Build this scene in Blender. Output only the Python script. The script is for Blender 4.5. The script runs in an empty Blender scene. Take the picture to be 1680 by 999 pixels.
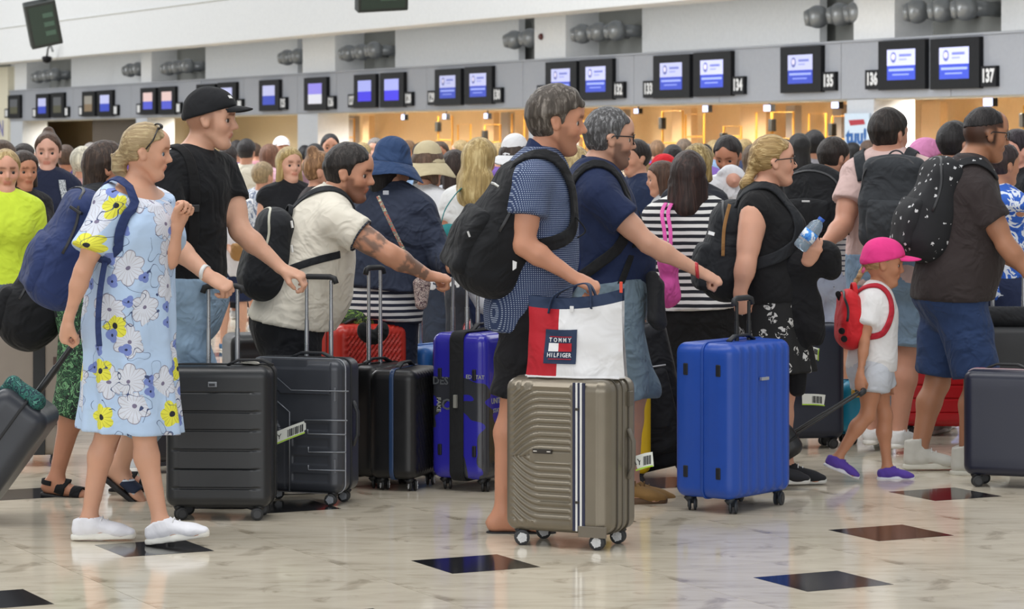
import bpy, bmesh, math, random
import numpy as np
from mathutils import Vector, Matrix
random.seed(7); RNG = np.random.default_rng(7)
SC = bpy.context.scene
COL = SC.collection
# ------------------------------------------------------------------ camera, world, lights, exposure
FPX = 4600.0; EYE = 1.61; HORIZ = 238.0; CX = 840.0
cam_d = bpy.data.cameras.new('camera'); cam = bpy.data.objects.new('camera', cam_d); COL.objects.link(cam)
cam.location = (0, 0, EYE); cam.rotation_euler = (math.pi/2, 0, 0)
cam_d.sensor_width = 36.0; cam_d.lens = FPX/1680*36; cam_d.shift_y = -(499.5-HORIZ)/1680
cam_d.clip_end = 400
cam_d.dof.use_dof = True; cam_d.dof.focus_distance = 12.2; cam_d.dof.aperture_fstop = 8.0
SC.camera = cam
world = bpy.data.worlds.new('hall_daylight'); SC.world = world; world.use_nodes = True
bg = world.node_tree.nodes['Background']; bg.inputs[0].default_value = (0.93, 0.97, 1.0, 1); bg.inputs[1].default_value = 0.5
def area(name, loc, rot, size, size_y, power, color):
    l = bpy.data.lights.new(name, 'AREA'); l.shape = 'RECTANGLE'; l.size = size; l.size_y = size_y
    l.energy = power; l.color = color
    o = bpy.data.objects.new(name, l); COL.objects.link(o); o.location = loc; o.rotation_euler = rot
    return o
# unseen area lamps added: overhead ones to give shape, a frontal fill behind the camera
area('overhead_fill', (-3.0, 10.5, 9.0), (math.radians(8), 0, 0), 14, 4, 820, (1.0, 0.99, 0.97))
area('overhead_fill', (2.0, 26.0, 9.0), (0, 0, 0), 26, 6, 1500, (1.0, 0.99, 0.97))
area('front_fill', (-6.0, -14.0, 6.5), (math.radians(86), 0, 0), 40, 9, 3200, (0.97, 0.985, 1.0))
cl = area('wall_fill', (-12.0, 30.0, 12.0), (0, 0, 0), 60, 5, 11000, (0.97, 0.985, 1.0)); cl2 = area('wall_fill', (-38.0, 72.0, 12.0), (0, 0, 0), 50, 5, 8500, (0.97, 0.985, 1.0)); cl2.rotation_euler = Vector((0.86, 0.43, -0.30)).to_track_quat('-Z', 'Z').to_euler(); cl.rotation_euler = Vector((0.86, 0.43, -0.36)).to_track_quat('-Z', 'Z').to_euler()
SC.view_settings.view_transform = 'Standard'; SC.view_settings.look = 'None'
SC.view_settings.exposure = -0.1; SC.view_settings.gamma = 1.0; SC.view_settings.use_curve_mapping = False

# ------------------------------------------------------------------ measuring
def P(px, py, d):
    """pixel of the photograph at depth d (metres) -> world point"""
    return np.array([(px-CX)/FPX*d, d, EYE-(py-HORIZ)/FPX*d])
def depth_of(py, z=0.0): return FPX*(EYE-z)/(py-HORIZ)
def nz(v):
    v = np.asarray(v, float); return v/max(np.linalg.norm(v), 1e-9)
UP = np.array([0., 0, 1])

# ------------------------------------------------------------------ materials
MATS = {}
def srgb(c):
    if isinstance(c, str):
        c = c.lstrip('#'); c = [int(c[i:i+2], 16)/255 for i in (0, 2, 4)]
    return tuple(((x/12.92) if x <= 0.04045 else ((x+0.055)/1.055)**2.4) for x in c)
class NT:
    def __init__(s, name):
        s.m = bpy.data.materials.new(name); s.m.use_nodes = True; s.t = s.m.node_tree; s.n = s.t.nodes
        s.b = s.n['Principled BSDF']
    def new(s, typ, **kw):
        n = s.n.new(typ)
        for k, v in kw.items(): setattr(n, k, v)
        return n
    def link(s, a, b): s.t.links.new(a, b)
    def math(s, op, a, b=None, c=None):
        n = s.n.new('ShaderNodeMath'); n.operation = op
        for i, v in enumerate((a, b, c)):
            if v is None: continue
            if isinstance(v, (int, float)): n.inputs[i].default_value = v
            else: s.link(v, n.inputs[i])
        return n.outputs[0]
    def mix(s, f, a, b):
        n = s.n.new('ShaderNodeMix'); n.data_type = 'RGBA'
        for i, v in ((0, f), (6, a), (7, b)):
            if isinstance(v, (int, float)): n.inputs[i].default_value = v
            elif isinstance(v, (tuple, list)): n.inputs[i].default_value = (*v[:3], 1)
            else: s.link(v, n.inputs[i])
        return n.outputs[2]
    def ramp(s, f, stops, interp='LINEAR'):
        n = s.n.new('ShaderNodeValToRGB'); n.color_ramp.interpolation = interp
        e = n.color_ramp.elements
        while len(e) < len(stops): e.new(0.5)
        for i, (p, c) in enumerate(stops): e[i].position = p; e[i].color = (*c[:3], 1)
        s.link(f, n.inputs[0]); return n.outputs[0]
    def coord(s, kind='Object', scale=None, rot=None):
        tc = s.n.new('ShaderNodeTexCoord'); o = tc.outputs[kind]
        if scale is not None or rot is not None:
            mp = s.n.new('ShaderNodeMapping'); s.link(o, mp.inputs[0])
            if scale is not None: mp.inputs['Scale'].default_value = scale
            if rot is not None: mp.inputs['Rotation'].default_value = rot
            o = mp.outputs[0]
        return o
    def noise(s, co, scale, detail=3, rough=0.5, dist=0.0):
        n = s.n.new('ShaderNodeTexNoise'); n.inputs['Scale'].default_value = scale
        n.inputs['Detail'].default_value = detail; n.inputs['Roughness'].default_value = rough; n.inputs['Distortion'].default_value = dist
        s.link(co, n.inputs['Vector']); return n.outputs[0]
    def sep(s, co):
        n = s.n.new('ShaderNodeSeparateXYZ'); s.link(co, n.inputs[0]); return n.outputs
    def bump(s, h, strength=0.3, dist=0.01):
        n = s.n.new('ShaderNodeBump'); n.inputs['Strength'].default_value = strength; n.inputs['Distance'].default_value = dist
        s.link(h, n.inputs['Height']); s.link(n.outputs[0], s.b.inputs['Normal'])
    def base(s, c):
        if isinstance(c, (tuple, list)): s.b.inputs['Base Color'].default_value = (*c[:3], 1)
        else: s.link(c, s.b.inputs['Base Color'])
    def rough(s, r):
        if isinstance(r, (int, float)): s.b.inputs['Roughness'].default_value = r
        else: s.link(r, s.b.inputs['Roughness'])
def cached(f):
    def g(*a, **k):
        key = (f.__name__, a, tuple(sorted(k.items())))
        if key not in MATS: MATS[key] = f(*a, **k)
        return MATS[key]
    return g
def shade(c, k): return tuple(min(1, x*k) for x in c)
@cached
def cloth(col, rough=0.85, wr=0.5, var=0.12):
    t = NT('cloth'); c = srgb(col); co = t.coord()
    n = t.noise(co, 9, 3); t.base(t.mix(n, shade(c, 1-var), shade(c, 1+var)))
    f1 = t.noise(co, 6, 2, 0.45, 1.6); f2 = t.noise(co, 8, 1, 0.4, 1.5); rid = t.math('ABSOLUTE', t.math('SUBTRACT', f2, 0.5))
    t.bump(t.math('ADD', t.math('MULTIPLY', f1, 1.0), t.math('MULTIPLY', rid, -0.5)), min(1.0, wr*1.3), 0.04); t.rough(rough)
    t.b.inputs['Sheen Weight'].default_value = 0.04; t.b.inputs['Specular IOR Level'].default_value = 0.25
    return t.m
@cached
def plastic(col, rough=0.4, spec=0.5, metallic=0.0, coat=0.0):
    t = NT('plastic'); c = srgb(col); co = t.coord()
    n = t.noise(co, 14, 4); t.base(t.mix(n, shade(c, 0.93), shade(c, 1.07)))
    t.rough(t.math('MULTIPLY_ADD', n, 0.15, rough-0.07))
    t.b.inputs['Metallic'].default_value = metallic; t.b.inputs['Specular IOR Level'].default_value = spec
    t.b.inputs['Coat Weight'].default_value = coat; t.b.inputs['Coat Roughness'].default_value = 0.15
    return t.m
@cached
def glow(col, strength):
    t = NT('lit'); c = srgb(col); t.base(c); t.b.inputs['Emission Color'].default_value = (*c, 1); t.b.inputs['Emission Strength'].default_value = strength
    return t.m
@cached
def skin_mat(col):
    t = NT('skin'); c = srgb(col); co = t.coord()
    n = t.noise(co, 16, 3); b = t.mix(n, shade(c, 0.93), (min(1, c[0]*1.08), c[1]*1.02, c[2]*1.0))
    a = t.new('ShaderNodeVertexColor', layer_name='tint')
    m = t.new('ShaderNodeMix', data_type='RGBA', blend_type='MULTIPLY'); m.inputs[0].default_value = 1
    t.link(b, m.inputs[6]); t.link(a.outputs[0], m.inputs[7]); t.base(m.outputs[2])
    t.rough(0.48); t.b.inputs['Specular IOR Level'].default_value = 0.35
    t.b.inputs['Subsurface Weight'].default_value = 0.06; t.b.inputs['Subsurface Radius'].default_value = (0.02, 0.008, 0.004); t.b.inputs['Subsurface Scale'].default_value = 0.4
    return t.m
@cached
def hair_mat(col, col2=None, wave=60.0, axis=2):
    t = NT('hair'); c = srgb(col); c2 = srgb(col2) if col2 else shade(c, 1.7)
    s = [wave]*3; s[axis] = wave*0.07
    co = t.coord('Object', tuple(s)); n = t.noise(co, 1.0, 4, 0.6, 0.6)
    t.base(t.ramp(n, [(0.3, shade(c, 0.6)), (0.5, c), (0.72, c2)]))
    t.bump(n, 0.7, 0.012); t.rough(0.5); t.b.inputs['Specular IOR Level'].default_value = 0.35
    return t.m
@cached
def stripes(light, dark, period=0.026, duty=0.5, phase=0.0):
    t = NT('striped_jersey'); co = t.coord(); z = t.sep(co)[2]
    n = t.noise(co, 5, 2); zz = t.math('MULTIPLY_ADD', n, 0.012, z)
    f = t.math('FRACT', t.math('ADD', t.math('DIVIDE', zz, period), 50+phase)); m = t.math('GREATER_THAN', f, duty)
    t.base(t.mix(m, srgb(light), srgb(dark))); t.rough(0.9); t.bump(t.noise(co, 7, 2), 0.4, 0.02)
    return t.m
@cached
def gingham(light, dark, period=0.0105):
    t = NT('checked_shirt'); co = t.coord(); x, y, z = t.sep(co)
    u = t.math('ADD', x, t.math('MULTIPLY', y, 0.6))
    fx = t.math('LESS_THAN', t.math('FRACT', t.math('ADD', t.math('DIVIDE', u, period), 100)), 0.42)
    fz = t.math('LESS_THAN', t.math('FRACT', t.math('ADD', t.math('DIVIDE', z, period), 100)), 0.42)
    m = t.math('MULTIPLY', fx, fz)
    t.base(t.mix(m, srgb(dark), srgb(light))); t.rough(0.85); t.bump(t.noise(co, 7, 2, 0.5, 1.0), 0.5, 0.03)
    return t.m
@cached
def spots(base, mark, scale=14.0, size=0.09, seed=0.0):
    t = NT('printed_cloth'); co = t.coord()
    v = t.new('ShaderNodeTexVoronoi'); v.inputs['Scale'].default_value = scale; t.link(co, v.inputs['Vector'])
    nn = t.noise(co, scale*5+seed, 2)
    d = t.math('ADD', v.outputs['Distance'], t.math('MULTIPLY', t.math('SUBTRACT', nn, 0.5), 0.5))
    m = t.math('LESS_THAN', d, size)
    t.base(t.mix(m, srgb(base), srgb(mark))); t.rough(0.85); t.bump(t.noise(co, 8, 2), 0.4, 0.02)
    return t.m
@cached
def blotch(cols, scale=12.0, dist=2.0, wr=0.3):
    t = NT('patterned_cloth'); co = t.coord(); n = t.noise(co, scale, 3, 0.55, dist)
    st = [(0.28+0.44*i/len(cols), srgb(c)) for i, c in enumerate(cols)]
    t.base(t.ramp(n, st, 'CONSTANT')); t.rough(0.85); t.bump(t.noise(co, 8, 2), wr, 0.02)
    return t.m

# ------------------------------------------------------------------ objects
def empty(name, loc, label=None, cat=None, group=None):
    o = bpy.data.objects.new(name, None); COL.objects.link(o); o.location = tuple(float(v) for v in loc)
    o.empty_display_size = 0.05
    tag(o, label, cat, group); return o
def tag(o, label=None, cat=None, group=None, kind=None):
    if label: o['label'] = label
    if cat: o['category'] = cat
    if group: o['group'] = group
    if kind: o['kind'] = kind
    return o
def wloc(o):
    v = np.zeros(3)
    while o is not None: v = v+np.array(o.location); o = o.parent
    return v
def mesh_obj(name, verts, faces, mat, parent=None, smooth=True, tint=None, mats=None, midx=None):
    """verts in world coordinates; stored relative to the parent's place (parents are never rotated)"""
    v = np.asarray(verts, float); off = wloc(parent) if parent is not None else np.zeros(3)
    v = v-off
    me = bpy.data.meshes.new(name)
    if isinstance(faces, np.ndarray) and faces.ndim == 2:
        nf, k = faces.shape
        me.vertices.add(len(v)); me.vertices.foreach_set('co', v.astype(np.float32).ravel())
        me.loops.add(nf*k); me.loops.foreach_set('vertex_index', faces.astype(np.int32).ravel())
        me.polygons.add(nf); me.polygons.foreach_set('loop_start', np.arange(0, nf*k, k, dtype=np.int32))
        me.update(calc_edges=True)
    else:
        me.from_pydata(v.tolist(), [], [list(map(int, f)) for f in faces]); me.update()
    if smooth: me.polygons.foreach_set('use_smooth', np.ones(len(me.polygons), bool))
    for m in (mats or [mat]): me.materials.append(m)
    if midx is not None: me.polygons.foreach_set('material_index', np.asarray(midx, np.int32))
    if tint is not None:
        a = me.color_attributes.new('tint', 'FLOAT_COLOR', 'POINT')
        c = np.ones((len(v), 4), np.float32); c[:, :3] = tint; a.data.foreach_set('color', c.ravel())
    o = bpy.data.objects.new(name, me); COL.objects.link(o)
    if parent is not None: o.parent = parent
    return o
class MB:
    """collects boxes, tubes, prisms into one mesh (world coordinates)"""
    def __init__(s): s.v = []; s.f = []
    def add(s, v, f):
        n = len(s.v); s.v += [tuple(map(float, p)) for p in v]; s.f += [[i+n for i in q] for q in f]; return s
    def box(s, c, half, R=None, bev=0.0):
        c = np.asarray(c, float); hx, hy, hz = half
        R = np.eye(3) if R is None else R      # columns: local axes
        if bev <= 0:
            v = [c+R@np.array([x*hx, y*hy, z*hz]) for x in (-1, 1) for y in (-1, 1) for z in (-1, 1)]
            f = [(0, 1, 3, 2), (4, 6, 7, 5), (0, 4, 5, 1), (2, 3, 7, 6), (0, 2, 6, 4), (1, 5, 7, 3)]
            return s.add(v, f)
        bm = bmesh.new(); bmesh.ops.create_cube(bm, size=2)
        for q in bm.verts: q.co = Vector((q.co.x*hx, q.co.y*hy, q.co.z*hz))
        bmesh.ops.bevel(bm, geom=bm.edges[:], offset=min(bev, 0.95*min(half)), segments=3, profile=0.5, affect='EDGES')
        bm.verts.index_update()
        v = [c+R@np.array(q.co) for q in bm.verts]; f = [[q.index for q in fc.verts] for fc in bm.faces]; bm.free()
        return s.add(v, f)
    def tube(s, pts, r, n=10, caps=True, flat=None, side=None):
        """sweep a circle (or flat=(w,t) rectangle-ish ellipse with width axis side) along pts"""
        pts = [np.asarray(p, float) for p in pts]; m = len(pts); rs = r if isinstance(r, (list, tuple)) else [r]*m
        T = [nz((pts[min(i+1, m-1)]-pts[max(i-1, 0)])) for i in range(m)]
        a = np.array([0, 0, 1.]) if abs(T[0][2]) < 0.9 else np.array([1., 0, 0])
        if side is not None: a = np.asarray(side, float)
        V = []
        for i in range(m):
            if side is None or callable(side):
                u = nz(np.cross(a, T[i])); w = np.cross(T[i], u); a = w
            else:
                sd = side if np.ndim(side) == 1 else side[i]
                u = nz(np.asarray(sd, float)-T[i]*np.dot(sd, T[i])); w = np.cross(T[i], u)
            for k in range(n):
                th = 2*math.pi*(k+0.5)/n
                if flat: 
                    cx, sx = math.cos(th), math.sin(th); q = 0.35
                    V.append(pts[i]+u*flat[0]*math.copysign(abs(cx)**q, cx)+w*flat[1]*math.copysign(abs(sx)**q, sx))
                else: V.append(pts[i]+(u*math.cos(th)+w*math.sin(th))*rs[i])
        F = [(i*n+k, i*n+(k+1) % n, (i+1)*n+(k+1) % n, (i+1)*n+k) for i in range(m-1) for k in range(n)]
        if caps: F += [list(range(n))[::-1], [(m-1)*n+k for k in range(n)]]
        return s.add(V, F)
    def cyl(s, a, b, r, n=16, r2=None): return s.tube([a, b], [r, r if r2 is None else r2], n)
    def lathe(s, c, axis, prof, n=20):
        """prof: list of (along axis, radius)"""
        ax = nz(axis); a = np.array([0, 0, 1.]) if abs(ax[2]) < 0.9 else np.array([1., 0, 0]); u = nz(np.cross(a, ax)); w = np.cross(ax, u)
        c = np.asarray(c, float); m = len(prof)
        V = [c+ax*h+(u*math.cos(2*math.pi*k/n)+w*math.sin(2*math.pi*k/n))*r for h, r in prof for k in range(n)]
        F = [(i*n+k, i*n+(k+1) % n, (i+1)*n+(k+1) % n, (i+1)*n+k) for i in range(m-1) for k in range(n)]
        F += [list(range(n))[::-1], [(m-1)*n+k for k in range(n)]]
        return s.add(V, F)
    def prism(s, pts, ext):
        """flat polygon pts (world) extruded by vector ext"""
        n = len(pts); pts = [np.asarray(p, float) for p in pts]; e = np.asarray(ext, float)
        return s.add(pts+[p+e for p in pts], [list(range(n))[::-1], list(range(n, 2*n))]+[(i, (i+1) % n, n+(i+1) % n, n+i) for i in range(n)])
    def obj(s, name, mat, parent=None, smooth=False):
        o = mesh_obj(name, s.v, s.f, mat, parent, smooth)
        if smooth == 'auto': 
            o.data.polygons.foreach_set('use_smooth', np.ones(len(o.data.polygons), bool)); o.data.set_sharp_from_angle(angle=math.radians(40))
        return o
def fix_normals(o):
    bm = bmesh.new(); bm.from_mesh(o.data); bmesh.ops.recalc_face_normals(bm, faces=bm.faces[:]); bm.to_mesh(o.data); bm.free(); return o
def copy_tree(o, loc=None, parent=None):
    c = o.copy(); COL.objects.link(c); c.parent = parent
    if loc is not None: c.location = tuple(loc)
    for ch in o.children: copy_tree(ch, None, c)
    return c
_fonts = {}
def text_mesh(body, size, origin, right, up, mat, parent, name='lettering', depth=0.001, align='CENTER', xs=1.0, bold=0.0):
    cu = bpy.data.curves.new('t', 'FONT'); cu.body = body; cu.size = size; cu.align_x = align; cu.align_y = 'CENTER'; cu.extrude = depth/2
    cu.resolution_u = 2; cu.offset = bold
    o = bpy.data.objects.new('t', cu); COL.objects.link(o)
    dg = bpy.context.evaluated_depsgraph_get(); me = bpy.data.meshes.new_from_object(o.evaluated_get(dg))
    v = np.zeros(len(me.vertices)*3); me.vertices.foreach_get('co', v); v = v.reshape(-1, 3)
    r = nz(right); u = nz(up); w = np.cross(r, u)
    V = np.asarray(origin)+v[:, :1]*xs*r+v[:, 1:2]*u+v[:, 2:]*w
    F = [list(p.vertices) for p in me.polygons]
    bpy.data.objects.remove(o); bpy.data.curves.remove(cu); bpy.data.meshes.remove(me)
    return mesh_obj(name, V, F, mat, parent, smooth=False)

# ------------------------------------------------------------------ distance-field modelling
class Pr:
    """one primitive: elliptical cone capsule A->B, or rounded box"""
    __slots__ = ('A', 'B', 'ra', 'rb', 'S', 'fa', 'fb', 'k', 'op', 'cuts', 'box', 'R', 'lo', 'hi')
    def __init__(s, A, B=None, ra=0.05, rb=None, S=None, fa=None, fb=None, k=0.02, op='u', cuts=(), box=None, R=None):
        s.A = np.asarray(A, float); s.B = s.A if B is None else np.asarray(B, float)
        s.ra = ra; s.rb = ra if rb is None else rb; s.S = None if S is None else nz(S)
        s.fa = s.ra if fa is None else fa; s.fb = (s.fa if rb is None else s.rb) if fb is None else fb
        s.k = k; s.op = op; s.cuts = list(cuts); s.box = box; s.R = R
        if box is not None:
            ext = np.abs(R)@np.asarray(box[:3]); s.lo = s.A-ext; s.hi = s.A+ext
        else:
            ma = max(s.ra, s.fa); mb = max(s.rb, s.fb)
            s.lo = np.minimum(s.A-ma, s.B-mb); s.hi = np.maximum(s.A+ma, s.B+mb)
    def ev(s, X, Y, Z):
        if s.box is not None:
            hx, hy, hz, r = s.box; q = [X-s.A[0], Y-s.A[1], Z-s.A[2]]; d2 = 0; mx = None
            for i, h in enumerate((hx, hy, hz)):
                c = s.R[:, i]; l = np.abs(q[0]*c[0]+q[1]*c[1]+q[2]*c[2])-(h-r)
                d2 = d2+np.maximum(l, 0)**2; mx = l if mx is None else np.maximum(mx, l)
            d = np.sqrt(d2)+np.minimum(mx, 0)-r
        else:
            AB = s.B-s.A; L2 = float(AB@AB); qx = X-s.A[0]; qy = Y-s.A[1]; qz = Z-s.A[2]
            if L2 > 1e-10:
                h = np.clip((qx*AB[0]+qy*AB[1]+qz*AB[2])/L2, 0, 1)
                qx = qx-h*AB[0]; qy = qy-h*AB[1]; qz = qz-h*AB[2]
            else: h = 0.0
            if s.S is None:
                d = np.sqrt(qx*qx+qy*qy+qz*qz)-(s.ra+(s.rb-s.ra)*h)
            else:
                T = nz(AB) if L2 > 1e-10 else nz(np.cross(s.S, np.array([0.31, 0.95, 0.05])))
                if L2 <= 1e-10 and s.R is not None: T = s.R
                S = nz(s.S-T*(s.S@T)); F = np.cross(T, S)
                rs = s.ra+(s.rb-s.ra)*h; rf = s.fa+(s.fb-s.fa)*h; rt = 0.5*(rs+rf)
                a = (qx*S[0]+qy*S[1]+qz*S[2])/rs; b = (qx*F[0]+qy*F[1]+qz*F[2])/rf; c = (qx*T[0]+qy*T[1]+qz*T[2])/rt
                k0 = np.sqrt(a*a+b*b+c*c)+1e-6; k1 = np.sqrt((a/rs)**2+(b/rf)**2+(c/rt)**2)+1e-6
                d = k0*(k0-1)/k1
        for p, n in s.cuts:
            d = np.maximum(d, (X-p[0])*n[0]+(Y-p[1])*n[1]+(Z-p[2])*n[2])
        return d
BIG = 0.08
def comb(F, d, k, op):
    if op == 'u':
        h = np.maximum(k-np.abs(F-d), 0)/k; return np.minimum(F, d)-h*h*k*0.25
    if op == 's':
        h = np.maximum(k-np.abs(F+d), 0)/k; return np.maximum(F, -d)+h*h*k*0.25
    return np.maximum(F, d)
def sdf_at(prims, pts):
    pts = np.asarray(pts, float); X, Y, Z = pts[:, 0], pts[:, 1], pts[:, 2]; F = np.full(len(pts), 1.0)
    for p in prims: F = comb(F, p.ev(X, Y, Z), p.k, p.op)
    return F
def drape(prims, pts, off=0.004, iters=6):
    """slide points onto the surface of prims (used for straps lying on clothes)"""
    p = np.array(pts, float); e = 1e-3
    for _ in range(iters):
        d = sdf_at(prims, p)-off
        g = np.stack([sdf_at(prims, p+np.eye(3)[i]*e)-sdf_at(prims, p-np.eye(3)[i]*e) for i in range(3)], 1)
        g /= np.linalg.norm(g, axis=1, keepdims=True)+1e-9
        p = p-g*d[:, None]
    return p, g
def sdf_mesh(prims, h, lo=None, hi=None, post=None, cuts=()):
    U = [p for p in prims if p.op == 'u']
    l = np.min([p.lo for p in U], 0)-2.5*h-0.01; u = np.max([p.hi for p in U], 0)+2.5*h+0.01
    if lo is not None: l = np.maximum(l, lo)
    if hi is not None: u = np.minimum(u, hi)
    n = np.maximum(np.ceil((u-l)/h).astype(int)+1, 3)
    ax = [(l[i]+h*np.arange(n[i])) for i in range(3)]
    F = np.full(tuple(n), BIG, np.float32)
    for p in prims:
        m = p.k+3*h
        a = np.clip(np.floor((p.lo-m-l)/h).astype(int), 0, n); b = np.clip(np.ceil((p.hi+m-l)/h).astype(int)+1, 0, n)
        if np.any(b <= a): continue
        X = ax[0][a[0]:b[0], None, None].astype(np.float32); Y = ax[1][None, a[1]:b[1], None].astype(np.float32); Z = ax[2][None, None, a[2]:b[2]].astype(np.float32)
        sl = (slice(a[0], b[0]), slice(a[1], b[1]), slice(a[2], b[2]))
        F[sl] = comb(F[sl], p.ev(X, Y, Z), p.k, p.op)
    X = ax[0][:, None, None].astype(np.float32); Y = ax[1][None, :, None].astype(np.float32); Z = ax[2][None, None, :].astype(np.float32)
    if post is not None: F = F+post(X, Y, Z).astype(np.float32)
    for p, nn in cuts: F = np.maximum(F, (X-p[0])*nn[0]+(Y-p[1])*nn[1]+(Z-p[2])*nn[2])
    return nets(F, l, h)
def nets(F, l, h):
    n = F.shape; S = F < 0
    cn = (n[0]-1, n[1]-1, n[2]-1); nc = cn[0]*cn[1]*cn[2]
    ids = []; pts = []; quads = []
    st = (cn[1]*cn[2], cn[2], 1)
    for a in range(3):
        s0 = [slice(None)]*3; s1 = [slice(None)]*3; s0[a] = slice(0, -1); s1[a] = slice(1, None)
        d = S[tuple(s0)] != S[tuple(s1)]
        I = np.argwhere(d)
        b, c = (a+1) % 3, (a+2) % 3
        ok = (I[:, b] > 0) & (I[:, c] > 0) & (I[:, b] < n[b]-1) & (I[:, c] < n[c]-1); I = I[ok]
        if len(I) == 0: continue
        f0 = F[I[:, 0], I[:, 1], I[:, 2]]; J = I.copy(); J[:, a] += 1; f1 = F[J[:, 0], J[:, 1], J[:, 2]]
        p = I.astype(np.float64); p[:, a] += f0/(f0-f1)
        base = I[:, 0]*st[0]+I[:, 1]*st[1]+I[:, 2]*st[2]
        q = np.stack([base-st[b]-st[c], base-st[c], base, base-st[b]], 1)
        fl = f0 < 0
        q[~fl] = q[~fl][:, ::-1]
        quads.append(q)
        for k in range(4): ids.append(q[:, k] if True else None); pts.append(p)
    if not quads: return np.zeros((0, 3)), np.zeros((0, 4), int)
    ids = np.concatenate(ids); pts = np.concatenate(pts); Q = np.concatenate(quads)
    uq, inv = np.unique(ids, return_inverse=True)
    cnt = np.bincount(inv).astype(float)
    V = np.stack([np.bincount(inv, pts[:, i])/cnt for i in range(3)], 1)
    Q = np.searchsorted(uq, Q)
    return V*h+l, Q
def folds(amp=0.005, freq=28.0, seed=0, dirv=(0.4, 0.3, 1.0)):
    r = np.random.default_rng(seed); ph = r.uniform(0, 6.28, 6); dv = nz(dirv)
    a = nz(r.normal(size=3)); b = nz(r.normal(size=3))
    def f(X, Y, Z):
        w = 1.6*np.sin((X*a[0]+Y*a[1]+Z*a[2])*freq*0.45+ph[0])+1.2*np.sin((X*b[0]+Y*b[1]+Z*b[2])*freq*0.3+ph[1])
        s = np.sin((X*dv[0]+Y*dv[1]+Z*dv[2])*freq+w+ph[2])
        g = 0.5+0.5*np.sin((X*b[0]+Y*b[1]+Z*b[2])*freq*0.35+ph[3])
        return amp*s*g
    return f
def sdf_obj(name, prims, mat, parent, h=0.01, post=None, cuts=()):
    V, Q = sdf_mesh(prims, h, post=post, cuts=cuts)
    return mesh_obj(name, V, Q, mat, parent)
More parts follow.
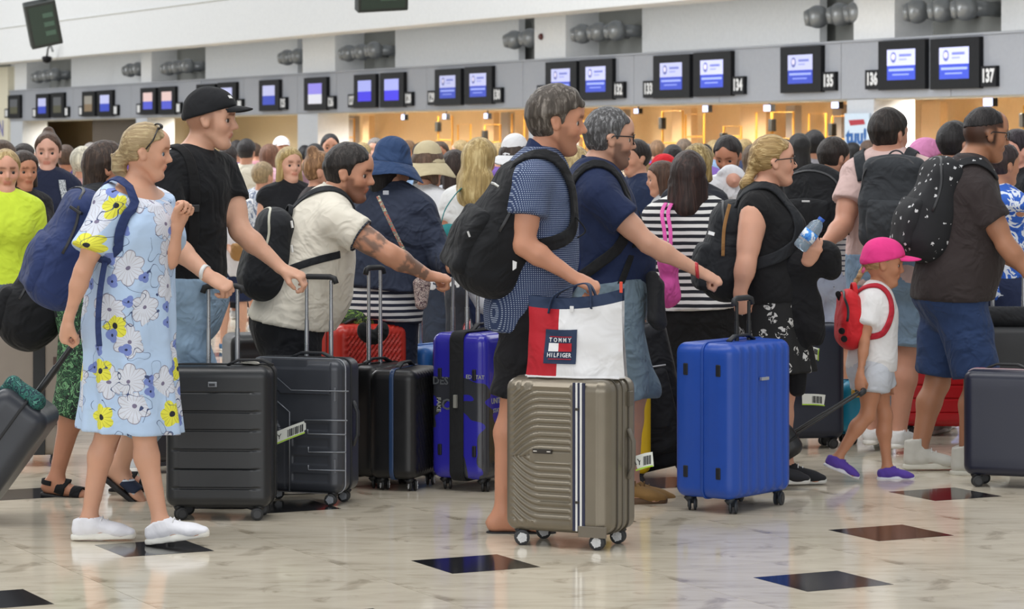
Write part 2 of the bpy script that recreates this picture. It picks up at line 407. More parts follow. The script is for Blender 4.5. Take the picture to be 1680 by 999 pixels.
# ------------------------------------------------------------------ people
def rotv(v, axis, deg):
    return np.array(Matrix.Rotation(math.radians(deg), 3, Vector(axis)) @ Vector(v))
class Human:
    def __init__(H, name, label, d, yaw, head, neck, pel, s=1.0, hyaw=None, hpitch=0, hroll=0, hs=1.0, sw=0.185, hw=0.165, R=None, L=None, RL=None, LL=None,
                 g=1.0, ag=1.0, lg=1.0, belly=0.0, bust=0.0, skin='#c99a80', tint=None, group=None, res=1.0, lean_side=0.0, face=None, cw=0.165, depthk=1.0, shdrop=0.045, base=None):
        H.d = d; H.s = s; H.res = res; H.g = g; H.ag = ag; H.lg = lg; H.belly = belly; H.bust = bust; H.skin = skin; H.hs = hs*s; H.facek = face or {}
        q = lambda p: P(p[0], p[1], d+(p[2] if len(p) > 2 else 0.0))
        y = math.radians(yaw); H.F0 = np.array([math.cos(y), math.sin(y), 0]); H.S = np.array([-math.sin(y), math.cos(y), 0])
        H.pel = q(pel); H.neck = q(neck); H.headc = q(head)
        H.U = nz(H.neck-H.pel); H.Lt = np.linalg.norm(H.neck-H.pel); H.F = nz(np.cross(H.S, H.U)); H.hw = hw*s*g; H.cw = cw*s*g; H.dk = depthk*s*g
        hy = math.radians(yaw if hyaw is None else hyaw); f = np.array([math.cos(hy), math.sin(hy), 0]); sd = np.array([-math.sin(hy), math.cos(hy), 0])
        H.hf = rotv(f, sd, -hpitch); H.hu = nz(np.cross(H.hf, sd)); H.hsd = sd
        if hroll: H.hu = rotv(H.hu, H.hf, hroll); H.hsd = rotv(H.hsd, H.hf, hroll)
        H.sh = {}; H.el = {}; H.wr = {}; H.hd = {}; H.pn = {}; H.hip = {}; H.kn = {}; H.an = {}; H.ft = {}; H.pose = {}
        for k, sg, A, Lg in (('R', -1, R or {}, RL or {}), ('L', 1, L or {}, LL or {})):
            sh = q(A['sh']) if 'sh' in A else H.neck+H.S*sg*sw*s-H.U*shdrop*s
            H.sh[k] = sh; dy = sh[1]-d
            qq = lambda p: P(p[0], p[1], d+(p[2] if len(p) > 2 else dy))
            H.el[k] = qq(A['el']) if 'el' in A else sh-H.U*0.285*s+H.S*sg*0.035*s-H.F*0.02*s
            H.wr[k] = qq(A['wr']) if 'wr' in A else H.el[k]-UP*0.245*s+H.F*0.05*s
            H.hd[k] = nz(qq(A['hd'])-H.wr[k]) if 'hd' in A else nz(H.wr[k]-H.el[k])
            H.pn[k] = nz(np.array(A['pn'], float)) if 'pn' in A else -H.S*sg
            H.pose[k] = A.get('pose', 'relaxed')
            hip = H.pel+H.S*sg*0.092*s*g-H.U*0.03*s; H.hip[k] = hip; dh = hip[1]-d
            q2 = lambda p: P(p[0], p[1], d+(p[2] if len(p) > 2 else dh))
            if 'an' in Lg: H.an[k] = q2(Lg['an'])
            else: H.an[k] = np.array([hip[0], hip[1], 0.085*s])+H.S*sg*0.02*s
            H.kn[k] = q2(Lg['kn']) if 'kn' in Lg else (hip*0.5+H.an[k]*0.5)+H.F0*0.015*s
            t = nz(q2(Lg['toe'])-H.an[k]) if 'toe' in Lg else H.F0
            if 'toeyaw' in Lg:
                a = math.radians(Lg['toeyaw']); pt = math.radians(Lg.get('toepitch', 0)); t = np.array([math.cos(a)*math.cos(pt), math.sin(a)*math.cos(pt), math.sin(pt)])
            H.ft[k] = t
        b0 = np.array([H.pel[0], H.pel[1], 0.0]) if base is None else np.array(base)
        H.root = empty(name, b0, label, 'person', group)
    # ---- pieces
    def torso(H, e=0.0, low=0.0):
        s = H.s; U, S, F = H.U, H.S, H.F; L = H.Lt; p = H.pel; hw = H.hw; cw = H.cw; k = H.dk; ww = (hw*0.48+cw*0.42)
        o = [Pr(p-U*(0.05*s+low), p+U*0.06*s, hw+e, hw+e, S, 0.118*k+e, 0.118*k+e, k=0.04),
             Pr(p+U*0.06*s, p+U*0.46*L, hw*0.98+e, ww+e, S, 0.116*k+e, 0.108*k+e, k=0.05),
             Pr(p+U*0.46*L, p+U*0.78*L, ww+e, cw+e, S, 0.108*k+e, 0.122*k+e, k=0.05),
             Pr(p+U*0.78*L, p+U*0.92*L, cw*0.95+e, cw*0.8+e, S, 0.115*k+e, 0.085*k+e, k=0.05),
             Pr(H.sh['R']*0.92+H.sh['L']*0.08, H.sh['L']*0.92+H.sh['R']*0.08, 0.056*s*H.ag+e, k=0.06)]
        for sg in 'RL': o.append(Pr(H.neck-U*0.002*s, H.sh[sg]*0.75+H.neck*0.25-U*0.0*s, 0.044*s+e*0.6, 0.046*s+e, k=0.05))
        if H.belly: o.append(Pr(p+U*0.28*L+F*(0.02+H.belly*0.6), p+U*0.5*L+F*(0.015+H.belly*0.3), hw*0.88+e, hw*0.8+e, S, 0.105*k+H.belly*0.45+e, 0.1*k+H.belly*0.3+e, k=0.08))
        if H.bust:
            for sg in (-1, 1): o.append(Pr(p+U*0.68*L+F*0.085*k+S*sg*0.075*s, None, H.bust+e, k=0.06))
        for sg in (-1, 1): o.append(Pr(p-U*0.05*s-F*0.052*k+S*sg*0.07*s, None, 0.086*k+e, k=0.05))
        return o
    def uparm(H, k, e=0.0, e2=None, fr=1.0, cuts=()):
        s = H.s*H.ag; e2 = e if e2 is None else e2; A = H.sh[k]; B = A+(H.el[k]-A)*fr
        r1 = 0.056*s+(0.043*s-0.056*s)*fr
        m = A*0.62+H.el[k]*0.38
        o = [Pr(A, B, 0.054*s+e, r1+e2, k=0.03, cuts=cuts)]
        if fr > 0.5: o.append(Pr(A*0.75+B*0.25, A*0.35+B*0.65, 0.052*s+e, 0.046*s+e2, k=0.03, cuts=cuts))
        return o
    def forearm(H, k, e=0.0, fr=1.0, cuts=()):
        s = H.s*H.ag; A = H.el[k]; B = H.wr[k]; m = A*0.72+B*0.28
        S = np.cross(nz(B-A), H.pn[k]); 
        return [Pr(A, m, 0.042*s+e, 0.044*s+e, k=0.02, cuts=cuts), Pr(m, A+(B-A)*fr, 0.043*s+e, (0.043+(0.0275-0.043)*fr)*s+e, S if np.linalg.norm(S) > 0.1 else None, 0.041*s+e, (0.041+(0.022-0.041)*fr)*s+e, k=0.02, cuts=cuts)]
    def leg(H, k, e=0.0, e2=None, fr=2.0, cuts=()):
        """fr up to 1 thigh, 2 to the ankle"""
        s = H.s*H.lg; e2 = e if e2 is None else e2; A, B, C = H.hip[k], H.kn[k], H.an[k]; o = []
        def w(t): return e+(e2-e)*min(1, t/max(fr, 1e-3))
        f1 = min(fr, 1.0)
        o.append(Pr(A, A+(B-A)*f1, 0.086*s+w(0), (0.086-0.03*f1)*s+w(f1), k=0.035, cuts=cuts if fr <= 1 else ()))
        o.append(Pr(A*0.8+B*0.2, A+(B-A)*f1*0.6, 0.084*s+w(0.2), (0.078-0.01*f1)*s+w(f1*0.6), k=0.035, cuts=cuts if fr <= 1 else ()))
        if fr > 1:
            f2 = fr-1; bk = -nz(np.cross(np.cross(C-B, H.F0), C-B)); bk = bk if bk@H.F0 < 0 else -bk
            m = B*0.7+C*0.3+bk*0.014*s
            if f2 >= 0.35:
                o.append(Pr(B, m, 0.055*s+w(1), 0.057*s+w(1.3), k=0.03)); o.append(Pr(m, B+(C-B)*f2+bk*0.01*(1-f2), 0.056*s+w(1.3), (0.056-0.0195*(f2-0.3)/0.7)*s+w(fr), k=0.03, cuts=cuts))
            else: o.append(Pr(B, B+(C-B)*f2, 0.056*s+w(1), 0.057*s+w(fr), k=0.03, cuts=cuts))
        return o
    def foot(H, k, e=0.0):
        s = H.s; a = H.an[k]; t = H.ft[k]; sd = nz(np.cross(UP, t)); n = np.cross(t, sd)
        H_ = a-n*0.045*s-t*0.035*s
        return [Pr(a, H_, 0.036*s+e, 0.034*s+e, k=0.02), Pr(a-n*0.03*s+t*0.02*s, a-n*0.058*s+t*0.135*s, 0.034*s+e, 0.04*s+e, sd, 0.032*s+e, 0.022*s+e, k=0.03),
                Pr(a-n*0.06*s+t*0.13*s, a-n*0.066*s+t*0.18*s, 0.042*s+e, 0.03*s+e, sd, 0.019*s+e, 0.014*s+e, k=0.02), Pr(H_-n*0.005*s, a-n*0.055*s+t*0.06*s, 0.03*s+e, 0.03*s+e, k=0.02)]
    def hand(H, k, e=0.0):
        s = H.s*0.97; W = H.wr[k]; D = H.hd[k]; N = H.pn[k]; N = nz(N-D*(N@D)); T = np.cross(D, N)*(1 if k == 'R' else -1)   # T points to the thumb
        pose = H.pose[k]; c = {'relaxed': (18, 28, 22), 'grip': (62, 75, 45), 'hold': (40, 60, 40), 'fist': (80, 92, 60), 'flat': (4, 6, 5), 'point': (30, 45, 30)}[pose]
        o = [Pr(W-D*0.01*s, W+D*0.05*s, 0.029*s+e, 0.038*s+e, T, 0.019*s+e, 0.015*s+e, k=0.015), Pr(W+D*0.035*s, W+D*0.085*s, 0.036*s+e, 0.0385*s+e, T, 0.016*s+e, 0.0125*s+e, k=0.015)]
        for i, (off, ln) in enumerate(((0.030, 0.92), (0.010, 1.03), (-0.010, 0.97), (-0.029, 0.76))):
            p = W+D*(0.088-0.006*(i == 3))*s+T*off*s; d = nz(D+T*off*1.5); ang = 0; r = 0.0095*s
            for j, (l, a) in enumerate(zip((0.045, 0.027, 0.021), c)):
                ang = a+(i*3 if j == 0 else 0); d = rotv(d, T, ang if np.dot(rotv(D, T, 10)-D, N) > 0 else -ang)
                q = p+d*l*ln*s; o.append(Pr(p, q, r+e, r*0.93+e, k=0.004 if j else 0.008)); p = q; r *= 0.93
        tb = W+D*0.022*s+T*0.024*s+N*0.006*s
        if pose in ('grip', 'fist', 'hold'): d1 = nz(D*0.8+T*0.45+N*0.55); d2 = nz(D*0.75-T*0.25+N*0.55)
        elif pose == 'point': d1 = nz(D*0.8+T*0.45+N*0.5); d2 = nz(D*1.0+N*0.2)
        else: d1 = nz(D*0.75+T*0.7+N*0.25); d2 = nz(D+T*0.15+N*0.2)
        q = tb+d1*0.05*s; o.append(Pr(tb, q, 0.0165*s+e, 0.012*s+e, k=0.015)); o.append(Pr(q, q+d2*0.032*s, 0.0115*s+e, 0.0095*s+e, k=0.006)); 
        return o
    def hl(H, x, y, z): return H.headc+(H.hf*x+H.hsd*y+H.hu*z)*H.hs
    def head(H):
        f, u, sd = H.hf, H.hu, H.hsd; h = H.hs; W = H.hl; K = H.facek; jw = K.get('jaw', 1.0); nose = K.get('nose', 1.0); ch = K.get('chin', 1.0)
        def E(x, y, z, rx, ry, rz, k=0.02, op='u', tilt=0):
            T = u if not tilt else rotv(u, sd, tilt)
            p = Pr(W(x, y, z)-T*rz*h*0.35, W(x, y, z)+T*rz*h*0.35, ry*h, ry*h, sd, rx*h, rx*h, k=k*h, op=op); return p
        o = [Pr(W(-0.012, 0, 0.012), W(-0.012, 0, 0.05), 0.072*h, 0.068*h, sd, 0.09*h, 0.084*h, k=0.03),
             Pr(W(-0.035, 0, 0.03), W(0.02, 0, 0.04), 0.07*h, 0.066*h, k=0.03),
             Pr(W(0.028, 0, 0.01), W(0.04, 0, -0.075), 0.061*h, 0.037*h*jw, sd, 0.052*h, 0.04*h, k=0.03*h),
             Pr(W(0.060, 0, -0.096*ch), W(0.05, 0, -0.095*ch), 0.0195*h*jw, 0.023*h, k=0.03*h)]
        for g in (-1, 1):
            o += [Pr(W(-0.008, g*0.052*jw, -0.048), W(0.05, g*0.02, -0.096*ch), 0.016*h, 0.015*h, k=0.03*h),
                  Pr(W(0.05, g*0.037, -0.022), None, 0.026*h, k=0.03*h),
                  Pr(W(0.074, g*0.012, 0.03), W(0.064, g*0.042, 0.028), 0.012*h, 0.011*h, k=0.025*h)]
        o += [Pr(W(0.058, 0, 0.062), None, 0.03*h, k=0.05*h)]
        for g in (-1, 1): o.append(Pr(W(0.098, g*0.030, 0.001), W(0.088, g*0.047, 0.001), 0.020*h, 0.0205*h, k=0.010*h, op='s'))
        o += [Pr(W(0.08, 0, 0.02), W(0.08+0.024*nose, 0, -0.026), 0.0085*h, 0.0115*h, k=0.012*h),
              Pr(W(0.088, 0.010, -0.031), W(0.088, -0.010, -0.031), 0.0095*h, k=0.01*h),
              Pr(W(0.078, 0.018, -0.0565), W(0.078, -0.018, -0.0565), 0.0085*h, k=0.012*h),
              Pr(W(0.0845, 0.010, -0.0545), W(0.0845, -0.010, -0.0545), 0.0062*h, k=0.008*h),
              Pr(W(0.081, 0.012, -0.069), W(0.081, -0.012, -0.069), 0.0078*h, k=0.009*h),
              Pr(W(0.098, 0.03, -0.0625), W(0.098, -0.03, -0.0625), 0.0075*h, k=0.006*h, op='s'),
              Pr(W(0.09, 0.016, -0.082), W(0.09, -0.016, -0.082), 0.01*h, k=0.015*h, op='s')]
        for g in (-1, 1):   # lids, ears
            o.append(Pr(W(0.072, g*0.021, 0.0128), W(0.065, g*0.047, 0.0118), 0.0075*h, 0.008*h, k=0.006*h))
            o.append(Pr(W(0.070, g*0.023, -0.0122), W(0.065, g*0.045, -0.0118), 0.0068*h, 0.0072*h, k=0.008*h))
            e1 = rotv(u, sd, -12); c = W(-0.014, g*0.078, -0.006)
            o.append(Pr(c-e1*0.014*h, c+e1*0.015*h, 0.009*h, 0.010*h, nz(sd+f*0.4*g), 0.016*h, 0.021*h, k=0.008*h))
            o.append(Pr(W(-0.008, g*0.091, -0.004), W(-0.008, g*0.091, 0.008), 0.008*h, 0.0085*h, k=0.005*h, op='s'))
        o.append(Pr(W(-0.03, 0, -0.04), H.neck-H.F*0.005, 0.05*H.s*K.get('neck', 1.0), 0.056*H.s*K.get('neck', 1.0), k=0.018))
        return o
    def head_tint(H, V):
        q = (V-H.headc)/H.hs; x, y, z = q@H.hf, q@H.hsd, q@H.hu; ay = np.abs(y); K = H.facek
        t = np.ones((len(V), 3)); near = (np.abs(x) < 0.16) & (ay < 0.12) & (np.abs(z) < 0.16)
        def mixc(m, c):
            m = np.clip(m, 0, 1)[:, None]; return t*(1-m)+t*np.asarray(c)*m
        sm = lambda v, a, b: np.clip((v-a)/(b-a), 0, 1)
        lips = sm(x, 0.064, 0.07)*(1-sm(np.abs(z+0.0625), 0.0095, 0.013))*(1-sm(ay, 0.02, 0.027))
        t = mixc(lips*near, K.get('lips', (0.82, 0.58, 0.56)))
        brow = sm(x, 0.04, 0.05)*(1-sm(np.abs(z-0.0265-0.06*np.minimum(ay-0.03, 0.012)), 0.0045, 0.0075))*sm(ay, 0.010, 0.014)*(1-sm(ay, 0.046, 0.053))
        t = mixc(brow*near, K.get('brow', (0.35, 0.28, 0.24)))
        lash = sm(x, 0.055, 0.062)*np.exp(-((z-0.0068)/0.0026)**2)*sm(ay, 0.017, 0.022)*(1-sm(ay, 0.046, 0.05)); t = mixc(0.75*lash*near, (0.25, 0.2, 0.2))
        cheek = np.exp(-((x-0.07)**2+(ay-0.04)**2+(z+0.03)**2)/0.0009); t = mixc(0.5*cheek*near, (1.03, 0.86, 0.84))
        if 'beard' in K:
            edge = -0.038-0.12*np.maximum(0.0, 0.02-x)*0+0.0
            jaw = sm(-z, 0.036, 0.05)*sm(x, -0.005, 0.015)*(1-lips)
            side = sm(-z, 0.008, 0.02)*sm(x, -0.006, 0.006)*(1-sm(x, 0.03, 0.045))*sm(ay, 0.04, 0.05)
            mou = sm(x, 0.06, 0.07)*sm(-z, 0.040, 0.046)*(1-lips)*(1-sm(ay, 0.03, 0.042))
            cut = 1-sm(-z, 0.125, 0.15)
            m = np.maximum(np.maximum(jaw, side), mou)*cut
            t = mixc(m*near*(K.get('beardk', 1.0)), K['beard'])
        if 'fade' in K:     # cropped hair on the sides and back
            m = sm(z, -0.06, -0.035)*sm(-x, -0.03, -0.015)*(1-sm(z, 0.15, 0.16))
            m = np.maximum(m, sm(z, 0.03, 0.04)*sm(-x, -0.058, -0.048))
            ear = np.exp(-((x+0.012)**2+(z+0.005)**2)/0.0008)*sm(ay, 0.074, 0.078)
            t = mixc(m*(1-ear)*near, K['fade'])
        return t
    def body(H, tattoo=None, skip=()):
        r = H.res; hp = H.head(); arms = []; hands = {}
        allp = H.torso()+[q for k in 'RL' for q in H.uparm(k)+H.forearm(k)]+[q for k in 'RL' for q in H.leg(k)+H.foot(k)]
        for k in 'RL': hands[k] = H.hand(k)
        # head prims first so that sockets cut only the head
        P_ = hp+allp+hands['R']+hands['L']
        V, Q = sdf_mesh(P_, 0.0158*min(r, 1.7))
        Vs, Qs = [], []
        boxes = [(H.headc, 0.155*H.hs, 0.0054*r*min(1.3,max(1,H.d/12.5)))]+[(H.wr[k]+H.hd[k]*0.08*H.s, 0.118*H.s, 0.0066*r) for k in 'RL' if k not in skip]
        keep = np.ones(len(Q), bool); cen = V[Q].mean(1)
        for c, w, h in boxes: keep &= ~np.all(np.abs(cen-c) < w-0.004, axis=1)
        Vs.append(V); Qs.append(Q[keep]); n = len(V)
        for c, w, h in boxes:
            v, q = sdf_mesh(P_, h, c-w-0.016*r, c+w+0.016*r); Vs.append(v); Qs.append(q+n); n += len(v)
        V = np.concatenate(Vs); Q = np.concatenate(Qs)
        us = np.unique(Q); mp = np.zeros(len(V), int); mp[us] = np.arange(len(us)); V = V[us]; Q = mp[Q]
        t = H.head_tint(V)
        if tattoo is not None: t = tattoo(H, V, t)
        o = mesh_obj('body', V, Q, skin_mat(H.skin), H.root, tint=t); H.bodyo = o
        if r < 1.85:
            for g in (-1, 1):
                H.eye(o, g)
        return o
    def eye(H, parent, g):
        c = H.hl(0.0672, g*0.0335, 0.0); r = 0.0132*H.hs
        mb = MB(); ax = nz(H.hf+H.hsd*g*0.12)
        prof = [(-math.cos(a)*r, max(1e-5, math.sin(a)*r)) for a in np.linspace(0.02, math.pi-0.02, 13)]
        mb.lathe(c, ax, prof, 14)
        o = mesh_obj('eye', mb.v, mb.f, None, parent, mats=[plastic('#d8d2cc', 0.25), plastic(H.facek.get('iris', '#4a3a30'), 0.2), plastic('#0c0a0a', 0.15)],
                     midx=[0 if (i//14) < 8 else (1 if (i//14) < 10 else 2) for i in range(12*14)]+[0, 2])
        return o
    # ---- hair and headgear (head-local numbers)
    def hair(H, mat, style='short', th=0.012, extra=(), post=None, front=0.064, h=0.007, side_low=-0.055, sideburn=0.012, back=0.0, tilt=0.22, ear=True, mask=True):
        f, u, sd = H.hf, H.hu, H.hsd; hs = H.hs; W = H.hl
        pl = lambda x, z, nx, nz_: (W(x, 0, z), nz(f*nx+u*nz_))
        def cran(cuts, t):
            return [Pr(W(-0.012, 0, 0.012), W(-0.012, 0, 0.05), (0.072+t)*hs, (0.068+t)*hs, sd, (0.09+t)*hs, (0.084+t)*hs, k=0.02, cuts=cuts),
                    Pr(W(-0.035, 0, 0.03), W(0.02, 0, 0.04), (0.07+t)*hs, (0.066+t)*hs, k=0.02, cuts=cuts)]
        o = []
        if style != 'none':
            o += cran([pl(0.078, front, tilt, -0.97)], th)
            o += cran([pl(sideburn, 0.0, 0.96, -0.28), pl(-0.08, side_low, 0.15, -0.98)], th*0.8+back)
        if style != 'none' and mask: o.append(Pr(W(0.092, -0.032, -0.004), W(0.092, 0.032, -0.004), 0.076*hs, 0.076*hs, u, 0.052*hs, 0.052*hs, k=0.012, op='s'))
        if style != 'none' and ear:
            for g in (-1, 1): o.append(Pr(W(-0.010, g*0.09, -0.026), W(-0.014, g*0.09, 0.006), 0.026*hs, 0.021*hs, k=0.01, op='s'))
        for e in extra:
            A, B, ra, rb = e[:4]; kw = e[4] if len(e) > 4 else {}
            if 'flat' in kw: o.append(Pr(W(*A), W(*B), ra*hs, rb*hs, sd if kw.get('ax', 's') == 's' else f, ra*hs*kw['flat'], rb*hs*kw['flat'], k=kw.get('k', 0.02)))
            else: o.append(Pr(W(*A), W(*B), ra*hs, rb*hs, k=kw.get('k', 0.02), op=kw.get('op', 'u')))
        ob = sdf_obj('hair', o, mat, H.root, h*max(1, H.res*1.1), post=post or folds(0.0022, 150, 3, dirv=f*0.8+u*0.3)); return ob
    def cap(H, mat, brim=0.075, brimw=0.072, name='cap', back=False, e=0.02, line=0.058):
        f, u, sd = H.hf, H.hu, H.hsd; hs = H.hs; W = H.hl
        cut = [(W(0.08, 0, line), nz(-u+f*0.27))]
        o = [Pr(W(-0.012, 0, 0.02), W(-0.012, 0, 0.05), (0.073+e)*hs, (0.066+e)*hs, sd, (0.094+e)*hs, (0.085+e)*hs, k=0.02, cuts=cut), Pr(W(-0.03, 0, 0.035), W(0.025, 0, 0.048), (0.07+e)*hs, (0.064+e)*hs, k=0.02, cuts=cut)]
        c = sdf_obj(name, o, mat, H.root, 0.006*max(1, H.res*0.9), post=folds(0.001, 60, 2))
        sg = -1 if back else 1; x0 = 0.07*sg; mb = MB(); V = []; n = 13; m = 7
        for j in range(m):
            r = j/(m-1)
            for i in range(n):
                a = (i/(n-1)-0.5)*math.pi*0.98
                y = math.sin(a)*(brimw*(0.98)); xx = x0+sg*(math.cos(a)*0.028+r*brim*(math.cos(a)**0.7 if math.cos(a) > 0 else 0)); z = line+0.006-0.22*(y*y)/0.075-0.012*r*r
                V.append(W(xx, y, z))
        N = len(V); V += [p-u*0.004*hs for p in V]; F = []
        for j in range(m-1):
            for i in range(n-1):
                a = j*n+i; F.append((a, a+1, a+n+1, a+n)); F.append((N+a, N+a+n, N+a+n+1, N+a+1))
        for i in range(n-1): F += [(i+1, i, N+i, N+i+1), ((m-1)*n+i, (m-1)*n+i+1, N+(m-1)*n+i+1, N+(m-1)*n+i)]
        for j in range(m-1): F += [(j*n, j*n+n, N+j*n+n, N+j*n), (j*n+n-1+n, j*n+n-1, N+j*n+n-1, N+j*n+n-1+n)]
        fix_normals(mesh_obj('brim', V, F, mat, c)); 
        b = MB(); b.lathe(W(-0.01, 0, 0.117+e), u, [(0, 0.008*hs), (0.006*hs, 0.005*hs)], 10); b.obj('button', mat, c, True)
        return c
    def glasses(H, col='#15151a', sq=0.021, r=0.0024, z=0.003, tilt=0.0):
        W = H.hl; mb = MB(); n = 18
        for g in (-1, 1):
            pts = []
            for i in range(n+1):
                a = 2*math.pi*i/n; ca, sa = math.cos(a), math.sin(a); q = 0.55
                pts.append(W(0.098-0.012*abs(ca) if ca*g > 0 else 0.098, g*0.034+0.027*math.copysign(abs(ca)**q, ca), z+sq*math.copysign(abs(sa)**q, sa)))
            mb.tube(pts, r*H.hs, 6)
            mb.tube([W(0.09, g*0.061, z+0.011), W(0.06, g*0.076, z+0.012), W(-0.005, g*0.085, z+0.012), W(-0.035, g*0.084, z-0.012)], r*1.1*H.hs, 6)
        mb.tube([W(0.099, 0.01, z+0.004), W(0.101, 0, z+0.008), W(0.099, -0.01, z+0.004)], r*H.hs, 6)
        o = mb.obj('glasses', plastic(col, 0.3), H.root, True)
        return o
    # ---- clothes
    def tee(H, mat, sleeve=0.55, e=0.016, es=0.022, hem=0.12, name='shirt', folds_amp=0.0075, seed=1, loose=0.0, collar=None, long=False, sl2=None, h=0.0138, neckcut=None, hemtilt=0.0, arms='RL', flare=0.0):
        hp = H.pel-H.U*hem*H.s; cut = [(hp, nz(-H.U+H.F*hemtilt))]
        o = H.torso(e, low=max(0, hem*H.s-0.02))
        if loose or flare:
            o.append(Pr(H.pel+H.U*0.55*H.Lt, hp-H.U*0.05, H.cw+e, H.hw+loose+flare+e, H.S, 0.115*H.dk+e+H.belly*0.3, 0.12*H.dk+loose+flare+e, k=0.06))
        V, Q = None, None
        for k in arms:
            sv = sleeve
            if long:
                o += H.uparm(k, e, e); pt = H.el[k]+(H.wr[k]-H.el[k])*sv; o += H.forearm(k, e*0.9, 1.0, cuts=[(pt, nz(H.wr[k]-H.el[k]))])
            elif sv > 0:
                A = H.sh[k]; B = H.el[k]; pt = A+(B-A)*sv; ax = nz(B-A)
                for q in H.uparm(k, es*0.7, es*1.35): q.cuts = [(pt, ax)]; o.append(q)
        cuts = cut+([] if neckcut is None else neckcut(H))
        sh = sdf_obj(name, o, mat, H.root, h*min(H.res, 2.1), post=folds(folds_amp, 26, seed, H.U*0.5+H.F*0.8), cuts=cuts)
        H.shirt_prims = o
        if collar is not None:
            ax = nz(nz(H.headc-H.neck)*0.6+H.U*0.5); b = H.neck+H.F*0.008*H.s; r = 0.073*H.s
            C = [Pr(b-ax*0.03, b+ax*0.09*H.s, r*1.22, r*1.0, H.S, r*1.18, r*0.98, k=0.01, cuts=[(b+ax*0.055*H.s, nz(ax+H.F*0.55))])]
            C += [Pr(b+H.F*0.035*H.s+H.S*g*0.035*H.s-ax*0.012, b+H.F*0.06*H.s+H.S*g*0.055*H.s-H.U*0.055*H.s, 0.02*H.s, 0.018*H.s, H.S, 0.012, 0.008, k=0.02) for g in (-1, 1)]
            sdf_obj('collar', C, collar, sh, 0.0065*H.res)
        return sh
    def shorts(H, mat, fr=0.95, e=0.018, e2=0.035, top=0.12, name='shorts', seed=4, amp=0.006, h=0.0155, legs='RL', crotch=0.02):
        U = H.U; tp = H.pel+U*top*H.s; o = [q for q in H.torso(e)[:2]]+[q for q in H.torso(e)[-2:]]
        if H.belly: o.append(Pr(H.pel+U*0.02+H.F*0.02, H.pel+U*0.1+H.F*(0.01+H.belly*0.2), H.hw*0.85+e, H.hw*0.8+e, H.S, 0.105*H.dk+e, 0.09*H.dk+H.belly*0.2+e, k=0.06))
        for k in legs:
            A, B, C = H.hip[k], H.kn[k], H.an[k]
            pt = A+(B-A)*fr if fr <= 1 else B+(C-B)*(fr-1); ax = nz(B-A) if fr <= 1 else nz(C-B)
            lp = H.leg(k, e, e2, min(2.0, fr+0.05), cuts=[(pt, ax)])
            for q in lp: q.cuts = [(pt, ax)]
            o += lp; s_ = H.s*H.lg; ext = A+(B-A)*min(fr+0.1, 1.1)
            o.append(Pr(A, ext, 0.088*s_+e, 0.068*s_+e2, k=0.03, cuts=[(pt, ax)]))
            if fr > 1: o.append(Pr(B, pt+ax*0.03, 0.066*s_+e2, 0.066*s_+e2, k=0.04, cuts=[(pt, ax)]))
        for q in o[:]: q.k = max(q.k, 0.03)
        ob = sdf_obj(name, o, mat, H.root, h*min(H.res, 2.1), post=folds(amp, 24, seed, (0.5, 0.3, 0.8)), cuts=[(tp, U)])
        return ob
    def skirt(H, mat, hemz, e=0.02, flare=0.06, top=0.12, name='skirt', amp=0.012, nf=11, h=0.01, sh=None, kx=1.0):
        tp = H.pel+H.U*top*H.s; b = H.pel.copy(); b[2] = hemz; mid = (H.kn['R']+H.kn['L'])/2; b[:2] = mid[:2]*0.6+H.pel[:2]*0.4
        if sh is not None: b = b+np.array(sh)
        o = [q for q in H.torso(e)[:2]]+H.torso(e)[-2:]+[Pr(H.pel+H.U*0.03, b-UP*0.1, H.hw+e, H.hw+e+flare, H.S, 0.12*H.dk+e, (0.12*H.dk+e+flare*1.1)*kx, k=0.05)]
        c = H.pel
        def post(X, Y, Z):
            a = np.arctan2(Y-c[1], X-c[0]); w = np.clip((c[2]-Z)/(c[2]-hemz), 0, 1)
            return amp*w*np.sin(nf*a+2.0*np.sin(2*a+1)+Z*4)
        return sdf_obj(name, o, mat, H.root, h*H.res, post=post, cuts=[(tp, H.U), (b, -UP)])
    # ---- footwear
    def sneaker(H, k, up='#e8e8ea', sole='#e6e4dc', name='shoe', collar=0.0, accent=None, laces='#e2e2e2'):
        s = H.s; a = H.an[k]; t = H.ft[k]; sd = nz(np.cross(UP, t)); n = nz(np.cross(t, sd)); b = a-n*0.085*s   # b: under the ankle on the ground
        root = empty(name, b-wloc(H.root)); root.parent = H.root
        q = lambda x, z, y=0.0: b+t*x*s+n*z*s+sd*y*s
        o = [Pr(q(-0.045, 0.045), q(-0.04, 0.075+collar), 0.04*s, 0.038*s, sd, 0.03*s, 0.03*s, k=0.03),
             Pr(q(0.0, 0.055), q(-0.002, 0.085+collar), 0.045*s, 0.044*s, k=0.03),
             Pr(q(0.03, 0.06), q(0.13, 0.035), 0.042*s, 0.046*s, sd, 0.036*s, 0.028*s, k=0.03), Pr(q(0.12, 0.036), q(0.172, 0.028), 0.046*s, 0.036*s, sd, 0.026*s, 0.019*s, k=0.02)]
        ax = nz(H.kn[k]-a)
        op = a+ax*(0.018+collar)*s
        shp = [Pr(a-ax*0.02*s, a+ax*0.1*s, 0.0365*s, 0.045*s, k=0.008, op='s')]
        u = sdf_obj('upper', o+shp, up if not isinstance(up, str) else cloth(up, 0.8, 0.2), root, (0.0066 if H.d < 14.2 else 0.0095)*H.res, cuts=[(op, nz(ax*0.8-t*0.35)), (q(0, 0.012), -n)])
        so = [Pr(q(-0.038, 0.01), q(0.06, 0.01), 0.039*s, 0.037*s, sd, 0.045*s, 0.045*s, k=0.01), Pr(q(0.06, 0.01), q(0.168, 0.018), 0.043*s, 0.033*s, sd, 0.04*s, 0.033*s, k=0.01)]
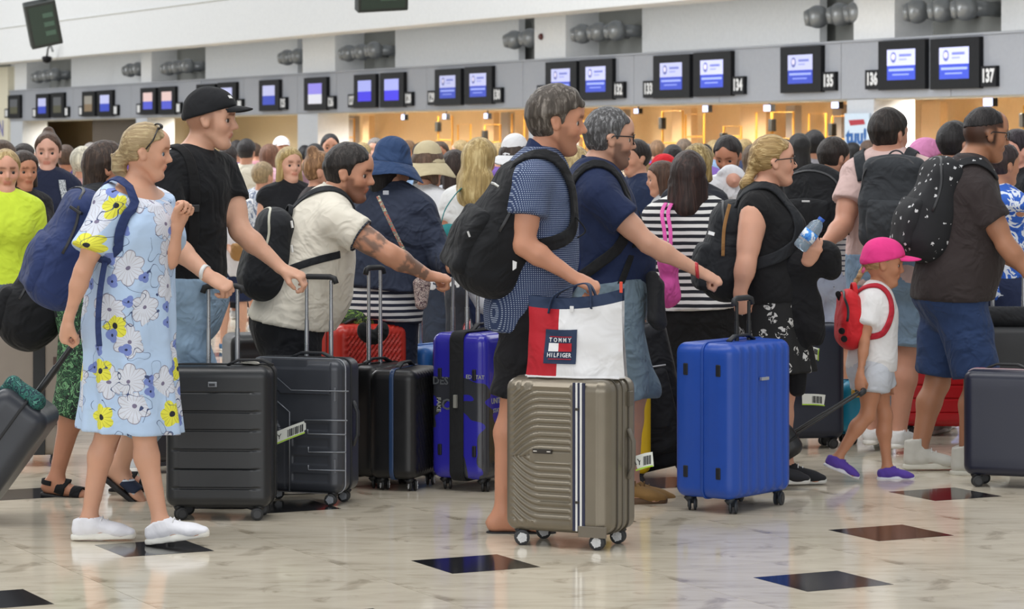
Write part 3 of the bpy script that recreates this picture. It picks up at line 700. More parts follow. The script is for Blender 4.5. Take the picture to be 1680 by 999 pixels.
        sdf_obj('sole', so, plastic(sole, 0.6), root, (0.0066 if H.d < 14.2 else 0.0095)*H.res, cuts=[(q(0, 0.028), nz(n-t*0.05)), (q(0, 0.0), -n)])
        if laces:
            mb = MB()
            for i in range(4):
                x = 0.055+0.022*i; z = 0.094-0.0135*i
                mb.tube([q(x, z-0.012, -0.03), q(x+0.004, z+0.004, 0), q(x+0.002, z-0.012, 0.03)], 0.0032*s, 6)
            mb.obj('laces', cloth(laces), root, True)
        return root
    def sandal(H, k, col='#17181b', straps=((0.07, 0.1), (0.0, 0.06)), name='sandal', back=True, wide=0.022, sole='#1b1b1d', strapmat=None):
        s = H.s; a = H.an[k]; t = H.ft[k]; sd = nz(np.cross(UP, t)); n = nz(np.cross(t, sd)); b = a-n*0.085*s
        root = empty(name, b-wloc(H.root)); root.parent = H.root; q = lambda x, z, y=0.0: b+t*x*s+n*z*s+sd*y*s
        so = [Pr(q(-0.03, 0.0), q(0.07, 0.0), 0.037*s, 0.036*s, sd, 0.04*s, 0.04*s, k=0.01), Pr(q(0.07, 0.0), q(0.175, 0.0), 0.042*s, 0.034*s, sd, 0.036*s, 0.03*s, k=0.01)]
        sdf_obj('sole', so, plastic(sole, 0.7), root, 0.006*H.res, cuts=[(q(0, 0.006), n), (q(0, -0.016), -n)])
        fp = H.foot(k)+H.leg(k)[-1:]; m = strapmat or cloth(col)
        for x, w in straps:
            pts = [q(x+0.01*math.sin(i/8*math.pi), 0.0+0.055*math.sin(i/8*math.pi), 0.05*math.cos(i/8*math.pi)) for i in range(9)]
            pp, gg = drape(fp, pts, 0.003); mb = MB(); mb.tube(pp, 0.004, 8, flat=(w*0.5*s, 0.0035), side=np.array(t)); mb.obj('strap', m, root, True)
        if back:
            pts = [q(-0.01-0.055*math.sin(i/8*math.pi), 0.06, 0.045*math.cos(i/8*math.pi)) for i in range(9)]
            pp, gg = drape(fp, pts, 0.003); mb = MB(); mb.tube(pp, 0.004, 8, flat=(0.012*s, 0.0035), side=n); mb.obj('strap', m, root, True)
        return root
    def strap(H, pts, mat, parent, w=0.03, th=0.004, name='strap', prims=None, off=0.004, n=24, side=None):
        """pts in torso coordinates (front, left, up) from the neck; smoothed, laid on the shirt"""
        p = np.array([H.neck+H.F*a*H.s+H.S*b*H.s+H.U*c*H.s for a, b, c in pts]) if prims != 'world' else np.array(pts, float)
        tt = np.linspace(0, len(p)-1, n); i = np.clip(tt.astype(int), 0, len(p)-2); fr = (tt-i)[:, None]
        p0, p1, p2, p3 = p[np.maximum(i-1, 0)], p[i], p[i+1], p[np.minimum(i+2, len(p)-1)]
        c = 0.5*((2*p1)+(-p0+p2)*fr+(2*p0-5*p1+4*p2-p3)*fr**2+(-p0+3*p1-3*p2+p3)*fr**3)
        if prims == 'world': 
            mb = MB(); mb.tube(list(c), 0.01, 8, flat=(w/2, th/2), side=side if side is not None else H.S); return mb.obj(name, mat, parent, True)
        c, g = drape(H.shirt_prims, c, off)
        T = np.gradient(c, axis=0); sd = np.cross(g, T)
        mb = MB(); mb.tube(list(c), 0.01, 8, flat=(w/2, th/2), side=sd); return mb.obj(name, mat, parent, True)
    def t(H, a, b, c): return H.neck+H.F*a*H.s+H.S*b*H.s+H.U*c*H.s
def frame(f, u):
    """3x3 whose columns are front, left, up"""
    f = nz(f); l = nz(np.cross(u, f)); u = np.cross(f, l); return np.stack([f, l, u], 1)
# ------------------------------------------------------------------ hall: floor
AX = np.array([-0.4504, 0.8928]); BX = np.array([0.8928, 0.4504])     # floor and wall run along AX; BX crosses it
def marble():
    t = NT('polished_marble'); co = t.coord()
    n1 = t.noise(t.coord('Object', (1, 1, 1), (0, 0, 0.47)), 2.2, 6, 0.6, 1.2); n2 = t.noise(t.coord('Object', (0.8, 3.0, 1), (0, 0, 0.47)), 3.5, 6, 0.62, 0.8)
    c = t.ramp(n2, [(0.30, srgb('#b3a894')), (0.44, srgb('#cdc3b0')), (0.56, srgb('#d6ccb9')), (0.75, srgb('#dcd1bd'))])
    v = t.ramp(n1, [(0.36, srgb('#8f8470')), (0.42, srgb('#ffffff')), (1, srgb('#ffffff'))])
    m = t.new('ShaderNodeMix', data_type='RGBA', blend_type='MULTIPLY'); m.inputs[0].default_value = 0.42
    t.link(c, m.inputs[6]); t.link(v, m.inputs[7]); t.base(m.outputs[2])
    t.rough(t.math('MULTIPLY_ADD', n1, 0.10, 0.06)); t.b.inputs['Specular IOR Level'].default_value = 0.55
    return t.m
def blackstone():
    t = NT('black_marble'); co = t.coord(); n = t.noise(co, 6, 6, 0.7, 1.5)
    t.base(t.ramp(n, [(0.3, srgb('#17171a')), (0.62, srgb('#232326')), (0.70, srgb('#4a4a4c'))])); t.rough(0.1); return t.m
M_MARBLE = marble(); M_BLACK = blackstone(); M_JOINT = plastic('#8c8474', 0.6)
floor = mesh_obj('floor', [(-60, -5, -0.012), (60, -5, -0.012), (60, 140, -0.012), (-60, 140, -0.012)], [(0, 1, 2, 3)], M_JOINT, None, False); tag(floor, kind='structure')
PA = 0.96; A0 = 9.21; B0 = 3.29
def ab(a, b): return AX*a+BX*b
near = []; far_v = []; far_f = []; blk_far = MB()
g = 0.0011
for i in range(-14, 130):
    for j in range(-110, 130):
        a0 = A0+i*PA; b0 = B0+j*PA; c = ab(a0+PA/2, b0+PA/2)
        if c[1] < 8.5 or c[1] > 125 or abs(c[0]) > 0.30*c[1]+3: continue
        black = ((i+j) % 2 == 1)
        isnear = c[1] < 16.5 and abs(c[0]) < 0.19*c[1]+0.9
        if isnear: near.append((c, black))
        else:
            n = len(far_v); far_v += [(*ab(a0+g, b0+g), 0), (*ab(a0+PA-g, b0+g), 0), (*ab(a0+PA-g, b0+PA-g), 0), (*ab(a0+g, b0+PA-g), 0)]; far_f.append((n, n+3, n+2, n+1))
            if black and c[1] < 60:
                h = 0.186; blk_far.add([(*(c+AX*u*h+BX*v*h), 0.0008) for u, v in ((-1, -1), (-1, 1), (1, 1), (1, -1))], [(0, 1, 2, 3)])
RF = np.array([[AX[0], -BX[0], 0], [AX[1], -BX[1], 0], [0, 0, 1.]])
def slab(half, th, bev):
    mb = MB(); mb.box((0, 0, -th/2), (half, half, th/2), RF); return mb
proto = {}
for c, black in near:
    if 's' not in proto: o = slab(PA/2-g, 0.012, 0).obj('marble_tile', M_MARBLE, floor); proto['s'] = o; o.location = (c[0], c[1], 0)
    else: o = proto['s'].copy(); COL.objects.link(o); o.location = (c[0], c[1], 0)
    if black:
        if 'b' not in proto: q = slab(0.186, 0.006, 0).obj('black_tile', M_BLACK, floor); proto['b'] = q
        else: q = proto['b'].copy(); COL.objects.link(q)
        q.location = (c[0], c[1], 0.0006)
o = mesh_obj('far_tiles', far_v, far_f, M_MARBLE, floor, False); tag(o, kind='stuff')
o = blk_far.obj('far_black_tiles', M_BLACK, floor); tag(o, kind='stuff')

# ------------------------------------------------------------------ hall: check-in wall
RW = np.array([7.67, 42.0]); WN = np.array([-0.8928, -0.4504])     # right-hand point of the wall face; normal to the hall
def wt(px):
    u = (px-CX)/FPX; return (u*RW[1]-RW[0])/(AX[0]-u*AX[1])
def wp(t, z, out=0.0):
    p = RW+AX*t+WN*out; return np.array([p[0], p[1], z])
def wz(px, py):
    t = wt(px); d = RW[1]+AX[1]*t; return EYE-(py-HORIZ)/FPX*d
WR = np.stack([np.array([*AX, 0]), np.array([*WN, 0]), UP], 1)
def wbox(mb, t0, t1, z0, z1, o0, o1, bev=0.0):
    return mb.box(wp((t0+t1)/2, (z0+z1)/2, (o0+o1)/2), (abs(t1-t0)/2, abs(o1-o0)/2, abs(z1-z0)/2), WR, bev)
def paint(col, rough=0.6):
    return plastic(col, rough, 0.3)
M_WHITE = paint('#e6e7e7'); M_BAND = paint('#9a9da4', 0.45); M_DARK = plastic('#0f1014', 0.5, 0.25); M_ALC = paint('#93948f')
T0, T1 = -9.0, 75.0
mb = MB(); wbox(mb, T0, T1, 4.14, 12.0, 0.25, 1.0); wbox(mb, T0, T1, 5.19, 5.22, 1.0, 1.02); beam = mb.obj('wall_back_bulkhead', M_WHITE); tag(beam, kind='structure')
mb = MB(); wbox(mb, T0, T1, 5.175, 5.20, 1.0, 1.012); mb.obj('groove', paint('#9c9a86'), beam)
mb = MB(); wbox(mb, T0, T1, 3.2, 4.6, -1.2, -0.9); upw = mb.obj('wall_back_upper', M_ALC); tag(upw, kind='structure')
# fascia of grey panels
fas = empty('wall_back_fascia', wp(0, 0)); tag(fas, kind='structure')
edges = [T0]+[wt(x) for x in (1560, 1380, 1180, 1040, 858, 700, 552, 488, 400, 330, 215, 120, 40)]+[T1]
for a, b in zip(edges[:-1], edges[1:]):
    mb = MB(); wbox(mb, a+0.008, b-0.008, 2.37, 3.33, -0.25, 0.0); mb.obj('fascia_panel', M_BAND, fas)
mb = MB(); wbox(mb, T0, T1, 3.30, 3.335, -0.9, 0.03); mb.obj('fascia_trim', M_BAND, fas)
mb = MB(); wbox(mb, T0, T1, 2.34, 2.42, -0.4, -0.05); mb.obj('fascia_underside', paint('#b9b4a8'), fas)
# white infill boards and columns above the fascia
def infill(x0, x1, out=-0.55):
    mb = MB(); wbox(mb, wt(x0), wt(x1), 3.33, 4.3, out-0.15, out); tag(mb.obj('wall_back_infill', M_WHITE), kind='structure')
for x0, x1 in ((1900, 1595), (1300, 1012), (812, 612), (454, 305), (201, 88)): infill(x0, x1)
def column(x0, x1, zt=4.3, out=-0.15):
    mb = MB(); wbox(mb, wt(x0), wt(x1), 3.33, zt, out-0.9, out); c = mb.obj('wall_back_pier', M_WHITE); tag(c, kind='structure'); return c
for x0, x1 in ((1455, 1388), (917, 866), (540, 487), (240, 223), (36, 10)): column(x0, x1)
mb = MB(); mb.lathe(wp(wt(878), wz(878, 60), -0.14), (*WN, 0), [(0, 0.07), (0.05, 0.05)], 12); tag(mb.obj('alarm_sounder', plastic('#5a2a24')), 'small dark red alarm sounder on white pier above the counters', 'alarm')
# jet nozzles: three to a bay
M_NOZ = plastic('#8b8e90', 0.3, 0.5, 0.3)
noz = None
def nozzle_at(x, y, r):
    t = wt(x); z = wz(x, y); c = wp(t, z, -0.25); ax = np.array([*(WN*0.75-AX*(-0.66)), -0.12])
    root = empty('air_nozzle', c); ax = nz(ax); R = 0.2*r
    mb = MB(); prof = [(-math.cos(a)*R, max(0.001, math.sin(a)*R)) for a in np.linspace(0.3, 2.35, 9)]
    mb.lathe(c, ax, prof, 18); mb.obj('ball', M_NOZ, root, True)
    mb = MB(); mb.lathe(c+ax*R*0.6, ax, [(0, R*0.8), (R*0.5, R*0.62), (R*0.5, R*0.52), (R*0.1, R*0.48)], 18); mb.obj('spout', M_NOZ, root, True)
    mb = MB(); mb.lathe(c+ax*R*0.72, ax, [(0, R*0.5), (0.01, R*0.5)], 14); mb.obj('throat', plastic('#101112', 0.8), root, True)
    mb = MB(); mb.lathe(c-np.array([*WN, 0])*0.7, (*WN, 0), [(0, R*0.6), (0.6, R*0.6)], 18); mb.obj('collar', M_NOZ, root, True)
    return root
NZ = [('rightmost nozzle bay', [(1562, 13), (1524, 16), (1483, 18)], 1.0), ('nozzle bay beside the wide pier, left of it', [(1386, 20), (1358, 23), (1321, 27)], 1.0),
      ('nozzle bay right of the middle pier', [(992, 50), (964, 52), (937, 55)], 1.0), ('nozzle bay just left of the middle pier', [(852, 62), (826, 65)], 1.0),
      ('nozzle bay above the fifth screen pair', [(598, 82), (577, 85), (556, 87)], 1.0), ('nozzle bay above the capped man', [(474, 92), (456, 94)], 1.0),
      ('nozzle bay on the far left', [(293, 108), (277, 110), (263, 112)], 1.0), ('pair of nozzles left of the far pier', [(213, 113), (200, 115)], 1.0), ('leftmost nozzle bay', [(77, 122), (64, 124), (51, 126)], 1.0)]
for nm, pts, r in NZ:
    for i, (x, y) in enumerate(pts):
        o = nozzle_at(x, y, r); w = ['nearest', 'middle', 'farthest'][i] if len(pts) == 3 else ['nearer', 'farther'][i]
        tag(o, f'{w} round grey air nozzle in the {nm}', 'nozzle', 'air nozzles above the fascia')
ORDW = ['first', 'second', 'third', 'fourth', 'fifth', 'sixth', 'seventh', 'eighth', 'ninth', 'tenth', 'eleventh', 'twelfth', 'thirteenth', 'fourteenth', 'fifteenth', 'sixteenth', 'seventeenth', 'eighteenth', 'nineteenth', 'twentieth', 'twenty-first', 'twenty-second', 'twenty-third']
# screens: (frame x0,x1,y0,y1 at the frame centre, number, plate side, brightness)
M_NUM = plastic('#d9dadb', 0.5)
def screen_mat(kind):
    t = NT('flight_screen'); 
    return t.m
SCR = [(1533, 1614, 62, 146, '137', 'r', 1.0, 0), (1448, 1525, 66, 147, '136', 'l', 1.0, 0), (1287, 1354, 76, 152, '135', 'r', 0.45, 0), (1144, 1206, 85, 158, '134', 'r', 0.9, 0), (1078, 1138, 90, 161, '133', 'l', 0.55, 0),
       (957, 1011, 97, 164, '132', 'r', 0.75, 0), (901, 952, 101, 166, '131', 'l', 0.6, 0), (768, 813, 109, 171, '130', 'r', 0.6, 0), (719, 762, 113, 173, '129', 'l', 0.45, 0), (629, 668, 119, 176, '128', 'r', 0.8, 1), (586, 622, 122, 177, '127', 'l', 0.7, 1),
       (504, 541, 127, 181, '126', 'r', 0.6, 2), (430, 463, 131, 182, '125', 'r', 0.4, 0), (362, 392, 135, 184, '124', 'r', 0.5, 0), (327, 357, 138, 185, '123', 'l', 0.3, 0), (265, 292, 142, 188, '122', 'r', 0.6, 3), (235, 260, 144, 188, '121', 'l', 0.6, 3),
       (164, 189, 148, 191, '120', 'r', 0.4, 0), (139, 160, 150, 191, '119', 'l', 0.35, 4), (88, 109, 152, 193, '118', 'r', 0.3, 5), (63, 84, 154, 194, '117', 'l', 0.3, 0), (17, 37, 156, 194, '116', 'l', 0.3, 5)]
for x0, x1, y0, y1, num, side, br, kind in SCR:
    xc = (x0+x1)/2; ta, tb = wt(x1), wt(x0); z0, z1 = wz(xc, y1), wz(xc, y0); tc = (ta+tb)/2; w = (tb-ta); zc = (z0+z1)/2
    lab = f'{ORDW[137-int(num)]} check-in screen from the right on the grey fascia'+(f', plate reading {num}' if int(num) > 126 else ', small and far off')
    root = empty('checkin_screen', wp(tc, z0, 0.0), lab, 'screen', 'check-in screens on the fascia')
    mb = MB(); wbox(mb, ta, tb, z0, z1, 0.0, 0.09, 0.01); mb.obj('housing', M_DARK, root)
    sw, sh = w*0.60, (z1-z0)*0.62; zc2 = zc+0.005
    def panel(name, u0, u1, v0, v1, mat, o=0.093):
        # u 0..1 left->right as seen, v 0..1 bottom->top
        mb = MB(); wbox(mb, tc+sw/2-u1*sw, tc+sw/2-u0*sw, zc2-sh/2+v0*sh, zc2-sh/2+v1*sh, o-0.004, o); return mb.obj(name, mat, scr)
    mb = MB(); wbox(mb, tc-sw/2, tc+sw/2, zc2-sh/2, zc2+sh/2, 0.088, 0.092); scr = mb.obj('display', glow({0: '#3347b8', 1: '#3b30d8', 2: '#cfd0dc', 3: '#4a52c0', 4: '#7d6a52', 5: '#4d4c3a'}[kind], 0.6*br), root)
    top = {0: '#b9bde6', 1: '#9aa0e0', 2: '#8a80dc', 3: '#d3b7b4', 4: '#8c8880', 5: '#54565a'}[kind]
    panel('upper_field', 0, 1, 0.47, 1, glow(top, 0.65*br))
    if kind == 0 and int(num) >= 129:
        rr = np.array([*(-AX), 0])
        q = lambda u, v, o=0.096: wp(tc+sw/2-u*sw, zc2-sh/2+v*sh, o)
        mb = MB(); pts = [q(0.14+0.19*(0.5+0.5*math.cos(a)), 0.75+0.17*math.sin(a)*(1 if math.sin(a) > 0 else 1.1)) for a in np.linspace(0, 2*math.pi, 15)[:-1]]; mb.prism(pts, np.array([*WN, 0])*0.002); fix_normals(mb.obj('emblem', glow('#6068a8', 0.5*br), scr))
        mb = MB(); pts = [q(0.14+0.19*(0.5+0.36*math.cos(a)), 0.76+0.1*math.sin(a), 0.0985) for a in np.linspace(0, 2*math.pi, 13)[:-1]]; mb.prism(pts, np.array([*WN, 0])*0.002); fix_normals(mb.obj('emblem_field', glow('#c9c4dc', 0.8*br), scr))
        panel('text_line', 0.44, 0.86, 0.76, 0.84, glow('#6f78c0', 0.6*br), 0.097); panel('text_line', 0.44, 0.7, 0.64, 0.69, glow('#8f96cc', 0.7*br), 0.097)
        panel('text_line', 0.07, 0.95, 0.29, 0.37, glow('#8f9ee4', 0.8*br), 0.097); panel('text_line', 0.2, 0.78, 0.15, 0.2, glow('#7f8edc', 0.7*br), 0.097)
    # number plate
    pw = w*0.31; ph = (z1-z0)*0.40; zb = z0+0.02
    ta2, tb2 = (ta-pw, ta) if side == 'r' else (tb, tb+pw)
    mb = MB(); wbox(mb, ta2, tb2, zb, zb+ph, 0.0, 0.07); pl = mb.obj('number_plate', M_DARK, root)
    if int(num) >= 125: text_mesh(num, ph*0.86, wp((ta2+tb2)/2, zb+ph/2, 0.075), (*(-AX), 0), UP, M_NUM, pl, 'number', 0.004, xs=pw/ph*0.62, bold=0.012)
    else:
        mb = MB(); wbox(mb, ta2+pw*0.2, tb2-pw*0.2, zb+ph*0.15, zb+ph*0.85, 0.07, 0.074); mb.obj('number', M_NUM, pl)
# hanging monitors
def monitor(cx, y0, y1, w, label, roll):
    d = 40.0; c = P(cx, (y0+y1)/2, d); h = (y1-y0)/FPX*d; ww = w/FPX*d
    root = empty('hanging_monitor', c, label, 'monitor', 'hanging flight monitors')
    f = nz(np.array([0.30, -0.9, -0.28])); R = frame(f, UP); R = np.stack([R[:, 0], rotv(R[:, 1], f, roll), rotv(R[:, 2], f, roll)], 1)
    mb = MB(); mb.box(c, (0.10, ww/2, h/2), R, 0.02); mb.obj('housing', plastic('#1c211f', 0.4), root)
    mb = MB(); mb.box(c+R[:, 0]*0.102, (0.004, ww/2-0.05, h/2-0.05), R); s = mb.obj('display', glow('#1c2a22', 0.2), root)
    mb = MB()
    for i in range(3): mb.box(c+R[:, 0]*0.108+R[:, 2]*(h*0.2-0.2*h*i)+R[:, 1]*0.08, (0.002, ww*0.16, h*0.05), R)
    mb.obj('text_line', glow('#34483c', 0.3), s)
    mb = MB(); mb.cyl(c+UP*h*0.4, c+UP*3.5, 0.04, 10); mb.obj('drop_rod', plastic('#3a3d3d'), root)
monitor(70, 0, 76, 52, 'tilted dark flight monitor hanging at the upper left corner', 13)
monitor(626, -58, 18, 86, 'dark flight monitor hanging at the top edge near the middle', 4)
c = wp(wt(148), wz(148, 92), 1.3); root = empty('dome_camera', c, 'small black dome camera on a bracket under the white bulkhead', 'camera')
mb = MB(); mb.lathe(c-UP*0.22, UP, [(0, 0.04), (0.05, 0.12), (0.16, 0.15), (0.2, 0.1)], 14); mb.obj('dome', M_DARK, root, True)
mb = MB(); mb.tube([c-UP*0.02, c+UP*0.2-np.array([*AX, 0])*0.1, c+UP*0.3-np.array([*AX, 0])*0.35, c+UP*0.1-np.array([*AX, 0])*0.55], 0.03, 8); mb.obj('bracket', plastic('#77797a'), root, True)
# ------------------------------------------------------------------ check-in bays under the fascia
M_WARM = paint('#c9ab86'); M_WARM2 = paint('#dcc29c'); M_GREYP = paint('#8d8580'); M_GOLD = plastic('#c08a35', 0.35, 0.5, 0.5); M_CREAM = paint('#c3b59a')
mb = MB(); wbox(mb, T0, wt(395), 0, 2.9, -3.4, -3.2); w = mb.obj('wall_back', M_WARM2); tag(w, kind='structure')
mb = MB(); wbox(mb, wt(395), T1+5, 0, 2.9, -3.4, -3.2); w = mb.obj('wall_back_far', M_CREAM); tag(w, kind='structure')
mb = MB(); wbox(mb, T0, T1, 2.75, 2.82, -3.3, -0.3); w = mb.obj('ceiling', paint('#c9b48e')); tag(w, kind='structure')
mb = MB(); wbox(mb, wt(222), wt(125), 0.0, 2.36, -0.8, -0.5); w = mb.obj('wall_back_hoarding', paint('#5f564d')); tag(w, kind='structure')
def pier(x0, x1, lab, m=None, out=-0.02):
    mb = MB(); wbox(mb, wt(x1), wt(x0), 0, 2.36, out-0.8, out); tag(mb.obj('wall_back_pillar', m or paint('#bcc0c6')), lab, kind='structure')
pier(1388, 1432, None); pier(487, 520, None); pier(866, 890, None); pier(10, 36, None); pier(222, 240, None)
rng = random.Random(3)
# grey and tan partition boards, gold trolley-like frames on the back wall
for i, (x, wd, m) in enumerate(((1640, 26, 0), (1590, 20, 1), (1275, 20, 0), (1240, 24, 1), (1183, 14, 0), (1110, 14, 0), (1052, 40, 1), (845, 12, 0), (810, 12, 0), (665, 12, 0), (640, 16, 1), (760, 40, 1), (450, 10, 1), (425, 14, 0), (1520, 30, 1), (1330, 30, 1), (940, 30, 1))):
    a, b = wt(x+wd/2), wt(x-wd/2); mb = MB(); wbox(mb, a, b, 0.0, 2.35, -2.6, -2.45)
    tag(mb.obj('partition_board', (M_GREYP, M_WARM)[m]), f"{'grey' if m == 0 else 'tan'} partition board in the check-in bays, {['first','second','third','fourth','fifth','sixth','seventh','eighth','ninth'][sum(1 for q in ((1640, 0), (1590, 1), (1275, 0), (1240, 1), (1183, 0), (1110, 0), (1052, 1), (845, 0), (810, 0), (665, 0), (640, 1), (760, 1), (450, 1), (425, 0), (1520, 1), (1330, 1), (940, 1)) if q[1] == m and q[0] > x)]} {'grey' if m == 0 else 'tan'} one from the right", 'partition', 'partition boards')
nm = 0
for x in (1660, 1610, 1560, 1310, 1260, 1215, 1160, 1130, 1080, 1020, 985, 830, 790, 740, 700, 655, 625, 470, 440):
    t = wt(x); root = empty('gold_rack', wp(t, 0, -1.6), f'gold tubular rack frame behind the counters, {ORDW[nm]} from the right', 'rack', 'gold rack frames'); nm += 1
    mb = MB(); w = rng.uniform(0.25, 0.45); zt = rng.uniform(1.95, 2.3); zl = rng.uniform(1.55, 1.8)
    mb.tube([wp(t-w, 0, -1.6), wp(t-w, zt, -1.6), wp(t+w, zt, -1.6), wp(t+w, 0, -1.6)], 0.022, 6); mb.obj('frame', M_GOLD, root)
    mb = MB(); mb.tube([wp(t-w, zl, -1.6), wp(t+w, zl, -1.6)], 0.018, 6); mb.tube([wp(t-w, 1.2, -1.6), wp(t+w, 1.2, -1.6)], 0.018, 6); mb.obj('crossbar', M_GOLD, root)
    if nm % 2: mb = MB(); wbox(mb, t+w-0.05, t+w+0.07, zt-0.35, zt-0.12, -1.66, -1.54, 0.02); mb.obj('reader', plastic('#20201f'), root)
# counters with monitors
k = 0
for x in (1640, 1530, 1330, 1180, 1075, 985, 870, 745, 600, 450):
    t = wt(x); root = empty('checkin_desk', wp(t, 0, 0.1), f'cream check-in desk under the fascia, {["first","second","third","fourth","fifth","sixth","seventh","eighth","ninth","tenth"][k]} from the right', 'desk', 'check-in desks'); k += 1
    mb = MB(); wbox(mb, t-0.8, t+0.8, 0, 1.0, -0.6, 0.0, 0.02); mb.obj('body', M_CREAM, root); mb = MB(); wbox(mb, t-0.85, t+0.85, 1.0, 1.05, -0.65, 0.1); mb.obj('top', M_GREYP, root)
    mb = MB(); wbox(mb, t-0.3, t+0.25, 1.12, 1.5, -0.42, -0.38, 0.01); mb.box(wp(t, 1.09, -0.4), (0.04, 0.04, 0.06), WR); mb.obj('screen', M_DARK, root)
# downlights and small bright information panels under the fascia
k = 0
for x, y, w, h in ((1483, 0, 0, 0), (1565, 163, 22, 15), (1317, 168, 18, 12), (1207, 173, 18, 12), (1107, 174, 14, 12), (995, 178, 12, 9), (828, 184, 11, 10), (752, 186, 11, 10), (685, 187, 11, 10), (618, 188, 10, 10)):
    if w == 0: continue
    t = wt(x); z = wz(x, y+4); d = RW[1]+AX[1]*t; s = d/FPX; c = wp(t, z, -0.7)
    root = empty('info_panel', c, f'small bright hanging panel under the fascia, {["first","second","third","fourth","fifth","sixth","seventh","eighth","ninth"][k]} from the right', 'light panel', 'bright hanging panels'); k += 1
    mb = MB(); mb.box(c, (w*s*0.62, 0.05, h*s/2), WR, 0.01); mb.obj('housing', M_DARK, root); mb = MB(); mb.box(c+np.array([*WN, 0])*0.052, (w*s*0.56, 0.004, h*s/2-0.01), WR); mb.obj('display', glow('#cdd6ff', 2.2), root)
    mb = MB(); mb.cyl(c, c+UP*0.4, 0.015, 6); mb.obj('drop_rod', M_DARK, root)
k = 0
for x in (1640, 1500, 1460, 1240, 1150, 1060, 960, 860, 780, 700, 620, 560, 450, 415, 300, 255, 170, 115, 50):
    t = wt(x); c = wp(t, 2.74, -1.1); root = empty('downlight', c, f'round warm downlight in the bay ceiling, {ORDW[k]} from the right', 'downlight', 'bay downlights'); k += 1
    mb = MB(); mb.lathe(c-UP*0.03, UP, [(0, 0.17), (0.04, 0.2)], 14); mb.obj('trim_ring', paint('#d8d8d8'), root)
    mb = MB(); mb.lathe(c-UP*0.035, UP, [(0, 0.14), (0.006, 0.14)], 14); mb.obj('lamp', glow('#fff2d8', 9), root)
    l = bpy.data.lights.new('downlight_lamp', 'SPOT'); l.energy = 750 if x > 395 else 420; l.color = (1.0, 0.90, 0.76) if x > 395 else (1, 0.93, 0.8); l.spot_size = math.radians(150); l.spot_blend = 0.7; l.shadow_soft_size = 0.14
    o = bpy.data.objects.new('lamp_light', l); COL.objects.link(o); o.parent = root; o.location = (0, 0, -0.06)
# advertising board on the pillar
ta, tb = wt(1428), wt(1388); root = empty('pillar_poster', wp((ta+tb)/2, 0.6, 0.02), 'pale blue notice board with red and blue print on pillar', 'sign')
mb = MB(); wbox(mb, ta, tb, 0.8, 2.13, 0.0, 0.03); brd = mb.obj('board', paint('#c3d3e2', 0.4), root)
w_ = tb-ta; tc = (ta+tb)/2
mb = MB(); mb.prism([wp(tc+w_*0.32, 2.02, 0.032), wp(tc-w_*0.3, 2.03, 0.032), wp(tc-w_*0.35, 1.95, 0.032), wp(tc+w_*0.25, 1.93, 0.032)], np.array([*WN, 0])*0.004); fix_normals(mb.obj('red_heading', paint('#a83a45'), brd))
text_mesh('tuu!', 0.34, wp(tc, 1.74, 0.034), (*(-AX), 0), UP, paint('#2f5f9e'), brd, 'lettering', 0.004, xs=1.1, bold=0.015)
mb = MB(); wbox(mb, tc-w_*0.3, tc+w_*0.32, 1.52, 1.56, 0.03, 0.034); mb.obj('red_line', paint('#b0454c'), brd); mb = MB(); wbox(mb, tc-w_*0.05, tc+w_*0.32, 1.44, 1.49, 0.03, 0.034); mb.obj('blue_line', paint('#3c64a8'), brd)
# cream side wall with violet sign at the far left
u_ = (13-CX)/FPX; tl = (u_*(RW[1]+WN[1]*0.06)-(RW[0]+WN[0]*0.06))/(AX[0]-u_*AX[1])
mb = MB(); wbox(mb, tl, T1+12, 0, 4.1, -0.3, 0.06); w = mb.obj('wall_left', paint('#d6d0bb')); tag(w, kind='structure')
text_mesh('LN', 0.75, wp(tl+0.9, wz(6, 212), 0.075), (*(-AX), 0), UP, paint('#7a78b0'), w, 'lettering', 0.01)
# far end wall closing the hall, high side wall for reflections
mb = MB(); mb.box((-30, 118, 6), (40, 0.3, 6)); w = mb.obj('wall_far', M_WHITE); tag(w, kind='structure')
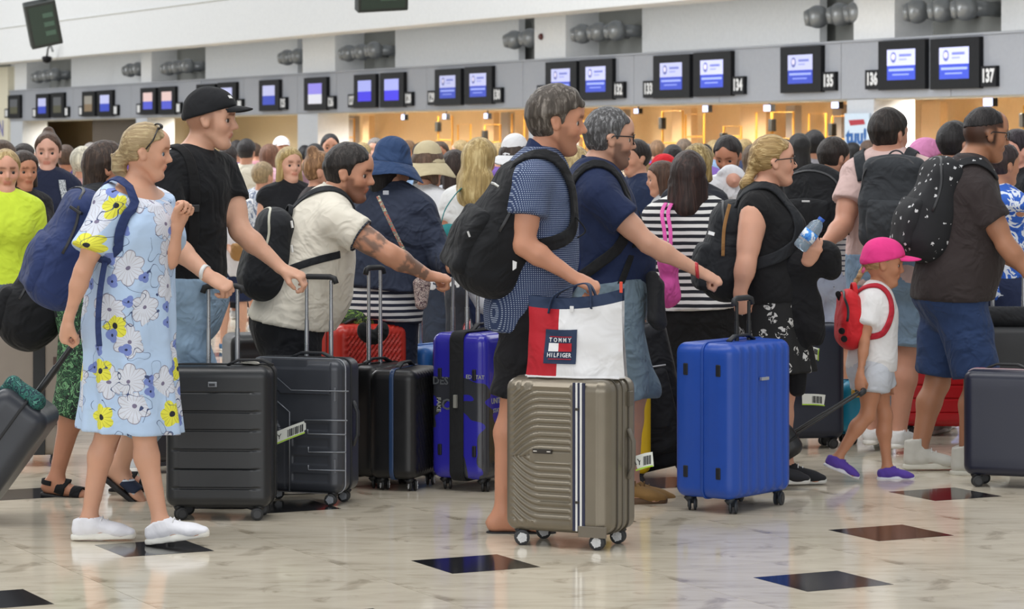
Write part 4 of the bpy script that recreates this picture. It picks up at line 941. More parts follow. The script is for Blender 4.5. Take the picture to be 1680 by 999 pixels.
# ------------------------------------------------------------------ dress print
def floral_dress():
    t = NT('floral_print'); co = t.coord(); x, y, z = t.sep(co)
    ang = t.math('ARCTAN2', y, x); u = t.math('MULTIPLY', ang, 0.19)
    cb = t.new('ShaderNodeCombineXYZ'); t.link(u, cb.inputs[0]); t.link(z, cb.inputs[1])
    wob = t.new('ShaderNodeTexNoise'); wob.inputs['Scale'].default_value = 6; t.link(cb.outputs[0], wob.inputs['Vector'])
    va = t.new('ShaderNodeVectorMath', operation='MULTIPLY_ADD'); t.link(wob.outputs[1], va.inputs[0]); va.inputs[1].default_value = (0.05, 0.05, 0); t.link(cb.outputs[0], va.inputs[2])
    uv = va.outputs[0]
    def flowers(scale, off, petals, R, centre):
        mp = t.new('ShaderNodeMapping'); t.link(uv, mp.inputs[0]); mp.inputs['Location'].default_value = (off, off*1.7, 0)
        v = t.new('ShaderNodeTexVoronoi', voronoi_dimensions='2D'); v.inputs['Scale'].default_value = scale; v.inputs['Randomness'].default_value = 0.85; t.link(mp.outputs[0], v.inputs['Vector'])
        df = t.new('ShaderNodeVectorMath', operation='SUBTRACT'); t.link(mp.outputs[0], df.inputs[0]); t.link(v.outputs['Position'], df.inputs[1])
        a, b, _ = t.sep(df.outputs[0]); th = t.math('ARCTAN2', b, a); r = t.math('SQRT', t.math('ADD', t.math('MULTIPLY', a, a), t.math('MULTIPLY', b, b)))
        rr = t.math('ADD', r, t.math('MULTIPLY', t.math('ABSOLUTE', t.math('SINE', t.math('MULTIPLY', th, petals/2))), -0.3*R))
        pet = t.math('LESS_THAN', rr, R*0.72); cen = t.math('LESS_THAN', r, centre)
        edge = t.math('MULTIPLY', pet, t.math('GREATER_THAN', rr, R*0.72-0.0035))
        vein = t.math('GREATER_THAN', t.math('SINE', t.math('MULTIPLY', th, petals*3)), 0.88)
        return pet, cen, edge, t.math('MULTIPLY', vein, pet), v.outputs['Color']
    base = srgb('#b4cbe8'); n = t.noise(co, 4, 2); col = t.mix(n, shade(base, 0.97), shade(base, 1.03))
    p, c, e, v, vc = flowers(6.8, 0.3, 6, 0.068, 0.008)     # white outlined blooms
    sel = t.math('GREATER_THAN', t.sep(vc)[0], 0.25); p1 = t.math('MULTIPLY', p, sel)
    col = t.mix(t.math('MULTIPLY', p1, 0.6), col, srgb('#e6e2e4')); col = t.mix(t.math('MULTIPLY', t.math('MULTIPLY', v, sel), 0.6), col, srgb('#a59aa0')); col = t.mix(t.math('MULTIPLY', e, sel), col, srgb('#858092')); col = t.mix(t.math('MULTIPLY', c, sel), col, srgb('#77708a'))
    p, c, e, v, vc = flowers(6.0, 1.9, 5, 0.05, 0.011)     # yellow blooms with black hearts
    sel = t.math('GREATER_THAN', t.sep(vc)[1], 0.62); p2 = t.math('MULTIPLY', p, sel)
    col = t.mix(p2, col, srgb('#e3e04a')); col = t.mix(t.math('MULTIPLY', v, sel), col, srgb('#b8b23c')); col = t.mix(t.math('MULTIPLY', c, sel), col, srgb('#22242c'))
    p, c, e, v, vc = flowers(11.0, 4.2, 3, 0.026, 0.005)     # violet sprigs
    sel = t.math('GREATER_THAN', t.sep(vc)[2], 0.6); col = t.mix(t.math('MULTIPLY', p, sel), col, srgb('#7486c6')); col = t.mix(t.math('MULTIPLY', c, sel), col, srgb('#20264a'))
    st = t.new('ShaderNodeTexNoise'); st.inputs['Scale'].default_value = 11; st.inputs['Detail'].default_value = 1; t.link(uv, st.inputs['Vector'])
    stem = t.math('LESS_THAN', t.math('ABSOLUTE', t.math('SUBTRACT', st.outputs[0], 0.56)), 0.006); gate = t.math('GREATER_THAN', t.noise(co, 5, 1), 0.46)
    col = t.mix(t.math('MULTIPLY', stem, gate), col, srgb('#3d4a72'))
    t.base(col); t.rough(0.8); t.bump(t.noise(co, 7, 2, 0.5, 1.0), 0.45, 0.03); return t.m
# ------------------------------------------------------------------ P1 woman in the floral dress
h = Human('person', 'woman in pale blue floral dress and white trainers looking ahead, sunglasses on her hair', 11.4, -28, (241, 252), (221, 319), (212, 520), s=0.95, hs=0.96, hyaw=4, hpitch=-2, sw=0.17, hw=0.165,
          R=dict(el=(136, 445, -0.22), wr=(112, 525, -0.2), hd=(103, 560, -0.18), pose='grip', pn=(0.8, 0.5, 0)), L=dict(el=(277, 428, -0.02), wr=(292, 368, -0.06), hd=(303, 330, -0.05), pose='fist', pn=(0.6, -0.8, 0.1)),
          RL=dict(kn=(236, 702, -0.08), an=(264, 857, -0.12), toeyaw=-4, toepitch=8), LL=dict(kn=(178, 704, 0.03), an=(146, 852, 0.02), toeyaw=0, toepitch=1), skin='#cf9f85', lg=0.9, ag=0.88, bust=0.06,
          face=dict(brow=(0.6, 0.5, 0.42), lips=(0.85, 0.6, 0.6), iris='#5a6a78', chin=0.98, neck=0.82, jaw=0.9))
h.body()
dm = floral_dress(); hz = 1.61-(706-238)/FPX*11.4
hp = h.pel.copy(); hp[2] = hz; hp[0] = P(211, 0, 11.4)[0]
o = h.torso(0.024)+[q for k in 'RL' for q in h.uparm(k, 0.018, 0.045)]
for k, q in zip('RRLL', o[-4:]): q.cuts = [(h.sh[k]+(h.el[k]-h.sh[k])*0.68, nz(h.el[k]-h.sh[k]))]
o += [Pr(h.pel+h.U*0.32, hp+UP*0.22, 0.165, 0.19, h.S, 0.15, 0.185, k=0.07), Pr(hp+UP*0.25, hp-UP*0.1, 0.185, 0.225, h.S, 0.185, 0.225, k=0.03)]
def dpost(X, Y, Z, c=hp):
    a = np.arctan2(Y-c[1], X-c[0]); w = np.clip((1.15-Z)/(1.15-hz), 0, 1)
    return 0.014*w*np.sin(9*a+1.6*np.sin(3*a)+Z*5)+0.004*np.sin(Z*26+6*np.sin(a*2))*(1-w)
h.shirt_prims = o
fd = sdf_obj('dress', o, dm, h.root, 0.008, post=dpost, cuts=[(hp, nz(-UP+np.array([-0.06, 0, 0]))), (h.neck+h.U*0.016+h.F*0.02, nz(h.U*0.9+h.F*0.4))])
hm = hair_mat('#a08a66', '#cbb98f', 70, 0)
h.hair(hm, th=0.012, front=0.07, side_low=-0.035, sideburn=0.002, extra=[((-0.085, 0, 0.005), (-0.118, 0, -0.03), 0.042, 0.03), ((-0.118, 0, -0.03), (-0.13, 0.0, -0.07), 0.032, 0.028), ((-0.12, 0, -0.06), (-0.095, 0, -0.11), 0.026, 0.02), ((-0.135, 0.01, -0.02), (-0.155, 0.01, -0.012), 0.012, 0.006)])
mb = MB(); mb.tube([h.hl(-0.105+0.0*i, 0.03*math.cos(i/10*2*math.pi), -0.02+0.03*math.sin(i/10*2*math.pi)) for i in range(11)], 0.005, 6); mb.obj('hair_tie', cloth('#1d1d22'), h.root, True)
mb = MB()
for g_ in (-1, 1):
    mb.tube([h.hl(0.045+0.016*math.cos(a), g_*(0.04+0.024*math.cos(a)*0.9), 0.122+0.012*math.sin(a)) for a in np.linspace(0, 6.28, 13)], 0.004, 6)
    mb.tube([h.hl(0.05, g_*0.066, 0.118), h.hl(0.03, g_*0.086, 0.06), h.hl(0.0, g_*0.088, 0.02)], 0.0032, 6)
mb.tube([h.hl(0.062, 0.018, 0.125), h.hl(0.062, -0.018, 0.125)], 0.004, 6); mb.obj('sunglasses', plastic('#1c1a1c', 0.2), h.root, True)
for k in 'RL': h.sneaker(k, '#e9e9ef', '#e9e7df')
W1 = h
# ------------------------------------------------------------------ P2 man with black cap
h = Human('person', 'young man in black cap and black t-shirt with light jeans pulling two suitcases', 12.4, -34, (347, 198), (317, 262), (312, 476), s=1.05, hyaw=-3, hpitch=0, sw=0.2, hw=0.155, cw=0.17,
          R=dict(el=(281, 398, -0.25), wr=(343, 454, -0.34), hd=(380, 474, -0.36), pose='grip', pn=(0.1, 0.5, -0.85)), L=dict(el=(395, 380, 0.06), wr=(463, 441, 0.02), hd=(500, 455, 0.0), pose='hold', pn=(0.15, 0.2, -0.95)),
          RL=dict(kn=(322, 645, -0.02), an=(328, 796, 0.05), toeyaw=-5), LL=dict(kn=(252, 650, 0.2), an=(198, 760, 0.3), toeyaw=-8, toepitch=-38), skin='#d3a58c', ag=1.05,
          face=dict(brow=(0.4, 0.32, 0.28), fade=(0.62, 0.55, 0.5), jaw=1.05, neck=1.05))
h.body(); h.tee(cloth('#191a1d', 0.9, 0.5), sleeve=0.5, hem=0.11, e=0.014, es=0.02, seed=11); h.cap(cloth('#1b1c1f', 0.85, 0.2), brim=0.078)
mb = MB(); mb.box(h.hl(0.082, -0.03, 0.098), (0.004, 0.012, 0.008), frame(nz(h.hf*0.7+h.hu*0.6-h.hsd*0.3), UP)); mb.obj('cap_badge', cloth('#d8d8d8'), h.root)
h.shorts(cloth('#8fa9c2', 0.85, 0.7, 0.2), fr=1.5, e=0.016, e2=0.04, top=0.06, name='jeans', amp=0.008)
mb = MB(); mb.tube([h.wr['R']+nz(h.el['R']-h.wr['R'])*0.025+0.040*(np.cross(h.hd['R'], h.pn['R'])*math.cos(a)+h.pn['R']*0.85*math.sin(a)) for a in np.linspace(0, 6.283, 17)], 0.006, 6, flat=(0.009, 0.002), side=h.hd['R']); mb.obj('wristband', plastic('#dededc'), h.root, True)
h.sandal('L', '#202a3f', straps=((0.09, 0.08),), name='slide', back=False, strapmat=stripes('#c8d0da', '#202a3f', 0.06, 0.12)); h.sandal('R', '#202a3f', straps=((0.09, 0.08),), name='slide', back=False, strapmat=stripes('#c8d0da', '#202a3f', 0.06, 0.12))
h.strap([(-0.13, -0.1, -0.06), (-0.05, -0.115, 0.03), (0.04, -0.12, 0.03), (0.1, -0.12, -0.06), (0.13, -0.125, -0.2), (0.13, -0.13, -0.34), (0.1, -0.14, -0.42)], cloth('#141416', 0.8, 0.2), h.root, 0.05, 0.01, 'pack_strap', off=0.006)
b_ = MB(); p_, g__ = drape(h.shirt_prims, [h.t(0.13, -0.125, -0.2)], 0.016); b_.box(p_[0], (0.006, 0.02, 0.016), frame(g__[0], UP), 0.003); b_.obj('strap_buckle', plastic('#2a2b2e', 0.4), h.root)
W2 = h
# ------------------------------------------------------------------ P3 man in cream polo, tattooed arm
h = Human('person', 'bearded man in cream polo leaning forward, tattooed arm reaching for a handle', 13.05, 12, (574, 286), (537, 338), (478, 520), s=1.055, hyaw=-8, hpitch=-6, sw=0.19, hw=0.17, cw=0.18, g=1.06,
          R=dict(sh=(553, 362, -0.2), el=(640, 418, -0.25), wr=(703, 452, -0.16), hd=(740, 458, -0.12), pose='grip', pn=(0.1, 0.4, -0.9)), L=dict(el=(525, 440, 0.24), wr=(510, 505, 0.2)),
          RL=dict(kn=(487, 665, -0.12), an=(470, 775, -0.12)), LL=dict(kn=(500, 665, 0.1), an=(500, 772, 0.1)), skin='#c08d72', belly=0.09, ag=1.08,
          face=dict(brow=(0.25, 0.2, 0.18), beard=(0.34, 0.29, 0.28), beardk=0.85, jaw=1.08, neck=1.1))
def tat(H, V, t):
    q = V-H.el['R']; n = np.sin(V[:, 0]*95+2*np.sin(V[:, 2]*70))+np.sin(V[:, 2]*110+V[:, 0]*40)+0.7*np.sin((V[:, 0]-V[:, 2])*160+V[:, 1]*60)
    ax = nz(H.wr['R']-H.el['R']); f = q@ax; dist = np.linalg.norm(q-np.outer(f, ax), axis=1)
    m = (f > 0.05) & (f < 0.2) & (dist < 0.09) & (n > -0.9)
    ax2 = nz(H.el['R']-H.sh['R']); q2 = V-H.sh['R']; f2 = q2@ax2; d2 = np.linalg.norm(q2-np.outer(f2, ax2), axis=1); m2 = (f2 > 0.13) & (f2 < 0.25) & (d2 < 0.09) & (n > -0.3)
    t = t.copy(); t[m | m2] *= np.array([0.42, 0.5, 0.58]); return t
h.body(tattoo=tat)
h.tee(cloth('#dcd6c8', 0.9, 0.5), sleeve=0.42, hem=0.03, e=0.02, es=0.026, seed=5, collar=cloth('#dcd6c8', 0.9, 0.5), loose=0.03, hemtilt=0.15)
def cuff(h, k, fr, mat, r=0.066, w=0.012, name='cuff'):
    c = h.sh[k]+(h.el[k]-h.sh[k])*fr; ax = nz(h.el[k]-h.sh[k]); u = nz(np.cross(ax, UP)); v = np.cross(ax, u)
    mb = MB(); mb.tube([c+r*h.s*(u*math.cos(a)+v*math.sin(a)) for a in np.linspace(0, 6.283, 21)], 0.01, 8, flat=(w, 0.005), side=ax); return mb.obj(name, mat, h.root, True)
cuff(h, 'R', 0.42, stripes('#4a4f5a', '#23262e', 0.012), r=0.073)
h.shorts(cloth('#1c1d21', 0.9, 0.5), fr=0.97, e=0.022, e2=0.04, top=0.1)
h.hair(hair_mat('#221d1b', '#4a4340'), th=0.015, front=0.066)
for k in 'RL': h.sneaker(k, '#303236', '#c8c8c4')
W3 = h
# ------------------------------------------------------------------ P4 man in checked shirt
h = Human('person', 'grey-haired man in checked short-sleeved shirt and black shorts holding the tote bag', 11.75, 12, (914, 201), (884, 268), (868, 488), s=1.06, hyaw=6, hpitch=-3, hs=1.04, sw=0.195, hw=0.155,
          R=dict(sh=(868, 303, -0.2), el=(859, 402, -0.25), wr=(943, 456, -0.26), hd=(985, 474, -0.26), pose='grip', pn=(0.05, 0.45, -0.9)), L=dict(el=(880, 405, 0.25), wr=(890, 475, 0.2)),
          RL=dict(kn=(846, 655, -0.1), an=(826, 838, -0.1), toeyaw=-3), LL=dict(kn=(915, 655, 0.12), an=(935, 825, 0.14)), skin='#c58f74', belly=0.04, lg=0.98,
          face=dict(brow=(0.45, 0.4, 0.37), beard=(0.6, 0.58, 0.57), beardk=0.8, nose=1.1, jaw=1.05, chin=1.05))
h.body(); h.tee(gingham('#a5b0c6', '#2a3a5e', 0.0085), sleeve=0.5, hem=0.14, e=0.02, es=0.028, seed=8, collar=cloth('#232f52', 0.85, 0.3), loose=0.02)
h.shorts(cloth('#1b1b1e', 0.9, 0.5), fr=0.96, e=0.02, e2=0.04, top=0.05)
h.hair(hair_mat('#4a423b', '#8d857d'), th=0.019, front=0.062, extra=[((0.05, 0.02, 0.1), (0.09, 0.01, 0.075), 0.024, 0.012), ((0.05, -0.03, 0.1), (0.088, -0.035, 0.07), 0.024, 0.011), ((-0.01, 0, 0.115), (0.05, 0, 0.11), 0.03, 0.025)], side_low=-0.06)
h.sandal('R', '#16161a', straps=((0.085, 0.03),), name='flip_flop', back=False); h.sandal('L', '#16161a', straps=((0.085, 0.03),), name='flip_flop', back=False)
W4 = h
# ------------------------------------------------------------------ P5 man in navy polo with glasses
h = Human('person', 'bearded man with glasses in navy polo and blue-grey shorts, red wristband', 12.7, 6, (1001, 229), (973, 290), (1000, 482), s=1.04, hyaw=12, hpitch=-2, hs=1.03, sw=0.195, hw=0.17, cw=0.18, g=1.08,
          R=dict(sh=(984, 322, -0.2), el=(1064, 400, -0.24), wr=(1150, 447, -0.2), hd=(1188, 466, -0.18), pose='fist', pn=(0.1, 0.4, -0.9)), L=dict(el=(1005, 405, 0.24), wr=(1010, 470, 0.2)),
          RL=dict(kn=(1022, 642, -0.12), an=(1020, 795, -0.1)), LL=dict(kn=(1040, 645, 0.1), an=(1035, 795, 0.1)), skin='#c89b84', belly=0.07,
          face=dict(brow=(0.4, 0.36, 0.34), beard=(0.3, 0.3, 0.32), beardk=0.9, jaw=1.08, neck=1.05))
h.body(); h.tee(cloth('#202b4a', 0.9, 0.4), sleeve=0.5, hem=0.06, e=0.016, es=0.024, seed=9, collar=cloth('#1d2743', 0.9, 0.3))
h.shorts(cloth('#6d7f8c', 0.85, 0.8, 0.15), fr=1.02, e=0.025, e2=0.04, top=0.06, amp=0.009)
h.hair(hair_mat('#4b4a4b', '#9a9a9c', 90), th=0.012, front=0.075); h.glasses()
mb = MB(); mb.tube([h.wr['R']+nz(h.el['R']-h.wr['R'])*0.02+0.041*(np.cross(h.hd['R'], h.pn['R'])*math.cos(a)+h.pn['R']*0.85*math.sin(a)) for a in np.linspace(0, 6.283, 17)], 0.006, 6, flat=(0.008, 0.002), side=h.hd['R']); mb.obj('wristband', plastic('#b3262e'), h.root, True)
for k in 'RL': h.sneaker(k, '#8a6a3f', '#5a4028', laces='#6a5030')
W5 = h
# ------------------------------------------------------------------ P6 woman in black, ponytail
h = Human('person', 'blonde woman with ponytail and glasses in black sleeveless top and floral skirt', 13.2, 0, (1270, 267), (1249, 325), (1268, 495), s=0.96, hyaw=8, hpitch=6, sw=0.175, hw=0.185, cw=0.18, g=1.06,
          R=dict(sh=(1236, 352, -0.19), el=(1224, 432, -0.24), wr=(1214, 482, -0.22), hd=(1217, 508, -0.2), pose='grip', pn=(0.3, 0.9, 0)), L=dict(el=(1300, 440, 0.12), wr=(1326, 428, -0.22), hd=(1338, 402, -0.3), pose='hold', pn=(-0.1, 0.95, 0.2)),
          RL=dict(kn=(1275, 645, -0.1), an=(1262, 765, -0.1)), LL=dict(kn=(1285, 645, 0.1), an=(1290, 765, 0.1)), skin='#d3a189', bust=0.085, ag=1.12, belly=0.03,
          face=dict(brow=(0.5, 0.42, 0.36), lips=(0.85, 0.55, 0.55), chin=0.97, neck=0.95))
h.body(); h.tee(cloth('#1a1a1c', 0.9, 0.4), sleeve=0.0, hem=0.0, e=0.016, es=0.018, seed=3, name='top', loose=0.01)
def skirt_floral():
    t = NT('black_floral'); co = t.coord(); v = t.new('ShaderNodeTexVoronoi'); v.inputs['Scale'].default_value = 13; t.link(co, v.inputs['Vector'])
    n = t.noise(co, 38, 2, 0.5, 1.5); a = t.math('MULTIPLY', t.math('LESS_THAN', v.outputs['Distance'], 0.40), t.math('GREATER_THAN', n, 0.53))
    t.base(t.mix(a, srgb('#161618'), srgb('#c4c2c0'))); t.rough(0.85); return t.m
h.skirt(skirt_floral(), 0.55, top=0.14, flare=0.05, h=0.009)
h.hair(hair_mat('#9c7f50', '#d8bf8c', 70, 0), th=0.013, front=0.072, side_low=-0.03, sideburn=0.0, extra=[((-0.1, 0, 0.0), (-0.122, 0, -0.03), 0.035, 0.02), ((-0.12, 0, -0.035), (-0.15, -0.01, -0.09), 0.022, 0.032), ((-0.15, -0.01, -0.09), (-0.145, -0.01, -0.17), 0.032, 0.022), ((-0.145, -0.01, -0.17), (-0.15, -0.01, -0.21), 0.022, 0.008)])
h.glasses('#1b1a1c', sq=0.02)
for k in 'RL': h.sneaker(k, '#25262a', '#d0d0cc')
W6 = h
# ------------------------------------------------------------------ P7 man in pink t-shirt, from behind
h = Human('person', 'dark-haired man in pale pink t-shirt and denim shorts seen from behind', 14.7, 72, (1459, 223), (1455, 272), (1462, 440), s=1.06, hyaw=45, hpitch=-2, sw=0.205, hw=0.175, cw=0.185, g=1.12,
          L=dict(sh=(1402, 292, 0.0), el=(1384, 368, -0.1), wr=(1350, 405, -0.25), hd=(1330, 420, -0.3)), R=dict(el=(1545, 375, 0.1), wr=(1560, 440, 0.0)),
          RL=dict(kn=(1488, 585, -0.02), an=(1474, 706, -0.05), toeyaw=60), LL=dict(kn=(1440, 585, 0.05), an=(1430, 700, 0.1)), skin='#c4917a', ag=1.1, lg=1.12, face=dict(brow=(0.25, 0.2, 0.18), neck=1.15, jaw=1.1))
h.body(); h.tee(cloth('#cdb1ac', 0.9, 0.5), sleeve=0.5, hem=0.08, e=0.018, es=0.026, seed=21)
h.shorts(cloth('#7d95ad', 0.85, 0.7, 0.25), fr=0.85, e=0.02, e2=0.035, top=0.08, name='denim_shorts')
h.hair(hair_mat('#1f1815', '#3a302b'), th=0.014, front=0.066); 
for k in 'RL': h.sneaker(k, '#e2e2e2', '#e6e4de')
W7 = h
# ------------------------------------------------------------------ P8 man in dark brown t-shirt
h = Human('person', 'man with glasses in dark brown t-shirt, navy shorts and white knit trainers', 13.8, 4, (1618, 222), (1588, 284), (1566, 467), s=1.04, hyaw=14, hpitch=-4, hs=1.04, sw=0.195, hw=0.18, cw=0.185, g=1.12,
          R=dict(sh=(1608, 318, -0.2), el=(1650, 402, -0.24), wr=(1690, 450, -0.25), hd=(1720, 470, -0.25)), L=dict(el=(1645, 410, 0.2), wr=(1680, 440, 0.15)),
          RL=dict(kn=(1604, 628, -0.12), an=(1586, 750, -0.1), toeyaw=-5), LL=dict(kn=(1538, 628, 0.12), an=(1508, 740, 0.1), toeyaw=2), skin='#a8795e', belly=0.06, lg=1.02, ag=1.05,
          face=dict(brow=(0.25, 0.2, 0.18), fade=(0.14, 0.13, 0.14), beard=(0.75, 0.7, 0.68), beardk=0.6, neck=1.15, jaw=1.1))
h.body(); h.tee(cloth('#352e2e', 0.9, 0.5), sleeve=0.52, hem=0.07, e=0.022, es=0.028, seed=13, loose=0.035, hemtilt=0.12)
h.shorts(cloth('#2b3d61', 0.85, 0.6), fr=0.9, e=0.025, e2=0.045, top=0.08)
h.hair(hair_mat('#1b1718', '#332d2d'), th=0.005, front=0.062, style='short', side_low=0.05, sideburn=-0.2, tilt=0.16); h.glasses(sq=0.018)
for k in 'RL': h.sneaker(k, '#c9c8c0', '#d6d4c8', collar=0.05)
W8 = h
# ------------------------------------------------------------------ P9 girl with the pink cap
h = Human('person', 'small girl in bright pink cap, white t-shirt and purple trainers', 13.5, -6, (1450, 434), (1437, 482), (1431, 596), s=0.66, hyaw=0, hpitch=-4, hs=1.38, sw=0.17, hw=0.15,
          R=dict(sh=(1424, 500, -0.1), el=(1418, 562, -0.17), wr=(1411, 617, -0.21), hd=(1411, 641, -0.22), pose='grip', pn=(0.3, 0.9, 0)), L=dict(el=(1450, 560, 0.13), wr=(1455, 615, 0.12)),
          RL=dict(kn=(1424, 680, -0.07), an=(1374, 752, -0.07), toeyaw=-6, toepitch=-22), LL=dict(kn=(1452, 682, 0.05), an=(1456, 768, 0.04), toeyaw=0), skin='#b98365', ag=0.85, lg=0.92, face=dict(brow=(0.6, 0.5, 0.42), nose=0.8, chin=0.95, neck=0.85))
h.body(); h.tee(cloth('#e2e0e0', 0.9, 0.4), sleeve=0.55, hem=0.05, e=0.018, es=0.026, seed=31, loose=0.01)
h.shorts(cloth('#c6cad2', 0.9, 0.5), fr=0.45, e=0.024, e2=0.045, top=0.08)
h.cap(cloth('#e23a86', 0.8, 0.2), brim=0.1, line=0.05)
h.hair(hair_mat('#a5815a', '#cfb083', 70, 0), style='short', th=0.008, front=0.05, side_low=-0.03, sideburn=0.0, extra=[((-0.1, 0, -0.02), (-0.115, 0, -0.045), 0.018, 0.016)]+[((-0.115-0.012*i, 0.006*(-1)**i, -0.05-0.022*i), (-0.12-0.012*i, -0.006*(-1)**i, -0.065-0.022*i), 0.016-0.001*i, 0.015-0.001*i, dict(k=0.003)) for i in range(6)])
mb = MB(); mb.tube([h.hl(-0.105+0.02*math.sin(a)*0.3, 0.02*math.cos(a), -0.03+0.018*math.sin(a)) for a in np.linspace(0, 6.28, 11)], 0.008, 6); mb.obj('hair_tie', cloth('#e86a9c'), h.root, True)
for k in 'RL':
    h.sneaker(k, '#5b43a0', '#dcdde6', laces='#4a3488')
pm = blotch(('#e2e0e0', '#d9b46a', '#7aa6c8', '#c9825a', '#e2e0e0'), 30.0, 1.0)
sdf_obj('shirt_print', [Pr(h.t(0.105, -0.05, -0.17), h.t(0.11, 0.05, -0.17), 0.04, 0.04, h.U, 0.02, 0.02, k=0.01)], pm, h.root, 0.007)
sdf_obj('shorts_print', [Pr(h.hip['R']*0.72+h.kn['R']*0.28+np.array([0.045, -0.047, -0.0]), None, 0.032, None, UP, 0.024, k=0.01)], pm, h.root, 0.006)
W9 = h
